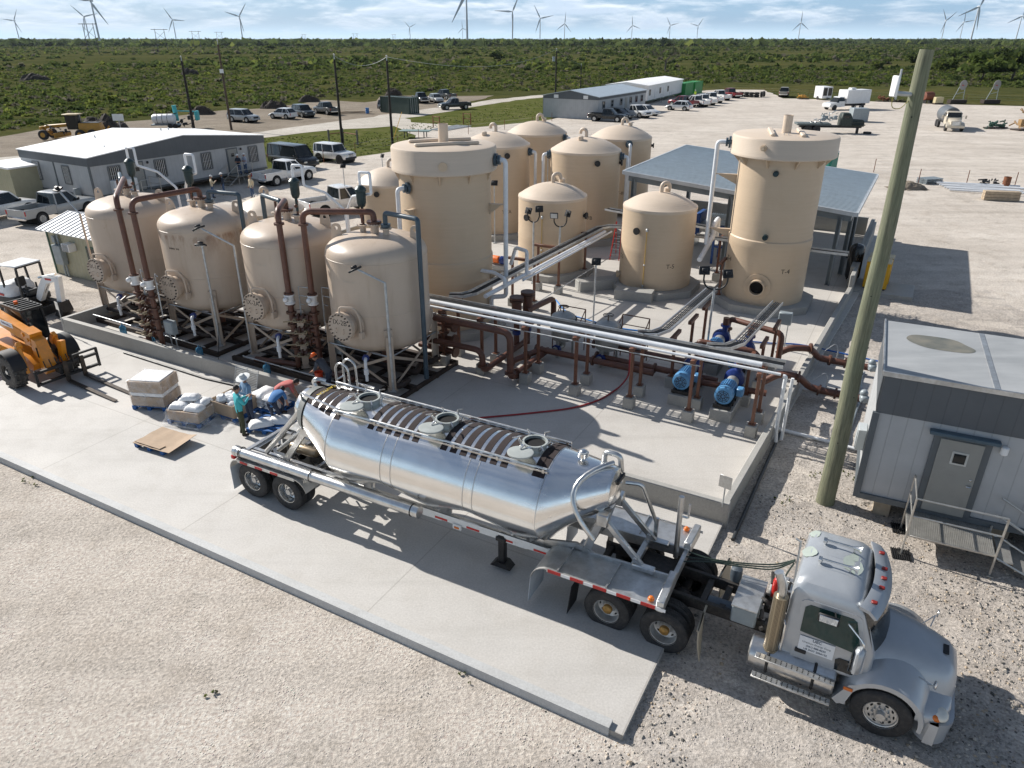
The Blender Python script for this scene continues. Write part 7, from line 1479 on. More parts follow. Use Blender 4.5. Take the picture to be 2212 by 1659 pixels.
mb=MB();mb.box((OL/2,OD/2,z1+.03),(OL+.1,OD+.1,.08),.02);rf=mb.build('roof',M_groof,th);mb=MB()
mb.bar((-.06,-.07,z1+.06),(OL,-.07,z1+.06),.05,.12);mb.bar((-.06,-.05,z1+.06),(-.06,OD+.06,z1+.06),.04,.1);mb.bar((2.35,0,z1+.075),(2.35,OD,z1+.075),.12,.012);mb.build('roof_trim',M_aluw,rf)
mb=MB();rg=random.Random(12);pt=[]
for a in np.linspace(0,2*PI,40,endpoint=False):r_=1+.16*noise.noise(Vector((math.cos(a)*1.3,math.sin(a)*1.3,4)));pt.append((1.25+.78*r_*math.cos(a),2.62+.52*r_*math.sin(a)-.12*math.cos(a),z1+.076))
mb.add(pt,[list(range(40))]);q=NT('rain puddle');g=q.noise(1.6,4,.6,world=False);q.out(q.ramp(g,[(.3,(.10,.105,.085)),(.7,(.24,.215,.16))]),.09);mb.build('puddle',q.m,rf)
for x,z in((0.05,0),):mb=MB();mb.box((-.005,-.012,(zb+zb+2.52)/2),(.16,.1,2.52));mb.box((OL/2,-.015,zb+.06),(OL,.1,.16));mb.box((-.015,OD/2,zb+.06),(.1,OD-.02,.16));mb.build('trim',M_trim,th)
dx=1.98;mb=MB();mb.box((dx,-.02,zb+1.16),(1.24,.09,2.3),.01);fr=mb.build('door_frame',M_trim,th);mb=MB();mb.box((dx,-.12,zb+2.33),(1.5,.2,.1),.02);mb.build('drip_cap',mat('teal grey cap',(.06,.10,.13),.5),fr)
mb=MB();mb.box((dx,-.07,zb+1.14),(.94,.05,2.08),.008);dr=mb.build('door',M_trimd,th);mb=MB();mb.box((dx+.02,-.1,zb+1.72),(.36,.02,.36),.005);wf=mb.build('window_frame',mat('pale grey frame',(.5,.5,.47),.5),dr);mb=MB();mb.box((dx+.02,-.112,zb+1.72),(.26,.012,.26));mb.build('pane',M_glassd,wf);mb=MB();mb.sphere((dx+.38,-.12,zb+1.02),(.07,.05,.025));mb.sphere((dx+.38,-.1,zb+1.2),.03);mb.build('door_handle',M_chrome,dr)
mb=MB();mb.lathe([(.05,0),(.085,.03),(.085,.2),(.06,.22)],14);o=mb.build('porch_lamp',M_white,th);o.location=(dx+.86,-.1,zb+2.05)
mb=MB()
for x,y in((.7,.5),(.7,OD-.5),(3.4,.5),(5.5,.5)):mb.box((x,y,(GZ+zb)/2),(.4,.4,zb-GZ-.02),.01)
mb.build('foundation_blocks',mat('tan block',(.36,.31,.24),.85,0,.12,6),th)
mb=MB();mb.box((OL/2,OD/2,zb-.06),(OL-.3,OD-.3,.12));mb.build('floor_frame',M_frame,th)
mb=MB();mb.at((5.3,.75,.32));mb.lathe([(.2,-.15),(.4,-.14),(.42,0),(.4,.14),(.2,.15)],24,'y');mb.build('axle_wheel',M_tyre,th)
o=cabinet(oc+Vector((math.cos(ro+PI/2),math.sin(ro+PI/2),0))*1.5-Vector((math.cos(ro),math.sin(ro),0))*.12,ro-PI/2,.5,.22,.62,1.2,'grey electrical box on the left end wall of the grey office',mat('pale enclosure',(.40,.43,.44),.45),False);o.location.z=0
M_alst=mat('aluminium stair',(.52,.51,.48),.42,.75,.12,5,dirt=.3)
st=thing('entry_steps','aluminium landing with handrails and steps at the grey office door','steps',V(oc.x,oc.y,GZ),ro);zl=zb-GZ-.02;x0,x1,y0=1.2,3.1,-1.25
mb=MB();mb.box(((x0+x1)/2,y0/2-.02,zl-.04),(x1-x0,-y0-.06,.05),.005)
for k in range(46):x=x0+.03+k*(x1-x0-.06)/45;mb.box((x,y0/2-.02,zl-.008),(.02,-y0-.1,.014))
mb.build('landing',M_alst,st)
for x in(x0,x1):
 for y in(y0,-.1):
  mb=MB();mb.tube([(x,y,.04),(x,y,zl+(1.05 if y==y0 or x==x0 else .1))],.026,6);mb.box((x,y,.02),(.16,.14,.03),.003);mb.build('leg',M_alst,st)
mb=MB()
for z in(.55,1.05):mb.tube([(x0,-.1,zl+z),(x0,y0,zl+z),(x1,y0,zl+z)],.022,6)
mb.build('handrail',M_alst,st);mb=MB()
for y in(y0+.08,-.15):mb.tube([(x1,y,zl-.1),(x1+1.3,y,-.05)],.03,6);mb.tube([(x1,y,zl+.95),(x1+1.3,y,.85),(x1+1.3,y,.02)],.024,6);mb.tube([(x1,y,zl+.45),(x1+1.3,y,.4)],.02,6)
mb.build('stair_rail',M_alst,st)
for k in range(3):mb=MB();mb.box((x1+.24+k*.36,(y0-.1)/2,zl-.17-k*.17),(.3,1.02,.04),.005);mb.build('tread',M_alst,st)
for x,y,lab in((x0,y0-.05,'black plastic pad under the front left leg of the landing'),(x0,-.15,'black plastic pad under the rear left leg of the landing')):
 c=Matrix.Rotation(ro,4,'Z')@Vector((x,y,0));th=thing('foot_pad',lab,'foot pad',V(oc.x+c.x,oc.y+c.y,GZ),ro+.12,'black pads under the landing');mb=MB()
 for k in range(9):mb.box((-.2+k*.05,0,.035),(.022,.44,.03));mb.box((0,-.2+k*.05,.02),(.44,.022,.03))
 mb.build('grid',M_black,th)
for pts,r_,m_,lab in[([qb(985,1280,-.05),qb(1480,1405,-.06),qb(1745,1478,-.05)],.055,M_pvc,'white conduit lying on the gravel from the wall to the office'),([qb(1745,850,-.02),qb(1715,900,-.04),qb(1722,1040,-.05),qb(1585,1425,-.05)],.045,M_boxg,'grey conduit on the gravel crossing behind the wooden pole'),([qb(1075,1335,-.06),qb(930,1659,-.06),qb(700,2180,-.08)],.05,mat('black conduit',(.03,.035,.04),.5),'black pipe on the gravel beside the right wall'),([qb(1180,905,-.02),qb(1600,1010,-.02)],.03,M_galv,'thin conduit beside the nearer brown pipe'),([qb(1290,735,-.02),qb(1600,800,-.02)],.03,M_galv,'thin conduit beside the farther brown pipe')]:pipe('ground_conduit',pts,r_,m_,lab,'pipe','conduits on the ground by the office',.3)
wd=[]
rg=random.Random(31)
for px_,py_,n in[(1755,1025,7),(1838,1030,9),(1690,1075,6),(1660,860,14),(1700,800,10),(1010,1455,5),(460,1500,3),(60,1040,8)]:
 for k in range(n):c=gp(px_+rg.gauss(0,14),py_+rg.gauss(0,7));wd.append((c.x,c.y,GZ+.01,rg.uniform(.02,.045),rg.uniform(.03,.06),rg.choice((0,2,4,3))))
tag(clumps('weeds',wd,16,9),kind='stuff')
def paint(name,c,dirt=.15):return mat('car paint '+name,c,.3,.15,.05,1.2,coat=.4,dirt=dirt,dcol=(.36,.31,.25))
PW,PB,PG,PS,PK,PRd,PT=paint('white',(.74,.74,.73)),paint('black',(.014,.016,.018)),paint('dark grey',(.06,.068,.075)),paint('silver',(.36,.37,.37)),paint('charcoal',(.025,.032,.036)),paint('dark red',(.16,.012,.02)),paint('dusty tan',(.36,.33,.28),.4)
def car(kind,pm,label,rear,front,group=None,zz=GZ,detail=True,flip=1):
 a,b=gp(*rear,zz),gp(*front,zz);d=b-a;rz=math.atan2(d.y,d.x);d.normalize();side=Vector((-d.y,d.x,0));
 far=side if side.dot(Vector((a.x,a.y,0)))>0 else-side
 L,W,H,wb,wr_={'pickup':(5.9,2.0,1.92,3.7,.40),'suv':(5.1,2.0,1.86,2.95,.38),'car':(4.7,1.86,1.62,2.75,.35),'van':(5.7,2.05,2.15,3.5,.38),'jeep':(4.5,1.88,1.86,2.9,.40)}[kind]
 c=(a+b)/2+far*(W/2-.08);th=thing({'pickup':'pickup_truck','suv':'parked_suv','car':'parked_car','van':'passenger_van','jeep':'off_road_car'}[kind],label,{'pickup':'pickup','suv':'car','car':'car','van':'van','jeep':'car'}[kind],V(c.x,c.y,zz),rz,group)
 h=W/2;f,r=L/2,-L/2;bl={'pickup':1.14,'suv':1.08,'car':.98,'van':1.12,'jeep':1.12}[kind];lo=.42 if kind in('pickup','jeep')else .32
 def st(x,w_,t_,b_=None):b_=lo if b_ is None else b_;return[Vector((x,y,z))for y,z in((-w_+.06,b_),(-w_,b_+.14),(-w_,t_-.16),(-w_+.05,t_-.03),(-w_+.14,t_),(w_-.14,t_),(w_-.05,t_-.03),(w_,t_-.16),(w_,b_+.14),(w_-.06,b_))]
 hd=bl-.02;nose={'pickup':.06,'suv':.1,'car':.2,'van':.16,'jeep':.05}[kind]
 cabr={'pickup':-.62,'suv':r,'car':r,'van':r,'jeep':r}[kind];cowl={'pickup':f-1.72,'suv':f-1.55,'car':f-1.5,'van':f-1.15,'jeep':f-1.55}[kind]
 S_=[st(cabr+.01,h-.03 if cabr>r else h-.1,bl-.02)]+([st(r+.12,h-.02,bl)]if cabr==r else[])+[st(cowl-.1,h,bl),st(cowl+.25,h-.01,hd+.02),st(f-.35,h-.04,hd-nose),st(f-.06,h-.12,hd-nose-.14),st(f,h-.2,hd-nose-.3,lo+.06)]
 mb=MB();mb.rings(S_);body=mb.build('body',pm,th,50)
 gt=H-.07;g0,g1={'pickup':(-.58,cowl+.12),'suv':(r+.12,cowl+.15),'car':(r+.25,cowl+.2),'van':(r+.05,cowl+.25),'jeep':(r+.06,cowl+.02)}[kind];rk,ft={'pickup':(.12,.72),'suv':(.28,.68),'car':(.6,.8),'van':(.08,.62),'jeep':(.05,.28)}[kind]
 mb=MB();mb.rings([rr(g0,g1,-h+.05,h-.05,.08,bl-.03),rr(g0+rk,g1-ft,-h+.22,h-.22,.1,gt)]);mb.build('windows',M_glassd,th)
 mb=MB();mb.rings([rr(g0+rk-.03,g1-ft+.05,-h+.19,h-.19,.12,gt-.03),rr(g0+rk-.02,g1-ft+.02,-h+.19,h-.19,.12,gt+.02),rr(g0+rk+.12,g1-ft-.15,-h+.34,h-.34,.12,H)])
 for y in(-1,1):
  for t_ in((0.,.0),(1.,1.),(.46,.44),(.16,.12))if kind!='pickup' else((0.,0.),(1.,1.),(.5,.46)):x0,x1=g0+(g1-g0)*t_[0],g0+rk+(g1-ft-g0-rk)*t_[1];mb.bar((x0+(.03 if t_[0]==0 else-.03 if t_[0]==1 else 0),y*(h-.045),bl-.04),(x1,y*(h-.205),gt),.09 if t_[0]in(0,1)else .07,.03,up=(0,y,.2))
 mb.build('roof',pm,th)
 if kind=='pickup':
  mb=MB()
  for y in(-1,1):mb.box(((r+cabr)/2,y*(h-.07),(lo+bl)/2+.06),(cabr-r,.12,bl-lo-.1),.03)
  mb.box((r+.05,0,(lo+bl)/2+.06),(.09,W-.26,bl-lo-.14),.02);mb.box((cabr-.04,0,.95),(.06,W-.26,.3));bd=mb.build('bed',pm,th);mb=MB();mb.box(((r+cabr)/2,0,.68),(cabr-r-.14,W-.26,.06));mb.build('bed_liner',M_black,bd)
 for sx,nm in((wb/2,1),(-wb/2,-1)):
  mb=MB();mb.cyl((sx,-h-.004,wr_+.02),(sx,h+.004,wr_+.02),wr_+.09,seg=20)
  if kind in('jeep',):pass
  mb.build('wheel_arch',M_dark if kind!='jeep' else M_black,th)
  for s_ in(-1,1):
   w_=bpy.data.objects.new('wheel',None);COL.objects.link(w_);w_.parent=th;w_.location=(sx,s_*(h-.10),wr_);mb=MB();mb.lathe([(wr_*.6,-.12),(wr_*.93,-.125),(wr_,-.08),(wr_,.08),(wr_*.93,.125),(wr_*.6,.12)],22,'y');mb.build('tyre',M_tyre,w_);mb=MB();mb.at((0,s_*.127,0));mb.lathe([(wr_*.62,-.004),(wr_*.62,.004)],18,'y');mb.build('rim',M_wheelw if kind!='jeep' else M_blk,w_)
   if detail:mb=MB();[mb.bar((.05*math.cos(q_),s_*.134,.05*math.sin(q_)),(wr_*.58*math.cos(q_),s_*.134,wr_*.58*math.sin(q_)),.006,.03,up=(0,1,0))for q_ in np.linspace(.3,.3+2*PI,7)[:-1]+PI/6];mb.build('spokes',M_black,w_)
 for y in(-1,1):
  mb=MB();mb.box((f-.07,y*(h-.3),hd-nose-.24),(.14,.36,.17),.04);mb.build('headlight',M_lamp,th);mb=MB();mb.box((r+(.03 if cabr>r else .06),y*(h-.1),bl-.22),(.1,.14,.34),.03);mb.build('tail_lamp',M_red,th)
  mb=MB();mb.box((cowl-.1,y*(h+.1),bl+.12),(.14,.2,.18),.05);mb.build('mirror',M_black,th)
 mb=MB();mb.box((f-.02,0,hd-nose-.28),(.07,W-.95,.26),.03);mb.build('grille',M_black if kind!='jeep' else pm,th);mb=MB();mb.box((f-.02,0,lo+.1),(.2,W-.3,.22),.05);mb.build('front_bumper',M_chrome if kind=='pickup' else(M_black if kind=='jeep' else pm),th);mb=MB();mb.box((r-.02,0,lo+.12),(.16,W-.3,.2),.04);mb.build('rear_bumper',M_chrome if kind=='pickup' else pm,th)
 if kind=='jeep':mb=MB();[mb.box((f-.0,y,hd-.3),(.03,.05,.3))for y in np.linspace(-.3,.3,7)];mb.build('grille_slots',M_black,th);mb=MB();mb.at((r-.12,.1,1.0));mb.lathe([(.2,-.12),(.38,-.12),(.4,0),(.38,.12),(.2,.12)],20,'x');mb.build('spare_wheel',M_tyre,th)
 return th
g='vehicles parked around the offices'
cars=[('pickup',PW,'white crew cab pickup parked beside the left office steps',(600,401),(666,388)),('pickup',PW,'white pickup with bed cover half hidden behind IX-2A and tank T-1',(712,468),(790,455)),('jeep',PW,'white boxy off-road car alone on the gravel behind the pickups',(690,349),(735,354)),('van',PB,'black passenger van at the right end of the left office',(585,357),(654,367)),('pickup',PS,'silver pickup behind the beige metal shed',(98,484),(190,462)),('suv',PW,'white car cut by the left edge of the picture',(-25,482),(70,462)),('suv',PS,'silver estate car beside the brown pole',(501,263),(535,265)),('car',PW,'white crossover facing left in the far dirt lot',(618,257.5),(590.6,256)),('suv',PK,'black truck parked behind the white crossover',(630,250),(660,255)),('pickup',PG,'old grey pickup facing left in the far dirt lot',(710,248.5),(681,244.6)),('suv',PG,'dark grey car in front of the dark green container',(826.6,239.5),(851,241)),('pickup',PB,'black pickup right of the dark green container',(890,219),(909,224)),('car',PS,'silver crossover behind the container, between two pickups',(925,219),(943,223)),('pickup',PG,'grey pickup farthest back in the dirt lot',(962,215),(945,213.5)),('pickup',PK,'dark pickup driving left on the white road',(998,236),(974,237)),('pickup',PB,'black crew cab pickup in front of the grey office building',(1286,262),(1330.5,264)),('car',PK,'dark car hidden behind the black crew cab pickup',(1320,256),(1345,258)),('pickup',PW,'white pickup parked second along the grey office building',(1350,252),(1377,255)),('car',PW,'small white car last along the grey office building',(1380,248.5),(1397,250)),('car',PW,'white crossover nearest in the long parked row',(1478,239.5),(1447,238)),('pickup',PRd,'dark red pickup in the long parked row',(1488,232),(1449,229)),('pickup',PW,'white pickup behind the dark red one in the row',(1509,231),(1481,228)),('pickup',PW,'white pickup third from the front of the row',(1524,227.5),(1498,225)),('pickup',PW,'tall white pickup in the middle of the row',(1541,223),(1514,220)),('pickup',PW,'white pickup toward the far end of the row',(1556,217),(1535,214.5)),('pickup',PRd,'red pickup at the far end of the row',(1580,212),(1558,209.5)),('pickup',PT,'dusty tan pickup seen from behind at the yard edge',(1700,212),(1704,205))]
for k_,m_,lab,r_,f_ in cars:car(k_,m_,lab,r_,f_,g)
oc2=gp(207.4,427,.6);th=thing('site_office','wide site office with a white pitched roof and barred windows at the left','site office',V(oc2.x,oc2.y,0),R(58.5));L,D,zb,zl,ze,zr=16.6,9.6,.55,2.85,3.45,4.25
for nm,c,d_,m in(('wall',(L/2,.03,(zb+zl)/2),(L,.06,zl-zb),M_sidew),('wall',(.03,D/2,(zb+zl)/2),(.06,D-.13,zl-zb),M_sidey),('wall',(L/2,D-.03,(zb+zl)/2),(L,.06,zl-zb),M_sidew),('wall',(L-.03,D/2,(zb+zl)/2),(.06,D-.13,zl-zb),M_sidey)):mb=MB();mb.box(c,d_);mb.build(nm,m,th)
for y in(.0,D):mb=MB();mb.prism([(-.05,zl),(L+.05,zl),(L+.05,ze),(L/2,zr),(-.05,ze)],y-.05,y+.03);mb.build('fascia',M_sided,th)
for x in(0,L):mb=MB();mb.box((x,D/2,(zl+ze)/2),(.09,D-.1,ze-zl-.01));mb.build('fascia',M_sideyd,th)
for x0,x1 in((-.12,L/2),(L+.12,L/2)):mb=MB();mb.rings([[Vector((x0,y,ze+.01)),Vector((x1,y,zr+.03)),Vector((x1,y,zr+.09)),Vector((x0,y,ze+.07))]for y in(-.12,D+.12)]);mb.build('roof',M_wroof,th)
mb=MB();mb.box((L/2,-.02,zb+.06),(L,.08,.16));mb.box((-.02,D/2,zb+.06),(.08,D,.16));mb.box((-.01,-.01,(zb+zl)/2),(.14,.12,zl-zb));mb.box((-.02,D/2,(zb+zl)/2),(.06,.12,zl-zb));mb.build('trim',M_trim,th)
mb=MB();mb.box((L/2,D/2,.42),(L-.3,D-.3,.16));mb.build('floor_frame',M_frame,th);mb=MB();[mb.box((x,y,.14),(.4,.4,.5),.01)for x in(.5,4,8,12,16)for y in(.5,4.7,9)];mb.build('foundation_blocks',M_pier,th)
M_wfr=mat('grey window frame',(.14,.15,.155),.5,0,.05)
def window(par,x,y,z,w_,h_,ax,bars=True):
 mb=MB();q_=(lambda a,b,c:(a,b,c))if ax=='x' else(lambda a,b,c:(b,a,c));X0=Vector((x,y,z));u=V(1,0,0)if ax=='x' else V(0,1,0);n_=V(0,-1,0)if ax=='x' else V(-1,0,0)
 for s_ in(-1,1):mb.bar(X0+u*s_*w_/2+n_*.03-V(0,0,h_/2),X0+u*s_*w_/2+n_*.03+V(0,0,h_/2),.1,.1);
 for s_ in(-1,0,1):mb.bar(X0-u*w_/2+n_*.03+V(0,0,s_*h_/2),X0+u*w_/2+n_*.03+V(0,0,s_*h_/2),.1 if s_ else .05,.1 if s_ else .05)
 f_=mb.build('window',M_wfr,par);mb=MB();mb.bar(X0+n_*.02-u*(w_/2-.05),X0+n_*.02+u*(w_/2-.05),.02,h_-.1);mb.build('pane',M_glassd,f_)
 if bars:mb=MB();[mb.bar(X0+u*(w_*(k/6-.5))+n_*.06-V(0,0,h_*.46),X0+u*(w_*(k/6-.5))+n_*.06+V(0,0,h_*.46),.025)for k in range(1,6)];mb.build('bars',M_white,f_)
for x in(1.9,5.8,10.2,15.2):window(th,x,0,2.0,.95,1.35,'x')
for y in(3.2,7.4):window(th,0,y,2.0,.9,1.35,'y')
for x in(3.75,12.9):
 mb=MB();mb.box((x,-.02,zb+1.12),(1.2,.08,2.2),.01);fr=mb.build('door_frame',M_trim,th);mb=MB();mb.box((x,-.06,zb+1.1),(.95,.05,2.05),.006);dr=mb.build('door',M_trimd,fr)if 0 else mb.build('door',M_trimd,th);mb=MB();mb.box((x,-.095,zb+1.65),(.3,.02,.3));mb.build('pane',M_glassd,dr);mb=MB();mb.sphere((x+.36,-.1,zb+1),.05);mb.build('door_handle',M_chrome,dr)
 mb=MB();mb.box((x+.95,-.1,zb+2.05),(.16,.14,.2),.04);mb.build('wall_lamp',M_blk,th)
mb=MB();[mb.cyl((x,y,z),(x,y,z+.3),.06,seg=8)for x,y,z in((3,2.5,3.6),(5,7,3.9),(10.5,6,4.0),(12.2,7.4,3.85))];mb.build('roof_vents',M_galv,th)
for x,lab in((3.75,'grey landing with rails at the left door of the white roofed office'),(12.9,'grey landing with rails at the right door where two men stand')):
 c=th.matrix_basis@Vector((x,0,0))if 0 else Vector((oc2.x,oc2.y,0))+Matrix.Rotation(R(58.5),4,'Z')@Vector((x,0,0));s2=thing('entry_steps',lab,'steps',V(c.x,c.y,GZ),R(58.5),'landings at the white roofed office');z=zb-GZ;mb=MB();mb.box((0,-.75,z-.05),(1.6,1.4,.06));mb.build('landing',M_alst,s2);mb=MB()
 for a,b in((-.8,-.1),(-.8,-1.45),(.8,-.1),(.8,-1.45)):mb.tube([(a,b,0),(a,b,z+1.0)],.028,6)
 for zz in(.5,1.0):mb.tube([(.8,-.1,z+zz),(.8,-1.45,z+zz),(-.8,-1.45,z+zz)],.022,6)
 mb.build('handrail',M_alst,s2);mb=MB();[mb.tube([(-.8,y,z+k),(-1.9,y,k)],.025,6)for y in(-.15,-1.4)for k in(0,.95)];mb.build('stair_rail',M_alst,s2)
 for k in range(3):mb=MB();mb.box((-1.0-k*.32,-.77,z-.2-k*.19),(.28,1.2,.04));mb.build('tread',M_alst,s2)
 if x>10:
  for dx_,lb,sh,rz_ in((-.25,'man in dark shirt and white hard hat on the office landing, left one',M_navy,130),(.45,'man in pale shirt and white hard hat on the office landing, right one',M_whitesh,110)):q_=c+Matrix.Rotation(R(58.5),4,'Z')@Vector((dx_,-1.0,0));person(lb,V(q_.x,q_.y,zb),R(rz_+40),FOLD,(sh,M_jeanb,M_boot),('hard',M_hardw),group=g1)
for(px_,py_),lb,sh,ht_,rz_ in(((462,428),'man in cream shirt and cap talking at the foot of the landing',M_cream,('hard',M_hard if 0 else M_hat),-60),((486,422),'man in dark shirt and white hard hat talking at the foot of the landing',M_navy,('hard',M_hardw),100),((547,428),'man in cream shirt holding a white coil near the white pickup',M_cream,('hard',mat('brown cap',(.2,.11,.05),.7)),150)):person(lb,gp(px_,py_),R(rz_),STAND if px_>480 else PHONE,(sh,M_jeanb,M_boot),ht_,group=g1,sleeve=.9)
p=gp(552,424,.75);mb=MB();mb.tube([(p.x+.16*math.cos(a),p.y,.75+.16*math.sin(a))for a in np.linspace(0,2*PI,17)],.03,6);tag(mb.build('hose_coil',M_white),'white coil held by the man in the cream shirt','coil')
person('man in bright yellow vest between the far parked pickups',gp(1501,214),R(30),STAND,(mat('high visibility yellow',(.55,.75,.05),.7),M_jean,M_boot),('hard',M_hardw),group=g1)
th=thing('ice_chest','white ice merchandiser with blue lettering beside the office landing','freezer',gp(276,437),R(58));mb=MB();mb.box((0,0,.95),(1.9,.9,1.7),.04);mb.build('cabinet',M_white,th);text_part('lettering','ICE',.5,mat('ice blue ink',(.02,.18,.55),.5),th,frame((0,-.46,1.15),(1,0,0),(0,0,1),(0,-1,0)),.002,True)
for px_,py_,h_,lab,m_ in((140,432,1.5,'grey meter cabinet on posts in front of the white roofed office',M_boxg),(174,444,1.1,'small grey meter box on a rail by the white roofed office',M_boxg),(46,402,1.4,'pale box on a post at the left behind the small shed',M_white)):cabinet(gp(px_,py_),R(58),.45,.25,.8,h_-.6,lab,m_)
th=thing('garden_shed','small beige shed with a white roof edge at the left picture border','shed',gp(40,437),R(-29));mb=MB();mb.box((-1.6,1.3,1.25),(3.2,2.6,2.5));mb.build('wall',M_shed,th);mb=MB();mb.rings([[Vector((x,y,z))for x,z in((-3.4,2.6),(.2,2.52),(.2,2.64),(-3.4,2.8))]for y in(-.2,2.8)]);mb.build('roof',M_wroof,th)
a,b=gp(1190,250),gp(1291,259);d=b-a;rz=R(59.6);th=thing('site_office','long grey office building with a shallow grey gable roof at the back','site office',b,rz);L,D=20.5,d.length
for nm,c,d_,m in(('wall',(L/2,.03,1.75),(L,.06,2.3),M_sidew),('wall',(L/2,D,1.75),(L,.06,2.3),M_sidew),('wall',(L,D/2,1.75),(.06,D-.13,2.3),M_sidey),('wall',(0.03,D/2,1.75),(.06,D-.13,2.3),M_sidey),('skirting',(.02,D/2,.3),(.08,D,.62),M_sidey),('skirting',(L/2,.02,.3),(L,.08,.62),M_sidew),('fascia',(L/2,0,3.1),(L+.05,.12,.4),M_sided)):mb=MB();mb.box(c,d_);mb.build(nm,m,th)
mb=MB();mb.prism([(0,2.9),(D,2.9),(D,3.3),(D/2,4.15),(0,3.3)],-.06,.04,'yz');mb.build('fascia',M_sideyd,th)
for y0,y1 in((-.2,D/2),(D+.2,D/2)):mb=MB();mb.rings([[Vector((x,y0,3.3)),Vector((x,y1,4.18)),Vector((x,y1,4.26)),Vector((x,y0,3.38))]for x in(-.2,L+.2)]);mb.build('roof',M_canopy,th)
for x in(2.0,5.4,9.2,13.4,16,18.6):window(th,x,0,2.1,.9,1.0,'x',False)
mb=MB();mb.box((11.4,-.02,1.6),(1.0,.06,2.1));mb.build('door',M_trimd,th);[(lambda mb:(mb.box((-.08,y,3.25),(.06,.8,.5)),mb.build('gable_vent',M_white,th)))(MB())for y in(2.2,D-2.4)]
a,b=gp(1397,226),gp(1470,207);d=b-a;th=thing('site_office','white office building with a pale roof behind the grey one','site office',a,math.atan2(d.y,d.x));L=d.length+1;D=8.5;mb=MB();mb.box((L/2,D/2,2.0),(L,D,2.7),.02);mb.build('wall',M_white,th);mb=MB();mb.prism([(-.2,3.36),(D+.2,3.36),(D+.2,3.45),(D/2,4.0),(-.2,3.45)],-.2,L+.2,'yz');mb.build('roof',M_wroof,th);mb=MB();mb.box((L/2,-.02,.6),(L,.06,.2));mb.build('green_skirt',mat('green trim',(.03,.09,.06),.5),th)
for x in(1.5,9,15):window(th,x,0,2.1,.9,1.0,'x',False)
for x in(5.5,12):mb=MB();mb.box((x,-.03,1.7),(1,.05,2.1));mb.build('door',M_white,th);mb=MB();[mb.tube([(x-.8,-1.4,0),(x-.8,-1.4,1.6),(x+.8,-1.4,1.6),(x+.8,-1.4,0)],.03,5)];mb.build('landing_rail',M_galv,th)
def container(c,rz,L,m,label,H=2.6,W=2.44):
 th=thing('shipping_container',label,'container',c,rz,'shipping containers');mb=MB();mb.box((L/2,W/2,H/2),(L-.1,W-.1,H-.1));mb.build('walls',m,th);mb=MB()
 for y in(.04,W-.04):
  for z in(.06,H-.06):mb.bar((0,y,z),(L,y,z),.1,.14)
 for x in(.05,L-.05):
  for y in(.05,W-.05):mb.bar((x,y,0),(x,y,H),.13)
 mb.build('frame',m,th);mb=MB();[mb.tube([(L+.02,y,.15),(L+.02,y,H-.15)],.03,5)for y in(.5,.95,1.5,1.95)];mb.build('door_bars',M_galv,th);return th
d=gp(884,247)-gp(823,242);container(gp(823,242),math.atan2(d.y,d.x),min(9,d.length),M_contd,'dark green shipping container in the far dirt lot')
container(gp(1479,207),R(60),6,M_contg,'bright green container right of the white office, nearer one');container(gp(1500,203),R(60),6,M_contg,'bright green container right of the white office, farther one')
FL,FR,BR,BL=V(6.2,41.3,4.82),V(16.8,35.2,3.8),V(22.9,46.3,3.8),V(12.1,52.2,4.82)
th=thing('metal_canopy','open sided canopy with a ribbed blue grey metal roof behind tank T-4','canopy',Z(FL,0),math.atan2(FR.y-FL.y,FR.x-FL.x));M_i=Matrix.Translation(Z(FL,0))@Matrix.Rotation(math.atan2(FR.y-FL.y,FR.x-FL.x),4,'Z');M_i=M_i.inverted()
c4=[M_i@p for p in(FL,FR,BR,BL)];mb=MB();mb.rings([[p+V(0,0,-.05)for p in c4],[p+V(0,0,.03)for p in c4]]);rf=mb.build('roof',M_canopy,th,smooth=False)
mb=MB();n=42
for k in range(n):f=(k+.5)/n;p0,p1=c4[0].lerp(c4[3],f),c4[1].lerp(c4[2],f);mb.bar(p0+V(0,0,.045),p1+V(0,0,.045),.05,.035)
mb.build('roof_ribs',mat('roof sheet edge',(.42,.48,.52),.4,.35),rf);mb=MB()
for i,j in((0,1),(2,3),(1,2),(3,0)):mb.bar(c4[i]+V(0,0,-.05),c4[j]+V(0,0,-.05),.12,.2)
mb.build('edge_trim',mat('pale edge trim',(.52,.55,.57),.45,.2),rf)
M_col=mat('grey steel column',(.17,.20,.22),.5,.1,.1,3)
mb=MB();m_=[(c4[i]*.95+(c4[0]+c4[2])/2*.05)+V(0,0,-.32)for i in range(4)]
for i,j in((0,1),(1,2),(2,3),(3,0)):mb.bar(m_[i],m_[j],.16,.34)
for f in(.25,.5,.75):mb.bar(m_[0].lerp(m_[3],f),m_[1].lerp(m_[2],f),.12,.25)
mb.build('roof_beams',M_col,th)
for p in[m_[0].lerp(m_[1],f)for f in(.03,.5,.97)]+[m_[3].lerp(m_[2],f)for f in(.03,.5,.97)]+[m_[1].lerp(m_[2],f)for f in(.2,.5)]:mb=MB();mb.box((p.x,p.y,(p.z-.0)/2),(.06,.34,p.z));mb.box((p.x-.17,p.y,p.z/2),(.28 if 0 else .02,.34,p.z));mb.box((p.x-.085,p.y,p.z/2),(.16,.03,p.z));mb.build('column',M_col,th)
e1,e2=(FR-FL),(BL-FL);e1.z=e2.z=0;e1.normalize();e2.normalize()
wall('concrete_wall',FR+e1*.3+e2*.4-V(0,0,3.8),BR+e1*.3-V(0,0,3.8),1.1,.22,'concrete wall under the right edge of the canopy');wall('concrete_wall',BL+e2*.2-V(0,0,4.82),BR+e2*.2-V(0,0,3.8),1.1,.22,'concrete wall under the rear edge of the canopy')
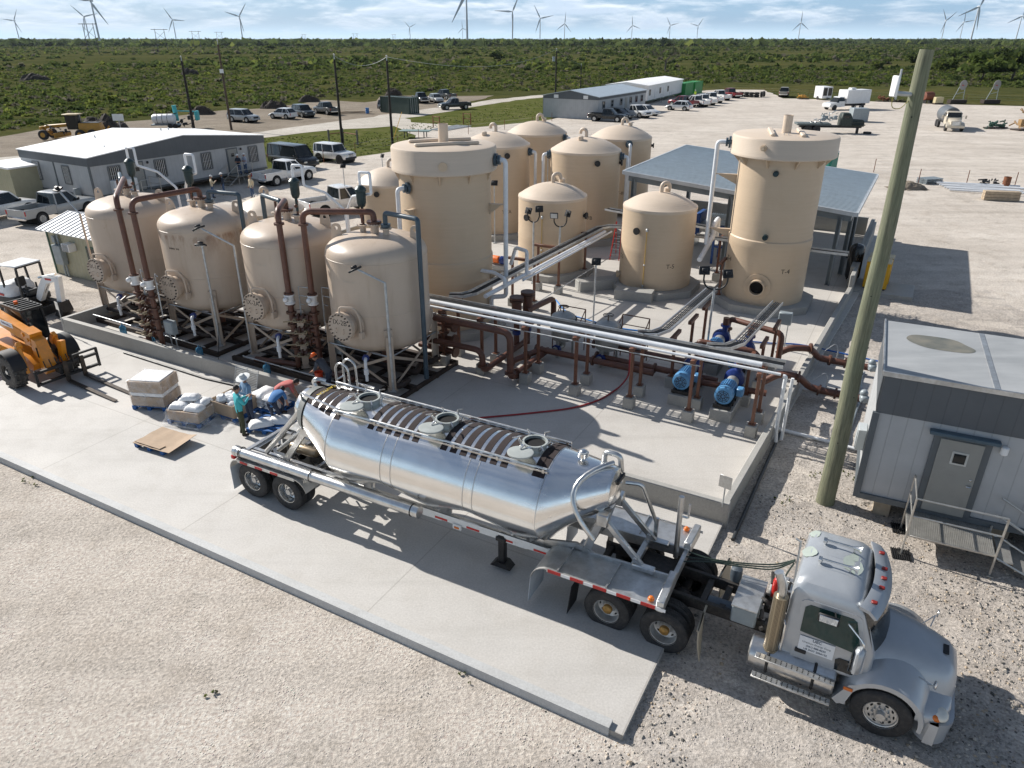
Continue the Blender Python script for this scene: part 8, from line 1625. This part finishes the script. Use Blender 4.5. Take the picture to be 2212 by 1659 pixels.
th=thing('blue_stand','blue steel stand with a hopper under the canopy','stand',Z(FL+e1*5.2+e2*1.2,0),FA);M_bst=mat('blue steel',(.015,.07,.26),.4)
mb=MB();[mb.bar((x,y,0),(x,y,2.1),.12)for x in(0,1.5)for y in(0,1.5)];[mb.bar((0,y,z),(1.5,y,z),.1)for y in(0,1.5)for z in(1,2.1)];mb.build('frame',M_bst,th);mb=MB();mb.rings([rr(.4,1.1,.4,1.1,.1,1.1),rr(.05,1.45,.05,1.45,.1,2.2)]);mb.build('hopper',M_steel,th)
th=thing('filter_press','pale long filter press under the canopy behind tank T-5','machine',Z(FL+e1*3.0+e2*5.0,0),FA);mb=MB();mb.box((3,0,1.2),(6,1.3,.5),.04);[mb.box((x,0,.5),(.2,1.2,1.0))for x in(.2,5.8)];mb.build('bed',M_aluw,th);mb=MB();[mb.box((1+k*.12,0,1.35),(.09,1.2,1.1),.02)for k in range(28)];mb.build('plates',M_white,th);mb=MB();mb.box((.4,0,1.4),(.3,1.4,1.3),.04);mb.box((5.2,0,1.4),(.3,1.4,1.3),.04);mb.build('end_frames',M_bst,th)
p=gp(1838,606,-.0);th=thing('pressure_tank','black upright cylinder tank right of the canopy','tank',Z(p,0));mb=MB();mb.lathe([(.12,.1),(.34,.2),(.37,.3),(.37,1.75),(.3,1.9),(.08,1.98)],24);mb.build('shell',mat('gloss black',(.012,.013,.015),.18),th);mb=MB();[mb.bar((.28*math.cos(a),.28*math.sin(a),0),(.28*math.cos(a),.28*math.sin(a),.35),.05)for a in(0,2.1,4.2)];mb.build('legs',M_blk,th)
c0=gp(1838,627,0);mb=MB();mb.T=Matrix.Translation(c0+e1*1.35+e2*.95)@Matrix.Rotation(FA,4,'Z');mb.box((0,0,-.06),(2.9,2.2,.36),.02);tag(mb.build('equipment_pad',M_pier),'concrete pad carrying the yellow cabinets','pad')
for k,(dx_,dy_,lab)in enumerate(((1.0,.75,'yellow machine cabinet on the pad, nearer one'),(1.05,1.75,'yellow machine cabinet on the pad, farther one'))):
 p=c0+e1*dx_+e2*dy_;th=thing('compressor_cabinet',lab,'compressor',Z(p,.12),FA,'yellow compressor cabinets');mb=MB();mb.box((0,0,.7),(1.1,.85,1.3),.03);mb.build('cabinet',M_yel,th);mb=MB();mb.box((0,0,1.375),(1.14,.89,.06),.02);mb.box((.1,-.3,1.42),(.5,.2,.04));mb.build('top_panel',mat('cream lid',(.58,.46,.26),.5),th);mb=MB();mb.box((.0,-.43,1.05),(.4,.012,.25));mb.build('control_panel',M_white,th);mb=MB();mb.box((0,0,.03),(1.0,.8,.08));mb.build('base',M_black,th)
p=gp(1795,325,2.15);p=Z(p,GZ);th=thing('portable_toilet','green portable toilet beyond the canopy','portable toilet',p,R(-50));mb=MB();mb.box((0,0,1.05),(1.15,1.15,2.1),.05);mb.build('cabin',mat('green plastic cabin',(.01,.19,.14),.45),th);mb=MB();mb.box((0,0,2.16),(1.2,1.2,.16),.06);mb.cyl((.45,.4,2.2),(.45,.4,2.4),.05);mb.build('roof',M_white,th);mb=MB();mb.box((0,-.6,1.0),(.8,.04,1.8),.02);dr=mb.build('door',mat('green plastic cabin',(.01,.19,.14),.45),th);mb=MB();mb.box((0,-.625,1.5),(.45,.012,.25));mb.build('notice',M_white,dr)
def lump(th,name,m,seed,n,box,r0,r1,parts=6):
 mb=MB();rg=random.Random(seed)
 for k in range(n):p=Vector((rg.uniform(-1,1)*box[0],rg.uniform(-1,1)*box[1],rg.uniform(.1,1)*box[2]));mb.tube([p,p+Vector((rg.uniform(-.6,.6)*box[0],rg.uniform(-.6,.6)*box[1],rg.uniform(-.3,.3)*box[2]))],rg.uniform(r0,r1),6)
 for k in range(parts):mb.box((rg.uniform(-.8,.8)*box[0],rg.uniform(-.6,.6)*box[1],rg.uniform(.2,.7)*box[2]),(rg.uniform(.2,.6)*box[0],rg.uniform(.3,.7)*box[1],rg.uniform(.15,.4)*box[2]),.03)
 return mb.build(name,m,th)
th=thing('road_grader','yellow road grader parked behind the white roofed office','road grader',gp(165,300),R(182));M_gt=M_tyre
for x,r_ in((3.4,.62),(-1.2,.62),(-2.7,.62)):
 for y in(-1.05,1.05):w_=bpy.data.objects.new('wheel',None);COL.objects.link(w_);w_.parent=th;w_.location=(x,y,r_);mb=MB();mb.lathe([(r_*.5,-.2),(r_*.92,-.2),(r_,-.12),(r_,.12),(r_*.92,.2),(r_*.5,.2)],22,'y');mb.build('tyre',M_gt,w_);mb=MB();mb.cyl((0,-.21,0),(0,.21,0),r_*.48,seg=16);mb.build('rim',M_yellow,w_)
mb=MB();mb.tube([(3.9,0,1.0),(3.5,0,1.5),(.2,0,1.75)],.2,8,bend=.3);mb.box((3.4,0,.9),(.5,1.6,.3),.05);mb.box((3.9,0,1.2),(.4,.9,.7),.06);mb.build('front_frame',M_yellow,th);mb=MB();mb.rings([rr(-3.6,-.9,-.65,.65,.15,.8),rr(-3.6,-.9,-.65,.65,.15,1.6),rr(-3.5,-.95,-.6,.6,.15,1.95)]);mb.build('engine_hood',M_yellow,th);mb=MB();mb.box((-2.3,0,1.98),(2.2,1.0,.08));mb.build('hood_top',M_blk,th)
mb=MB();mb.rings([rr(-.9,.5,-.6,.6,.1,1.2),rr(-.95,.55,-.68,.68,.1,2.9)]);cb=mb.build('cab',M_glassd,th);mb=MB();mb.box((-.2,0,2.98),(1.9,1.6,.14),.05);mb.build('cab_roof',mat('cream roof',(.55,.43,.25),.5),cb);mb=MB();mb.rings([[Vector((1.6+.1*y,y,.25)),Vector((1.5+.1*y,y,.55)),Vector((1.62+.1*y,y,.85)),Vector((1.68+.1*y,y,.85)),Vector((1.6+.1*y,y,.5))]for y in(-1.7,1.7)]);mb.build('blade',M_yellow,th);mb=MB();mb.box((-3.9,0,.9),(.5,1.7,.3));[mb.bar((-3.8,y,.9),(-4.2,y,1.5),.15)for y in(-.6,.6)];mb.build('ripper',M_yellow,th)
lump(th,'linkage',M_blk,3,12,(1.3,.5,1.3),.04,.08,2).location=(1.6,0,.4)
a=gp(358,277);th=thing('tank_trailer','white plastic water tank on a small trailer','trailer',a,R(8));mb=MB();mb.at((0,0,1.25));mb.lathe([(.05,-1.6),(.5,-1.55),(.68,-1.3),(.7,1.3),(.5,1.55),(.05,1.6)],24,'x');mb.build('tank',M_bag,th);mb=MB();[mb.tube([(x,.715*math.cos(t_),1.25+.715*math.sin(t_))for t_ in np.linspace(0,2*PI,20)],.025,4)for x in(-.8,-.1,.6)];mb.build('straps',M_blk,th);mb=MB();mb.box((.2,0,.5),(3.9,1.3,.15));mb.build('bed',M_boxg,th);[(lambda mb:(mb.cyl((.9+dx_,y-.1,.33),(.9+dx_,y+.1,.33),.33,seg=16),mb.build('wheel',M_tyre,th)))(MB())for dx_ in(0,.72)for y in(-.8,.8)]
th=thing('pump_trailer','teal pump engine on a frame beside the white water tank','pump',gp(404,275),R(5));mb=MB();mb.cyl((-1.2,0,.9),(-1.3,0,3.0),.3,seg=14);mb.bar((-.8,-.5,2.3),(1.6,-.5,2.2),.15);mb.box((1.7,0,1.6),(.4,1.2,1.3),.1);mb.build('teal_parts',mat('bright teal',(.06,.42,.44),.4),th);lump(th,'engine',M_blk,8,14,(1.3,.6,2.0),.04,.1,5)
th=thing('box_truck','white truck with a large white box body in the yard','truck',gp(1822,236),math.atan2(*(lambda d:(d.y,d.x))(gp(1778.7,236.7)-gp(1858,233.5))))
mb=MB();mb.rings([[Vector((x,y,z))for y,z in((-1.0,.5),(-1.0,t_-.1),(-.85,t_),(.85,t_),(1.0,t_-.1),(1.0,.5))]for x,t_ in((1.6,1.35),(3.0,1.3),(4.1,1.15),(4.2,.9))]);mb.build('bonnet',PW,th);mb=MB();mb.rings([rr(.9,2.7,-.95,.95,.1,1.25),rr(.95,2.1,-.8,.8,.1,2.1)]);mb.build('cab_windows',M_glassd,th);mb=MB();mb.rings([rr(.85,2.15,-.84,.84,.12,2.06),rr(.95,2.0,-.75,.75,.1,2.2)]);mb.box((1.5,-.9,1.0),(1.4,.1,.9));mb.box((1.5,.9,1.0),(1.4,.1,.9));mb.build('cab',PW,th);mb=MB();mb.box((-2.0,0,2.15),(5.4,2.4,2.3),.08);mb.build('box_body',M_white,th);mb=MB();mb.box((-1.2,0,3.45),(1.1,.9,.35),.08);mb.build('roof_unit',M_white,th);mb=MB();mb.box((-1.2,0,.75),(6.6,.9,.3));mb.build('chassis',M_blk,th)
for x in(3.1,-3.2):[(lambda mb:(mb.cyl((x,y-.15,.45),(x,y+.15,.45),.45,seg=18),mb.build('wheel',M_tyre,th)))(MB())for y in(-.92,.92)]
th=thing('service_body','grey steel box body standing behind the dark truck','box',gp(1852,262),R(-5));mb=MB();mb.box((0,0,1.0),(2.4,2.0,1.9),.05);mb.build('shell',M_boxg,th);mb=MB();mb.tube([(-1.1,-.9,1.95),(-1.1,-.9,2.3),(-.2,-.9,2.3),(-.2,-.9,1.95)],.04,6);mb.build('rail',M_galv,th)
th=thing('old_truck','dark green old truck without front wheels, flat bed to the left','truck',gp(1800,287),R(-9));M_og=mat('dull dark green',(.022,.035,.03),.55,.1,.2,3,dirt=.3)
mb=MB();mb.box((-2.9,0,1.15),(4.4,2.3,.25),.03);mb.build('flat_bed',mat('grey deck',(.10,.12,.12),.6),th);mb=MB();mb.rings([rr(.5,2.0,-.95,.95,.15,1.0),rr(.5,2.0,-.95,.95,.15,1.9),rr(.6,1.7,-.8,.8,.15,2.5),rr(.7,1.6,-.7,.7,.15,2.6)]);cb=mb.build('cab',M_og,th);mb=MB();mb.box((1.15,-.9,2.1),(.8,.06,.45));mb.build('side_window',M_glassd,cb);mb=MB();mb.rings([[Vector((x,y,z))for y,z in((-.6,.9),(-.62,1.5),(-.4,t_),(.4,t_),(.62,1.5),(.6,.9))]for x,t_ in((1.9,1.85),(3.4,1.75),(3.6,1.6))]);mb.build('bonnet',M_og,th);mb=MB();[mb.box((2.9,y,1.15),(1.5,.5,.12),.05)for y in(-.9,.9)];mb.build('mudguards',M_og,th);mb=MB();mb.box((-.6,0,.85),(8.0,.8,.3));mb.box((3.0,0,.45),(.3,.3,.9));mb.build('chassis',M_blk,th);[(lambda mb:(mb.cyl((x,y-.2,.5),(x,y+.2,.5),.5,seg=16),mb.build('wheel',M_tyre,th)))(MB())for x in(-3.6,-2.5)for y in(-.95,.95)]
lump(th,'winch_gear',M_boxg,21,26,(1.0,.8,1.3),.03,.07,6).location=(-.9,0,1.35);lump(th,'deck_load',M_aluw,5,8,(.9,.7,.5),.05,.12,2).location=(-2.4,0,1.2)
mb=MB();mb.lathe([(.28,0),(.5,.02),(.54,.12),(.5,.25),(.28,.27)],22);o=mb.build('discarded_tyre',M_tyre);o.location=gp(1873,289);tag(o,'black tyre lying on the gravel right of the dark truck','tyre')
th=thing('water_truck','cream water truck facing us at the far right of the yard','truck',gp(2062,284)+V(.6,2.2,0),R(-108));M_cr=paint('cream',(.60,.53,.42),.3)
mb=MB();mb.rings([[Vector((x,y,z))for y,z in((-w_,.6),(-w_,t_-.1),(-w_+.15,t_),(w_-.15,t_),(w_,t_-.1),(w_,.6))]for x,w_,t_ in((.6,.8,1.65),(1.8,.72,1.5),(2.4,.66,1.35),(2.5,.6,1.2))]);mb.build('bonnet',M_cr,th);mb=MB();[mb.rings([[Vector((x,y0*s_,z))for y0,z in((.6,.6),(1.15,.6),(1.15,t_),(.6,t_+.1))][::s_]for x,t_ in((1.0,.9),(1.5,1.15),(2.1,1.05),(2.5,.8))])for s_ in(1,-1)];mb.box((2.55,0,.62),(.2,2.3,.34),.04);mb.build('front_fenders',M_cr,th);mb=MB();mb.rings([rr(-.7,.75,-1.0,1.0,.12,.8),rr(-.7,.75,-1.0,1.0,.12,1.7),rr(-.7,.3,-.9,.9,.15,2.35),rr(-.6,.15,-.75,.75,.15,2.45)]);cb=mb.build('cab',M_cr,th);mb=MB();mb.rings([[Vector((.78,y,1.72)),Vector((.36,y*.95,2.3))]for y in(-.88,.88)],closed=False,cap=False);[mb.box((-.1,s_*.97,2.0),(.8,.04,.5))for s_ in(-1,1)];mb.build('windows',M_glassd,cb);mb=MB();mb.box((2.52,0,1.05),(.06,.9,.5));mb.build('grille',M_alud,th);mb=MB();mb.at((-3.3,0,1.75));mb.lathe([(.1,-2.3),(1.0,-2.25),(1.12,-2.1),(1.12,2.1),(1.0,2.25),(.1,2.3)],26,'x');mb.build('water_tank',mat('dark grey tank',(.10,.11,.12),.5),th);mb=MB();mb.box((-2,0,.7),(7,.8,.25));mb.build('chassis',M_blk,th);[(lambda mb:(mb.cyl((x,y-.16,.48),(x,y+.16,.48),.48,seg=16),mb.build('wheel',M_tyre,th)))(MB())for x in(1.75,-3.4,-4.6)for y in(-1,1)];[(lambda mb:(mb.tube([(.6,s_*1.0,1.8),(.65,s_*1.4,1.8)],.02,5),mb.box((.65,s_*1.45,1.75),(.08,.2,.45)),mb.build('mirror',M_cr,th)))(MB())for s_ in(-1,1)]
for px_,py_,nm,cat_,lab,m_,bx,n_ in[(2150,277,'oilfield_pump','machine','dark green pump machine lying in the yard at the right',mat('oilfield green',(.03,.09,.065),.5),(1.8,.7,1.0),18),(2206,281,'drill_equipment','machine','yellow brown drilling equipment at the right picture edge',mat('dusty ochre',(.34,.21,.09),.6),(1.3,1.0,2.4),18),(1735,214,'air_compressor','compressor','small red and yellow engine skid behind the yard',M_yellow,(1.2,.7,1.1),12),(1907,219,'steel_rack','rack','dark steel rack at the far yard edge',M_rust,(1.6,.6,1.1),16),(1938,220,'scrap_beams','scrap','flat dark beams lying at the far yard edge',M_skid,(1.9,.5,.4),10),(1979,221,'scrap_drum','scrap','dark scrap heap just left of the wooden pole',M_rust,(.6,.5,1.1),8)]:
 th=thing(nm,lab,cat_,gp(px_,py_),.2);lump(th,'machinery',m_,int(px_),n_,bx,.05,.13,5);mb=MB();mb.box((0,0,.08),(bx[0]*1.8,bx[1]*1.6,.16),.02);mb.build('skid_base',M_skid,th)
th=thing('cargo_trailer','white enclosed trailer with dark front panels at the far yard edge','trailer',gp(1776,215),R(-80));mb=MB();mb.box((0,0,1.45),(3.2,2.2,2.3),.06);mb.build('box',M_white,th);[(lambda mb:(mb.box((1.62,y,1.6),(.03,.85,1.5)),mb.build('dark_panel',M_glassd,th)))(MB())for y in(-.53,.53)];[(lambda mb:(mb.cyl((0,y-.1,.35),(0,y+.1,.35),.35,seg=14),mb.build('wheel',M_tyre,th)))(MB())for y in(-1.15,1.15)];mb=MB();mb.bar((1.5,0,.45),(2.9,0,.4),.12);mb.build('drawbar',M_blk,th)
th=thing('rust_tank','rusty red horizontal tank on a frame right of the wooden pole','tank',gp(2002,223),R(10));mb=MB();mb.at((0,0,1.35));mb.lathe([(.1,-1.0),(.75,-.9),(.8,-.7),(.8,.7),(.75,.9),(.1,1.0)],20,'x');mb.build('shell',mat('rust red',(.17,.055,.03),.7),th);mb=MB();[mb.box((x,0,.3),(.2,1.3,.6))for x in(-.7,.7)];mb.build('cradle',M_blk,th)
th=thing('welder','small cream welding machine at the far yard edge','welder',gp(2025,225),R(5));mb=MB();mb.box((0,0,.75),(1.6,.9,1.1),.05);mb.build('case',mat('cream case',(.52,.44,.26),.5),th);mb=MB();mb.box((0,0,.1),(1.8,1.0,.2));mb.build('base',M_skid,th)
for px_,lab in((2066,'round dish on a pipe frame standing on a rusty base, left one'),(2138,'round dish on a pipe frame standing on a rusty base, right one')):
 th=thing('dish_stand',lab,'dish',gp(px_,223.5),R(5),'dishes on frames at the yard edge');mb=MB();mb.box((0,0,.35),(3.4,1.2,.7),.03);mb.build('base',M_skid,th);mb=MB();[mb.tube([(x,0,.7),(x*.5+.4,0,3.2)],.06,6)for x in(-1.0,1.2)];mb.tube([(-.6,0,1.7),(1.0,0,2.1)],.05,6);mb.build('frame',M_boxg,th);mb=MB();mb.T=Matrix.Translation((.4,-.2,3.4))@Matrix.Rotation(R(12),4,'Z');mb.lathe([(.9,-.04),(.92,0),(.9,.04)],26,'y');ds=mb.build('dish',mat('dusty grey disc',(.32,.30,.28),.6),th);mb=MB();mb.T=Matrix.Translation((.4,-.2,3.4))@Matrix.Rotation(R(12),4,'Z');mb.box((-.15,-.05,-.05),(.5,.02,.16));mb.build('red_emblem',M_redp,ds)
for k,(px_,py_)in enumerate(((1600,209),(1612,209.5),(1622,210),(1634,210),(1644,210),(1649,209))):mb=MB();mb.T=Matrix.Rotation(.3*k,4,'Z')@(Matrix.Identity(4)if k<4 else Matrix.Translation((0,0,.6))@Matrix.Rotation(R(85),4,'X')@Matrix.Translation((0,0,-.2)));mb.lathe([(.3,0),(.55,.03),(.6,.25),(.55,.5),(.3,.53)],18);mb.lathe([(.3,.55),(.55,.58),(.6,.8),(.55,1.0),(.3,1.03)],18)if k<4 else None;o=mb.build('tyre_stack',M_tyre);o.location=gp(px_,py_);tag(o,'big black tyres stacked at the end of the parked row' if k<4 else 'big black tyre standing upright at the end of the tyre stacks','tyres','black tyre stacks' if k<4 else 'upright tyres')
z9=lambda x,y:gp(1843.4+.21237*x,344+.21237*y)
for k in range(7):a,b=z9(820+25*k,246+13*k),z9(1690+30*(k%3),296+13*k);mb=MB();mb.tube([a+V(0,0,.12+.05*(k%2)),b+V(0,0,.12+.05*((k+1)%2))],.085,8);tag(mb.build('loose_pipe',M_pvc),'long white pipe in the loose pipe pile at the right','pipe','loose white pipes')
a,b=z9(1320,415),z9(1685,430);d=b-a;th=thing('lumber_stack','stack of long tan timbers beside the white pipes','lumber',(a+b)/2,math.atan2(d.y,d.x));[(lambda mb:(mb.box((0,.1+.32*j,.12+.24*k),(d.length,.28,.22),.01),mb.build('timber',M_wood,th)))(MB())for j in range(2)for k in range(3)]
for(x,y),lab in(((770,240),'grey pallets stacked by the pipe pile'),((1310,262),'dark scrap parts beside the pipe pile, left'),((1435,270),'dark engine parts beside the pipe pile, right')):
 th=thing('pallet_stack' if x<1000 else 'scrap_parts',lab,'pallets' if x<1000 else 'scrap',z9(x,y),.3)
 if x<1000:
  for k in range(3):mb=MB();[mb.box((0,-.5+.2*j,.1+.16*k),(1.9,.14,.03))for j in range(6)];[mb.box((sx,0,.04+.16*k),(.1,1.1,.09))for sx in(-.85,0,.85)];mb.build('pallet',M_boxg,th)
 else:lump(th,'parts',M_blk,int(x),9,(.6,.4,.5),.05,.12,3);mb=MB();mb.box((0,0,.05),(1.3,.8,.1));mb.build('base',M_skid,th)
mb=MB();mb.lathe([(.28,0),(.29,.02),(.29,.3),(.3,.31),(.29,.32),(.29,.6),(.3,.61),(.29,.62),(.29,.88),(.26,.87),(.25,.5)],22);o=mb.build('steel_drum',M_rust);o.location=z9(1545,285);tag(o,'rusty brown drum standing beside the pipe pile','drum')
th=thing('dirt_mound','low rocky dirt mound behind the wooden pole','dirt mound',gp(1960,407));mb=MB();g_=16;vs=[]
for i in range(g_):
 for j in range(g_):u,v_=i/7.5-1,j/7.5-1;vs.append((u*1.6,v_*.9,max(-.05,.6*max(0,1-u*u-v_*v_)+.14*noise.noise(Vector((u*4,v_*4,0))))))
mb.add(vs,[(i*g_+j,(i+1)*g_+j,(i+1)*g_+j+1,i*g_+j+1)for i in range(g_-1)for j in range(g_-1)]);mb.build('heap',M_dirt,th,smooth=False)
mb=MB();mb.cyl((0,0,0),(0,0,.9),.3,seg=18);[mb.tube([(.305*math.cos(a),.305*math.sin(a),z)for a in np.linspace(0,2*PI,18)],.015,4)for z in(.3,.6)];o=mb.build('steel_drum',mat('blue drum',(.03,.16,.42),.4));o.location=gp(794,245);tag(o,'blue drum beside the lumber in the far dirt lot','drum')
th=thing('lumber_stack','scattered pale boards left of the blue drum','lumber',gp(765,243),.3);rg=random.Random(5);[(lambda mb:(mb.box((0,0,.06),(rg.uniform(3,6),.3,.08)),mb.build('board',M_wood,th)))(MB().at((rg.uniform(-1,1),rg.uniform(-1.2,1.2),.03*k),rg.uniform(-.2,.2)))for k in range(8)]
th=thing('flat_cart','flat grey green cart on small legs beyond the tall tank T-3','cart',gp(898,297),R(-8));mb=MB();mb.box((0,0,.85),(4.0,1.8,.1),.02);mb.build('deck',mat('grey green deck',(.17,.24,.22),.5),th);mb=MB();[mb.bar((x,y,0),(x,y,.85),.1)for x in(-1.3,1.3)for y in(-.7,.7)];mb.build('legs',M_blk,th)
def fence(pts,lab,post_h,step,m,wires=3,r_=.035,grp='wire fences'):
 P_=[gp(*q_)for q_ in pts];th=thing('wire_fence',lab,'fence',P_[0],0,grp);o=P_[0];pp=[]
 for a,b in zip(P_[:-1],P_[1:]):n=max(1,int((b-a).length/step));pp+=[a.lerp(b,k/n)for k in range(n)]
 pp.append(P_[-1])
 for p in pp[:95]:mb=MB();mb.tube([p-o,p-o+V(0,0,post_h)],r_,5);mb.build('post',m,th)
 mb=MB()
 for k in range(wires):mb.tube([p-o+V(0,0,post_h*(.3+.3*k))for p in pp],.006,3)
 mb.build('wires',M_galv,th)
fence([(612,372),(700,352),(768,334),(860,318),(905,304)],'thin post fence along the grass behind the white off-road car',1.3,5.5,M_rust);fence([(1012,290),(1090,280),(1150,272),(1192,262)],'thin post fence along the grass left of the grey office building',1.3,4.5,M_rust);fence([(1887,372),(1983,396),(2087,399),(2191,404)],'rusty posts with wire behind the pipe pile',1.25,50,M_rust);fence([(1480,199),(1650,203),(1850,213),(2212,222)],'wire fence along the far edge of the yard',1.4,9,M_rust)
M_wpost=mat('grey wooden post',(.16,.15,.13),.9,0,.2,4)
th=thing('corner_fence','three thick grey wooden corner posts with rails in the grass','fence',gp(742,310));o=gp(742,310);mb=MB();P_=[gp(712,312)-o,gp(742,308)-o,gp(773,313)-o]
for p in P_:mb=MB();mb.tube([p,p+V(0,0,1.7)],.12,8);mb.build('post',M_wpost,th)
mb=MB();[mb.tube([P_[k]+V(0,0,1.2),P_[k+1]+V(0,0,1.2)],.06,6)for k in(0,1)];mb.build('rail',M_rust,th)
for l,lab in(([(936,275),(950,277)],'brown pipe gate frame left of the cattle guard'),([(1001,268),(1012,269)],'brown pipe gate frame right of the cattle guard')):
 a,b=[gp(*q_)for q_ in l];th=thing('gate_frame',lab,'gate',a,0,'pipe gate frames');b=b-a;b=b.normalized()*max(b.length,1.5);[(lambda mb:(mb.tube([p,p+V(0,0,1.6)],.08,7),mb.build('post',M_rust,th)))(MB())for p in(V(0,0,0),b)];mb=MB();[mb.tube([V(0,0,z),b+V(0,0,z)],.05,6)for z in(.8,1.5)];mb.build('rails',M_rust,th)
a,b=gp(945,282),gp(1003,272);d=b-a;th=thing('cattle_guard','grey steel cattle guard in the gap of the pipe fence','cattle guard',(a+b)/2,math.atan2(d.y,d.x));[(lambda mb:(mb.bar((-d.length/2,y,.06),(d.length/2,y,.06),.1,.1),mb.build('bar',M_galv,th)))(MB())for y in np.linspace(-1.2,1.2,9)]
PP={}
for nm,base,top_y,m_,r_,lab in(('a',(420,285),131,M_pold,.2,'leftmost black power pole, leaning in the picture above the water tank'),('b',(500,280),96,M_polb,.17,'taller brown power pole right of the leftmost black one'),('c',(740,312),128,M_pold,.17,'black power pole standing among the wooden corner posts'),('d',(848,312),131,M_pold,.17,'black power pole left of the tall tank T-3'),('e',(1200,200),110,M_pold,.2,'black power pole with a transformer behind the grey office'),('f',(1254,190),143,M_pold,.16,'short far black pole above the grey office roof')):
 p=gp(*base);h_=pz(p,top_y)-GZ;th=thing('power_pole',lab,'power pole',p,0,'power poles');mb=MB();mb.tube([(0,0,-.2),(0,0,h_)],[r_,r_*.72],9);mb.build('shaft',m_,th);mb=MB();mb.cyl((0,0,h_),(0,0,h_+.5),.05,seg=6);mb.sphere((0,0,h_+.5),.1,8,5);mb.build('insulator',M_galv,th);PP[nm]=p+V(0,0,h_+.4)
 if nm=='e':mb=MB();mb.cyl((-.6,0,h_-2.2),(-.6,0,h_-1.2),.33,seg=14);mb.build('transformer',M_boxg,th)
 if nm=='b':mb=MB();mb.box((.0,-.2,h_-3.3),(.5,.1,.5));mb.build('plate',M_white,th)
for a,b,s_,lab in(('c','d',1.0,'upper power wire between the two middle black poles'),('d','e',2.2,'long power wire from the middle pole to the transformer pole'),('e','f',.5,'short power wire to the far black pole')):
 A,B=PP[a],PP[b];mb=MB();mb.tube([A.lerp(B,t_)-V(0,0,s_*4*t_*(1-t_))for t_ in np.linspace(0,1,15)],.022,4);tag(mb.build('power_wire',M_galv),lab,'wire','power wires')
p=gp(850,300);mb=MB();mb.tube([p,p+V(1.2,.6,3.2)],.035,5);tag(mb.build('guy_marker',M_yel),'yellow guy wire marker between the middle black poles','marker')
th=thing('notice_board','small white board on a post beyond the white roof','sign',gp(265,300));mb=MB();mb.box((0,0,2.6),(1.4,.05,.8));mb.build('panel',M_white,th);mb=MB();mb.tube([(0,.06,0),(0,.06,2.9)],.05,6);mb.build('post',M_galv,th)
mb=MB();mb.box((0,5900,101),(13000,12200,206));hz=mb.build('haze',bpy.data.materials.new('thin air'),smooth=False);tag(hz,kind='stuff')
hm=hz.data.materials[0];hm.use_nodes=True;ht=hm.node_tree;ht.nodes.clear();ho=ht.nodes.new('ShaderNodeOutputMaterial');hv=ht.nodes.new('ShaderNodeVolumePrincipled');hv.inputs['Color'].default_value=(.72,.82,.95,1);hv.inputs['Density'].default_value=.000028;hv.inputs['Anisotropy'].default_value=.2;ht.links.new(hv.outputs[0],ho.inputs['Volume'])
